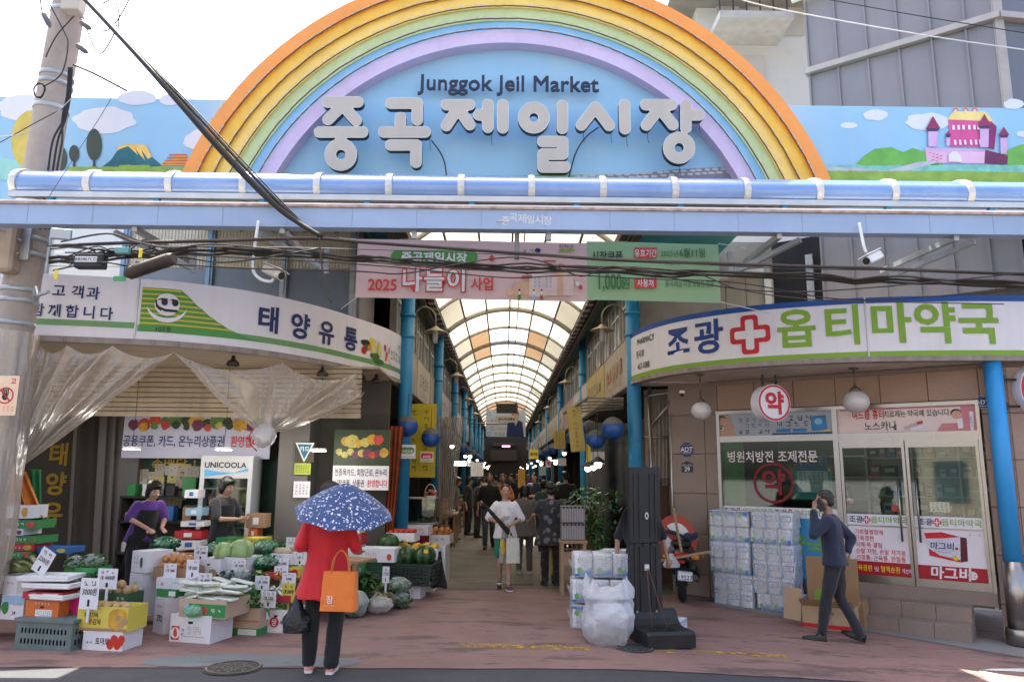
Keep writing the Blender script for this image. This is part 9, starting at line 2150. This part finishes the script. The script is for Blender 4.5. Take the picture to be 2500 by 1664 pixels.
for i,(x,y) in enumerate([(-1.6,12.7),(-1.6,18.7),(-1.6,24.9),(-1.6,31),(2.05,12.4),(2.05,19.9),(2.05,27.8),(2.05,35.8)]):
 s=1 if x<0 else -1;lab='gooseneck lamp with a pale saucer shade on the %s side, %s from the street'%('greengrocer' if s>0 else 'pharmacy',('first','second','third','fourth')[i%4])
 if i in (0,4):
  t=g0=thing('gooseneck_lamp',lab,'lamp',(x,y,4.0),0,'gooseneck lamps on the arcade columns');b=MB();b.tube(smooth_path([(0,0,-.35),(0,0,.25),(s*.06,0,.45),(s*.22,0,.54),(s*.38,0,.42),(s*.4,0,.2)],5),.016,8);b.build('neck',mat('lamp_iron',(.22,.19,.15),.5,.4,.2,6),t);b=MB();b.lathe([(.03,.2),(.07,.16),(.2,.1),(.205,.09),(.07,.13)],20,(s*.4,0,0));b.build('shade',mat('shade_tan',(.42,.33,.22),.4,.3,.2,6),t);b=MB();b.lathe([(.045,.12),(.05,.0),(.035,-.1),(0,-.11)],12,(s*.4,0,0));b.build('lamp_glass',mat('lamp_glass',(.5,.47,.42),.2),t)
 else:dup(g0,(x,y,4.0),None,lab)
bl0=None ;BL=[(PY(1435,1143,12.2),.05),(PY(1460,1133,11.9),.06),(PY(1449,1140,12.0),.05)]+[(V((-1.15,1.55)[k%2]+.5*noise.noise((k*3.1,.4,0)),17+k*1.4,2.1+.45*noise.noise((k*1.7,5.3,0))),.05) for k in range(32)]
for i,(p,r) in enumerate(BL):
 lab=('lit round bulb hanging by the black shopfront, %s'%('lowest','biggest','between the other two')[i]) if i<3 else 'lit bulb over the stalls deep in the arcade'
 if bl0 is None:t=bl0=thing('hanging_bulb',lab,'light bulb',p,0,'lit bulbs over the stalls');b=MB();b.ball((0,0,0),r,12,8);b.build('bulb',emat('bulb_glow',(1,.93,.8),2.6),t);b=MB();b.cyl((0,0,r*.8),(0,0,r*1.9),.022,None,8);b.tube([(0,0,.09),(0,0,.7)],.004,4);b.lathe([(.02,.1),(.06,.07),(.11,.03),(.115,.02)],14);b.build('socket',m_blk,t)
 else:dup(bl0,p,0,lab,r/.05)
for i,(pl,pr,py,Y,lab) in enumerate(((1110,1137,1131,20,'white fluorescent light box over the stalls on the greengrocer side'),(1348,1372,1128,19,'warm fluorescent light box over the meat sign on the pharmacy side'))):a,c=PY(pl,py,Y),PY(pr,py,Y);t=thing('strip_light',lab,'light',(a+c)/2);b=MB();b.bx(-.15,.15,-.05,.05,-.05,.05);b.build('tube',emat('strip_glow',(1,.95,.85),5),t);b=MB();b.bx(-.16,.16,-.06,.06,.05,.08);b.build('housing',m_white,t)
def hang_sign(label,pl,pr,pt,pb,Y,m,fn,name='hanging_sign',cat='sign',rot=0):return posterY(name,label,cat,pl,pr,pt,pb,Y,m,fn,rot)
T1=lambda s,mi,sz=.5,rows=0:(lambda b,F,w_,h:(b.text(s,F.at(0,-h*sz*.38),h*sz,0,.03,z=.003,sx=min(1,w_/(h*sz*len(s))*.95)),rows and scribble(b,F.at(0,-h*.38),w_*.8,h*.14,1,1,.003,3),[mi,m_black])[2])
def f_(b,F,w_,h):b.poly(F,blob(-w_*.17,.02,w_*.55,h*.5,16,.1),0,.002);b.poly(F,blob(w_*.17,.02,w_*.55,h*.5,16,.1),0,.0025);b.text('태양유통',F.at(0,-h*.08),h*.26,1,.02,z=.005,sx=.82);scribble(b,F.at(0,-h*.37),w_*.8,h*.12,2,1,.003,3); return [m_green,m_signw,m_black]
hang_sign('white hanging sign with a green apple shape by the orange cloth',976,1014,1085,1119,11.9,m_signw,f_)
def f_(b,F,w_,h):b.poly(F,rrect(0,.02,w_*.85,h*.5,.02),0,.002);b.text('꼬마치킨',F.at(0,-h*.08),h*.26,1,.02,z=.005,sx=.82);scribble(b,F.at(0,-h*.37),w_*.5,h*.12,2,1,.003,3); return [m_red,m_signw,m_black]
hang_sign('cream hanging sign with a red chicken shape in front of the yellow cloth',1026,1058,1102,1128,12.3,m_cream,f_)
def f_(b,F,w_,h):scribble(b,F.at(0,0),w_*.75,h*.85,0,9,.003,5,.8); return [mat('yellow_ink',(.2,.1,.02),.7)]
m_yc=mat('yellow_cloth',(.55,.42,.03),.8,0,.15,3);hang_sign('long yellow cloth sign with brown writing hung by the first blue column',990,1062,985,1165,12.9,m_yc,f_,'cloth_sign');hang_sign('yellow cloth pennant with black blocks of writing on the pharmacy side',1388,1424,990,1102,13.0,mat('yellow_pale',(.5,.38,.12),.8,0,.15,3),f_,'cloth_sign','sign',.1);hang_sign('pale yellow cloth sign deeper on the pharmacy side',1352,1380,1050,1095,16,MATS['yellow_pale'],f_,'cloth_sign')
hang_sign('white square meat shop sign in the pharmacy side row',1360,1382,1118,1136,16,m_signw,f_);hang_sign('white rice cake sign with red lettering',1332,1350,1124,1140,17,m_signw,T1('떡',m_red,.8));hang_sign('round-cornered yellow sausage sign on the pharmacy side',1292,1314,1096,1120,20,m_yellow,T1('순대',m_black,.4));hang_sign('small green and white sign on the greengrocer side',1142,1156,1126,1138,20,m_signw,T1('시장',m_green,.5));hang_sign('tall white menu board with a red header on the greengrocer side',1150,1180,1128,1162,21,m_signw,f_);hang_sign('tall amber board hanging in the middle of the crowd',1265,1282,1145,1190,22,mat('amber_board',(.5,.3,.05),.7),f_);hang_sign('pale blue notice board above the crowd',1316,1332,1138,1160,19,mat('notice_pale',(.4,.5,.5),.6),f_);hang_sign('red and white poster high at the black shopfront',1440,1476,1102,1132,13.2,m_signw,f_)
def f_(b,F,w_,h):
 b.poly(F,[(w_*.02,-h*.5),(w_*.46,-h*.5),(w_*.42,h*.05),(w_*.3,h*.14),(w_*.12,h*.12),(w_*.04,-.02)],0,.002);b.poly(F,[(w_*.2,h*.13),(w_*.29,h*.13),(w_*.25,-h*.12)],1,.003);b.disc(F,w_*.24,h*.27,h*.14,2,.004,16);b.disc(F,w_*.24,h*.33,h*.14,3,.0035,16);b.poly(F,[(w_*.235,h*.08),(w_*.255,h*.08),(w_*.25,-h*.15)],0,.005)
 for x,y in ((-.43,.35),(-.34,-.2),(-.42,-.38)):b.ring(F,w_*x,h*y,h*.05,h*.075,4,.003,16)
 scribble(b,F.at(-w_*.25,h*.1),w_*.3,h*.1,3,1,.003,3);scribble(b,F.at(-w_*.1,-h*.2),w_*.25,h*.08,3,1,.003,4);scribble(b,F.at(0,-h*.4),w_*.6,h*.12,3,1,.006,4); return [m_navy,m_white,m_skin,m_black,m_tps]
hang_sign('big pale banner high in the arcade printed with a man in a navy suit',1187,1283,1000,1066,31,mat('banner_ice',(.55,.6,.68),.6,0,.05,1),f_);hang_sign('dark screen hanging above the pale banner',1212,1264,984,1009,30,mat('screen_dark',(.06,.05,.04),.4),lambda b,F,w_,h:[m_black] if b.rect(F,0,0,w_*.9,h*.8,0,.002) else 0);hang_sign('cream sign strip with black and red wording in front of the pale banner',1211,1264,1014,1031,29,m_cream,T1('온누리상품권',m_black,.45,1));hang_sign('pink lit number display at the far end',1226,1245,1087,1091,50,emat('pink_led',(1,.25,.5),2),lambda b,F,w_,h:[m_black] if b.rect(F,0,-h*.45,w_,h*.1,0,.002) else 0)
tag(MB().tube([PY(1148,1034,27),PY(1240,1033,27)],.03,8).build('cross_pole',m_galv),'grey pole across the aisle carrying little cameras','pole')
tag(MB().grid(40,8,lambda u,v:PY(1068+66*u*(1-.45*(1-v))+0,1262-245*v,15.2)+V(0,.05*math.sin(u*60),0)).build('plastic_curtain',film('curtain_film',(.5,.42,.33),.7,.2,.4,8,.6,(1,1,.1))),'hanging clear plastic curtain beside the yellow cloth sign','plastic curtain');tag(MB().grid(16,10,lambda u,v:PY(942+38*u*(.5+.5*v)+6*v,1300-260*v,11.7)+V(0,.05*math.sin(u*22),0)).build('hanging_cloth',mat('cloth_rust',(.3,.07,.02),.9,0,.25,6)),'rust orange cloth hanging by the first blue column','cloth')
def stall(label,x,y,w_,d,h,wood,goods,seed):
 t=thing('stall_table',label,'table',(x,y,0),0,'stall tables along the aisle');b=MB();b.bx(-w_/2,w_/2,-d/2,d/2,h-.05,h);b.build('table_top',wood,t);b=MB();b.bx(-w_/2+.05,w_/2-.05,-d/2+.05,d/2-.05,.2,.23);b.build('lower_shelf',wood,t)
 for sx in (-1,1):
  for sy in (-1,1):b=MB();b.box((sx*(w_/2-.04),sy*(d/2-.04),(h-.05)/2),(.06,.06,h-.05));b.build('leg',wood,t)
 r=random.Random(seed)
 for k in range(goods):
  m=[PM['r'],PM['w'],PM['g'],PM['k'],PM['y'],m_pea][r.randrange(6)];w2=r.uniform(.12,.26);q=thing('goods_tray',('front left','front middle','front right','rear left','rear middle','rear right')[k]+' '+('red','white','green','brown','yellow','orange')[[PM['r'],PM['w'],PM['g'],PM['k'],PM['y'],m_pea].index(m)]+' tray of goods on the '+label.split(' of the')[0],'tray',(x-w_/2+.15+(k%3)*(w_-.3)/2,y-d/2+.15+(k//3)*.34,h));b=MB();b.box((0,0,.05),(w2,.26,.1),0,0,.005);b.build('tray',m,q);b=MB()
  for i in range(7):b.ball((r.uniform(-w2*.38,w2*.38),r.uniform(-.09,.09),.11),r.uniform(.025,.045),8,5)
  b.build('contents',[m_pea,m_leaf,m_tom,m_mush][r.randrange(4)],q)
for i,(x,y) in enumerate(((-1.5,18.6),(-1.6,21.5),(-1.6,25),(-1.6,29),(-1.6,34),(1.75,16.6),(1.9,20.6),(1.9,24.5),(1.9,28.5),(1.9,33.5))):stall(('%s table on the greengrocer side of the aisle' if x<0 else '%s table on the pharmacy side of the aisle')%('first','second','third','fourth','fifth')[i%5],x,y,.8,1.3,.75,m_wood,6 if i%5<2 else 3,i)
t=thing('fish_tank','glass tank on a dark cabinet behind the peaches','tank',PY(1015,1260,13.6).xy.to_3d());b=MB();b.bx(-.42,.42,-.3,.3,0,.82);b.build('cabinet',mat('cabinet_dark',(.07,.055,.045),.6),t);b=MB()
for x0,x1,y0,y1 in ((-.36,.36,-.25,-.245),(-.36,.36,.245,.25),(-.36,-.355,-.245,.245),(.355,.36,-.245,.245)):b.bx(x0,x1,y0,y1,.83,1.25)
b.build('tank_glass',m_glass,t);b=MB();b.bx(-.37,.37,-.26,.26,1.25,1.27);b.bx(-.37,.37,-.26,.26,.82,.84);b.build('tank_frame',m_alu,t);b=MB();b.rect(XZ(.1,-.302,.5),0,0,.3,.3,0);b.rect(XZ(.1,-.304,.5),0,-.05,.26,.1,1);b.build('cabinet_print',[PM['r'],m_white],t)
t=thing('flower_basket','white basket of pink and orange flowers on the glass tank','flower basket',PY(1050,1215,13.5));b=MB();b.lathe([(.06,-.1),(.11,.04),(.1,.04),(0,-.06)],14);b.build('basket',m_white,t);b=MB();b.tube([(.1*math.cos(a),0,.04+.2*math.sin(a)) for a in [math.pi*k/10 for k in range(11)]],.008,6);b.build('basket_handle',m_white,t);rg=random.Random(4)
for k in range(12):b=MB();b.ball((rg.uniform(-.1,.1),rg.uniform(-.08,.08),rg.uniform(.05,.13)),.03,8,5,0,.3,9,k);b.build('flower',(fm[0],m_pea,mat('bloom_pink',(.6,.25,.25),.6))[k%3],t)
t=thing('potted_bush','leafy green potted bush beside the blue column behind the black stand','plant',PY(1448,1300,11.5).xy.to_3d());b=MB();b.lathe([(.14,0),(.19,.3),(.17,.3),(0,.27)],18);b.build('pot',m_dark,t);b=MB();rg=random.Random(6)
for k in range(5):b.tube([(0,0,.28),(rg.uniform(-.1,.1),rg.uniform(-.1,.1),.8),(rg.uniform(-.25,.25),rg.uniform(-.2,.2),1.3)],[.02,.014,.006],6)
b.build('stems',m_wood,t);b=MB()
for k in range(700):
 p=V(rg.gauss(0,.17),rg.gauss(0,.15),rg.uniform(.62,1.5));p.x*=1.2 if p.z>1.1 else .8;u=V(rg.uniform(-1,1),rg.uniform(-1,1),rg.uniform(-.8,.3)).normalized();s=u.cross(V(0,0,1)).normalized()*.026;b.add([p,p+u*.05+s,p+u*.11,p+u*.05-s],[(0,1,2,3)],k%3==0)
b.build('leaves',[mat('bush_leaf',(.03,.12,.02),.35,0,.4,9),mat('bush_leaf_pale',(.09,.2,.04),.35,0,.4,9)],t)
t=thing('wooden_stand','pale wooden stool carrying the grey ribbed packs','stool',PY(1470-35,1370,11.2).xy.to_3d()-V(.22,0,0));b=MB();b.bx(-.2,.2,-.18,.18,.72,.76);b.build('seat',m_wood,t);b=MB();b.bx(-.17,.17,-.16,-.14,.42,.6);b.build('apron_board',m_wood,t)
for sx in (-1,1):
 for sy in (-1,1):b=MB();b.box((sx*.16,sy*.14,.36),(.045,.045,.72));b.build('leg',m_wood,t)
for k in range(2):
 q=t.location+V(.0,0,.765+k*.245);r_=thing('ribbed_pack',('lower','upper')[k]+' grey pack of combs on the wooden stool','pack',q);b=MB();b.bx(-.17,.17,-.14,.14,0,.23);b.build('pack_body',mat('pack_grey',(.2,.18,.17),.5,0,.1,8),r_);b=MB();[b.bx(-.165+i*.036,-.143+i*.036,-.15,-.14,.01,.2) for i in range(9)];b.build('pack_rib',mat('pack_rib',(.34,.31,.3),.5),r_);b=MB();[b.ball((-.14+i*.056,-.145,.212),.016,8,5) for i in range(6)];b.build('pack_knob',m_blk,r_)
t=thing('rack','black display rack of handles and coloured straps by the aisle','rack',PY(1395,1360,12.4).xy.to_3d());b=MB();[b.bx(-.3,.3,-.2+k*.03,-.17+k*.03,.35+k*.14,.37+k*.14) for k in range(4)];b.bx(-.32,-.29,-.2,.2,0,1.9);b.bx(.29,.32,-.2,.2,0,1.9);b.build('rack_frame',m_blk,t);b=MB();[b.cyl((-.25+i*.07,-.22,.42+k*.14),(-.25+i*.07,-.05,.46+k*.14),.022,None,8) for i in range(8) for k in range(2)];b.build('handles',m_blk,t)
for k,(c,z) in enumerate((((.7,.15,.02),.3),((.6,.55,.02),.25),((.7,.05,.2),.35))):b=MB();b.bx(-.4+k*.05,-.37+k*.05,-.24,-.2,z-.1,z+.4);b.build('strap',mat('strap_%d'%k,c,.6),t)
b=MB();b.bx(.3,.36,.3,.36,0,2.2);b.build('yellow_post',m_yellow,t);b=MB();b.bx(.36,1.3,.9,.95,0,2.6);b.build('black_glass_front',mat('black_gloss',(.01,.01,.012),.15),t)
for px,py,s,lab in ((1430,1238,'1000','white price card 1000 on the black rack'),(1427,1275,'9900','white price card 9900 low on the black rack')):q=PY(px,py,11.9);t=thing('price_card',lab,'price card',q);b=MB();b.prism(XZ(0,0,0),rrect(0,0,.15,.11,.005),.004);b.build('card',PM['w'],t);b=MB();scribble(b,XZ(0,0,.025),.12,.035,0,1,.003,2);b.text(s,XZ(0,0,-.04),.055,1,.014,z=.003);b.build('handwriting',[m_black,m_red],t)
t=thing('awning_frame','rusty folding awning frame over the black shopfront','awning frame',PY(1480,980,12.2));b=MB();[b.beam(PY(1440-k*16,972+k*9,12+k*.5),PY(1522,972+k*6,12+k*.5),.03,.03) for k in range(5)];b.beam(PY(1438,970,12),PY(1376,1010,14),.03,.03);b.build('bars',m_purl,t,world=True)
remesh_all()
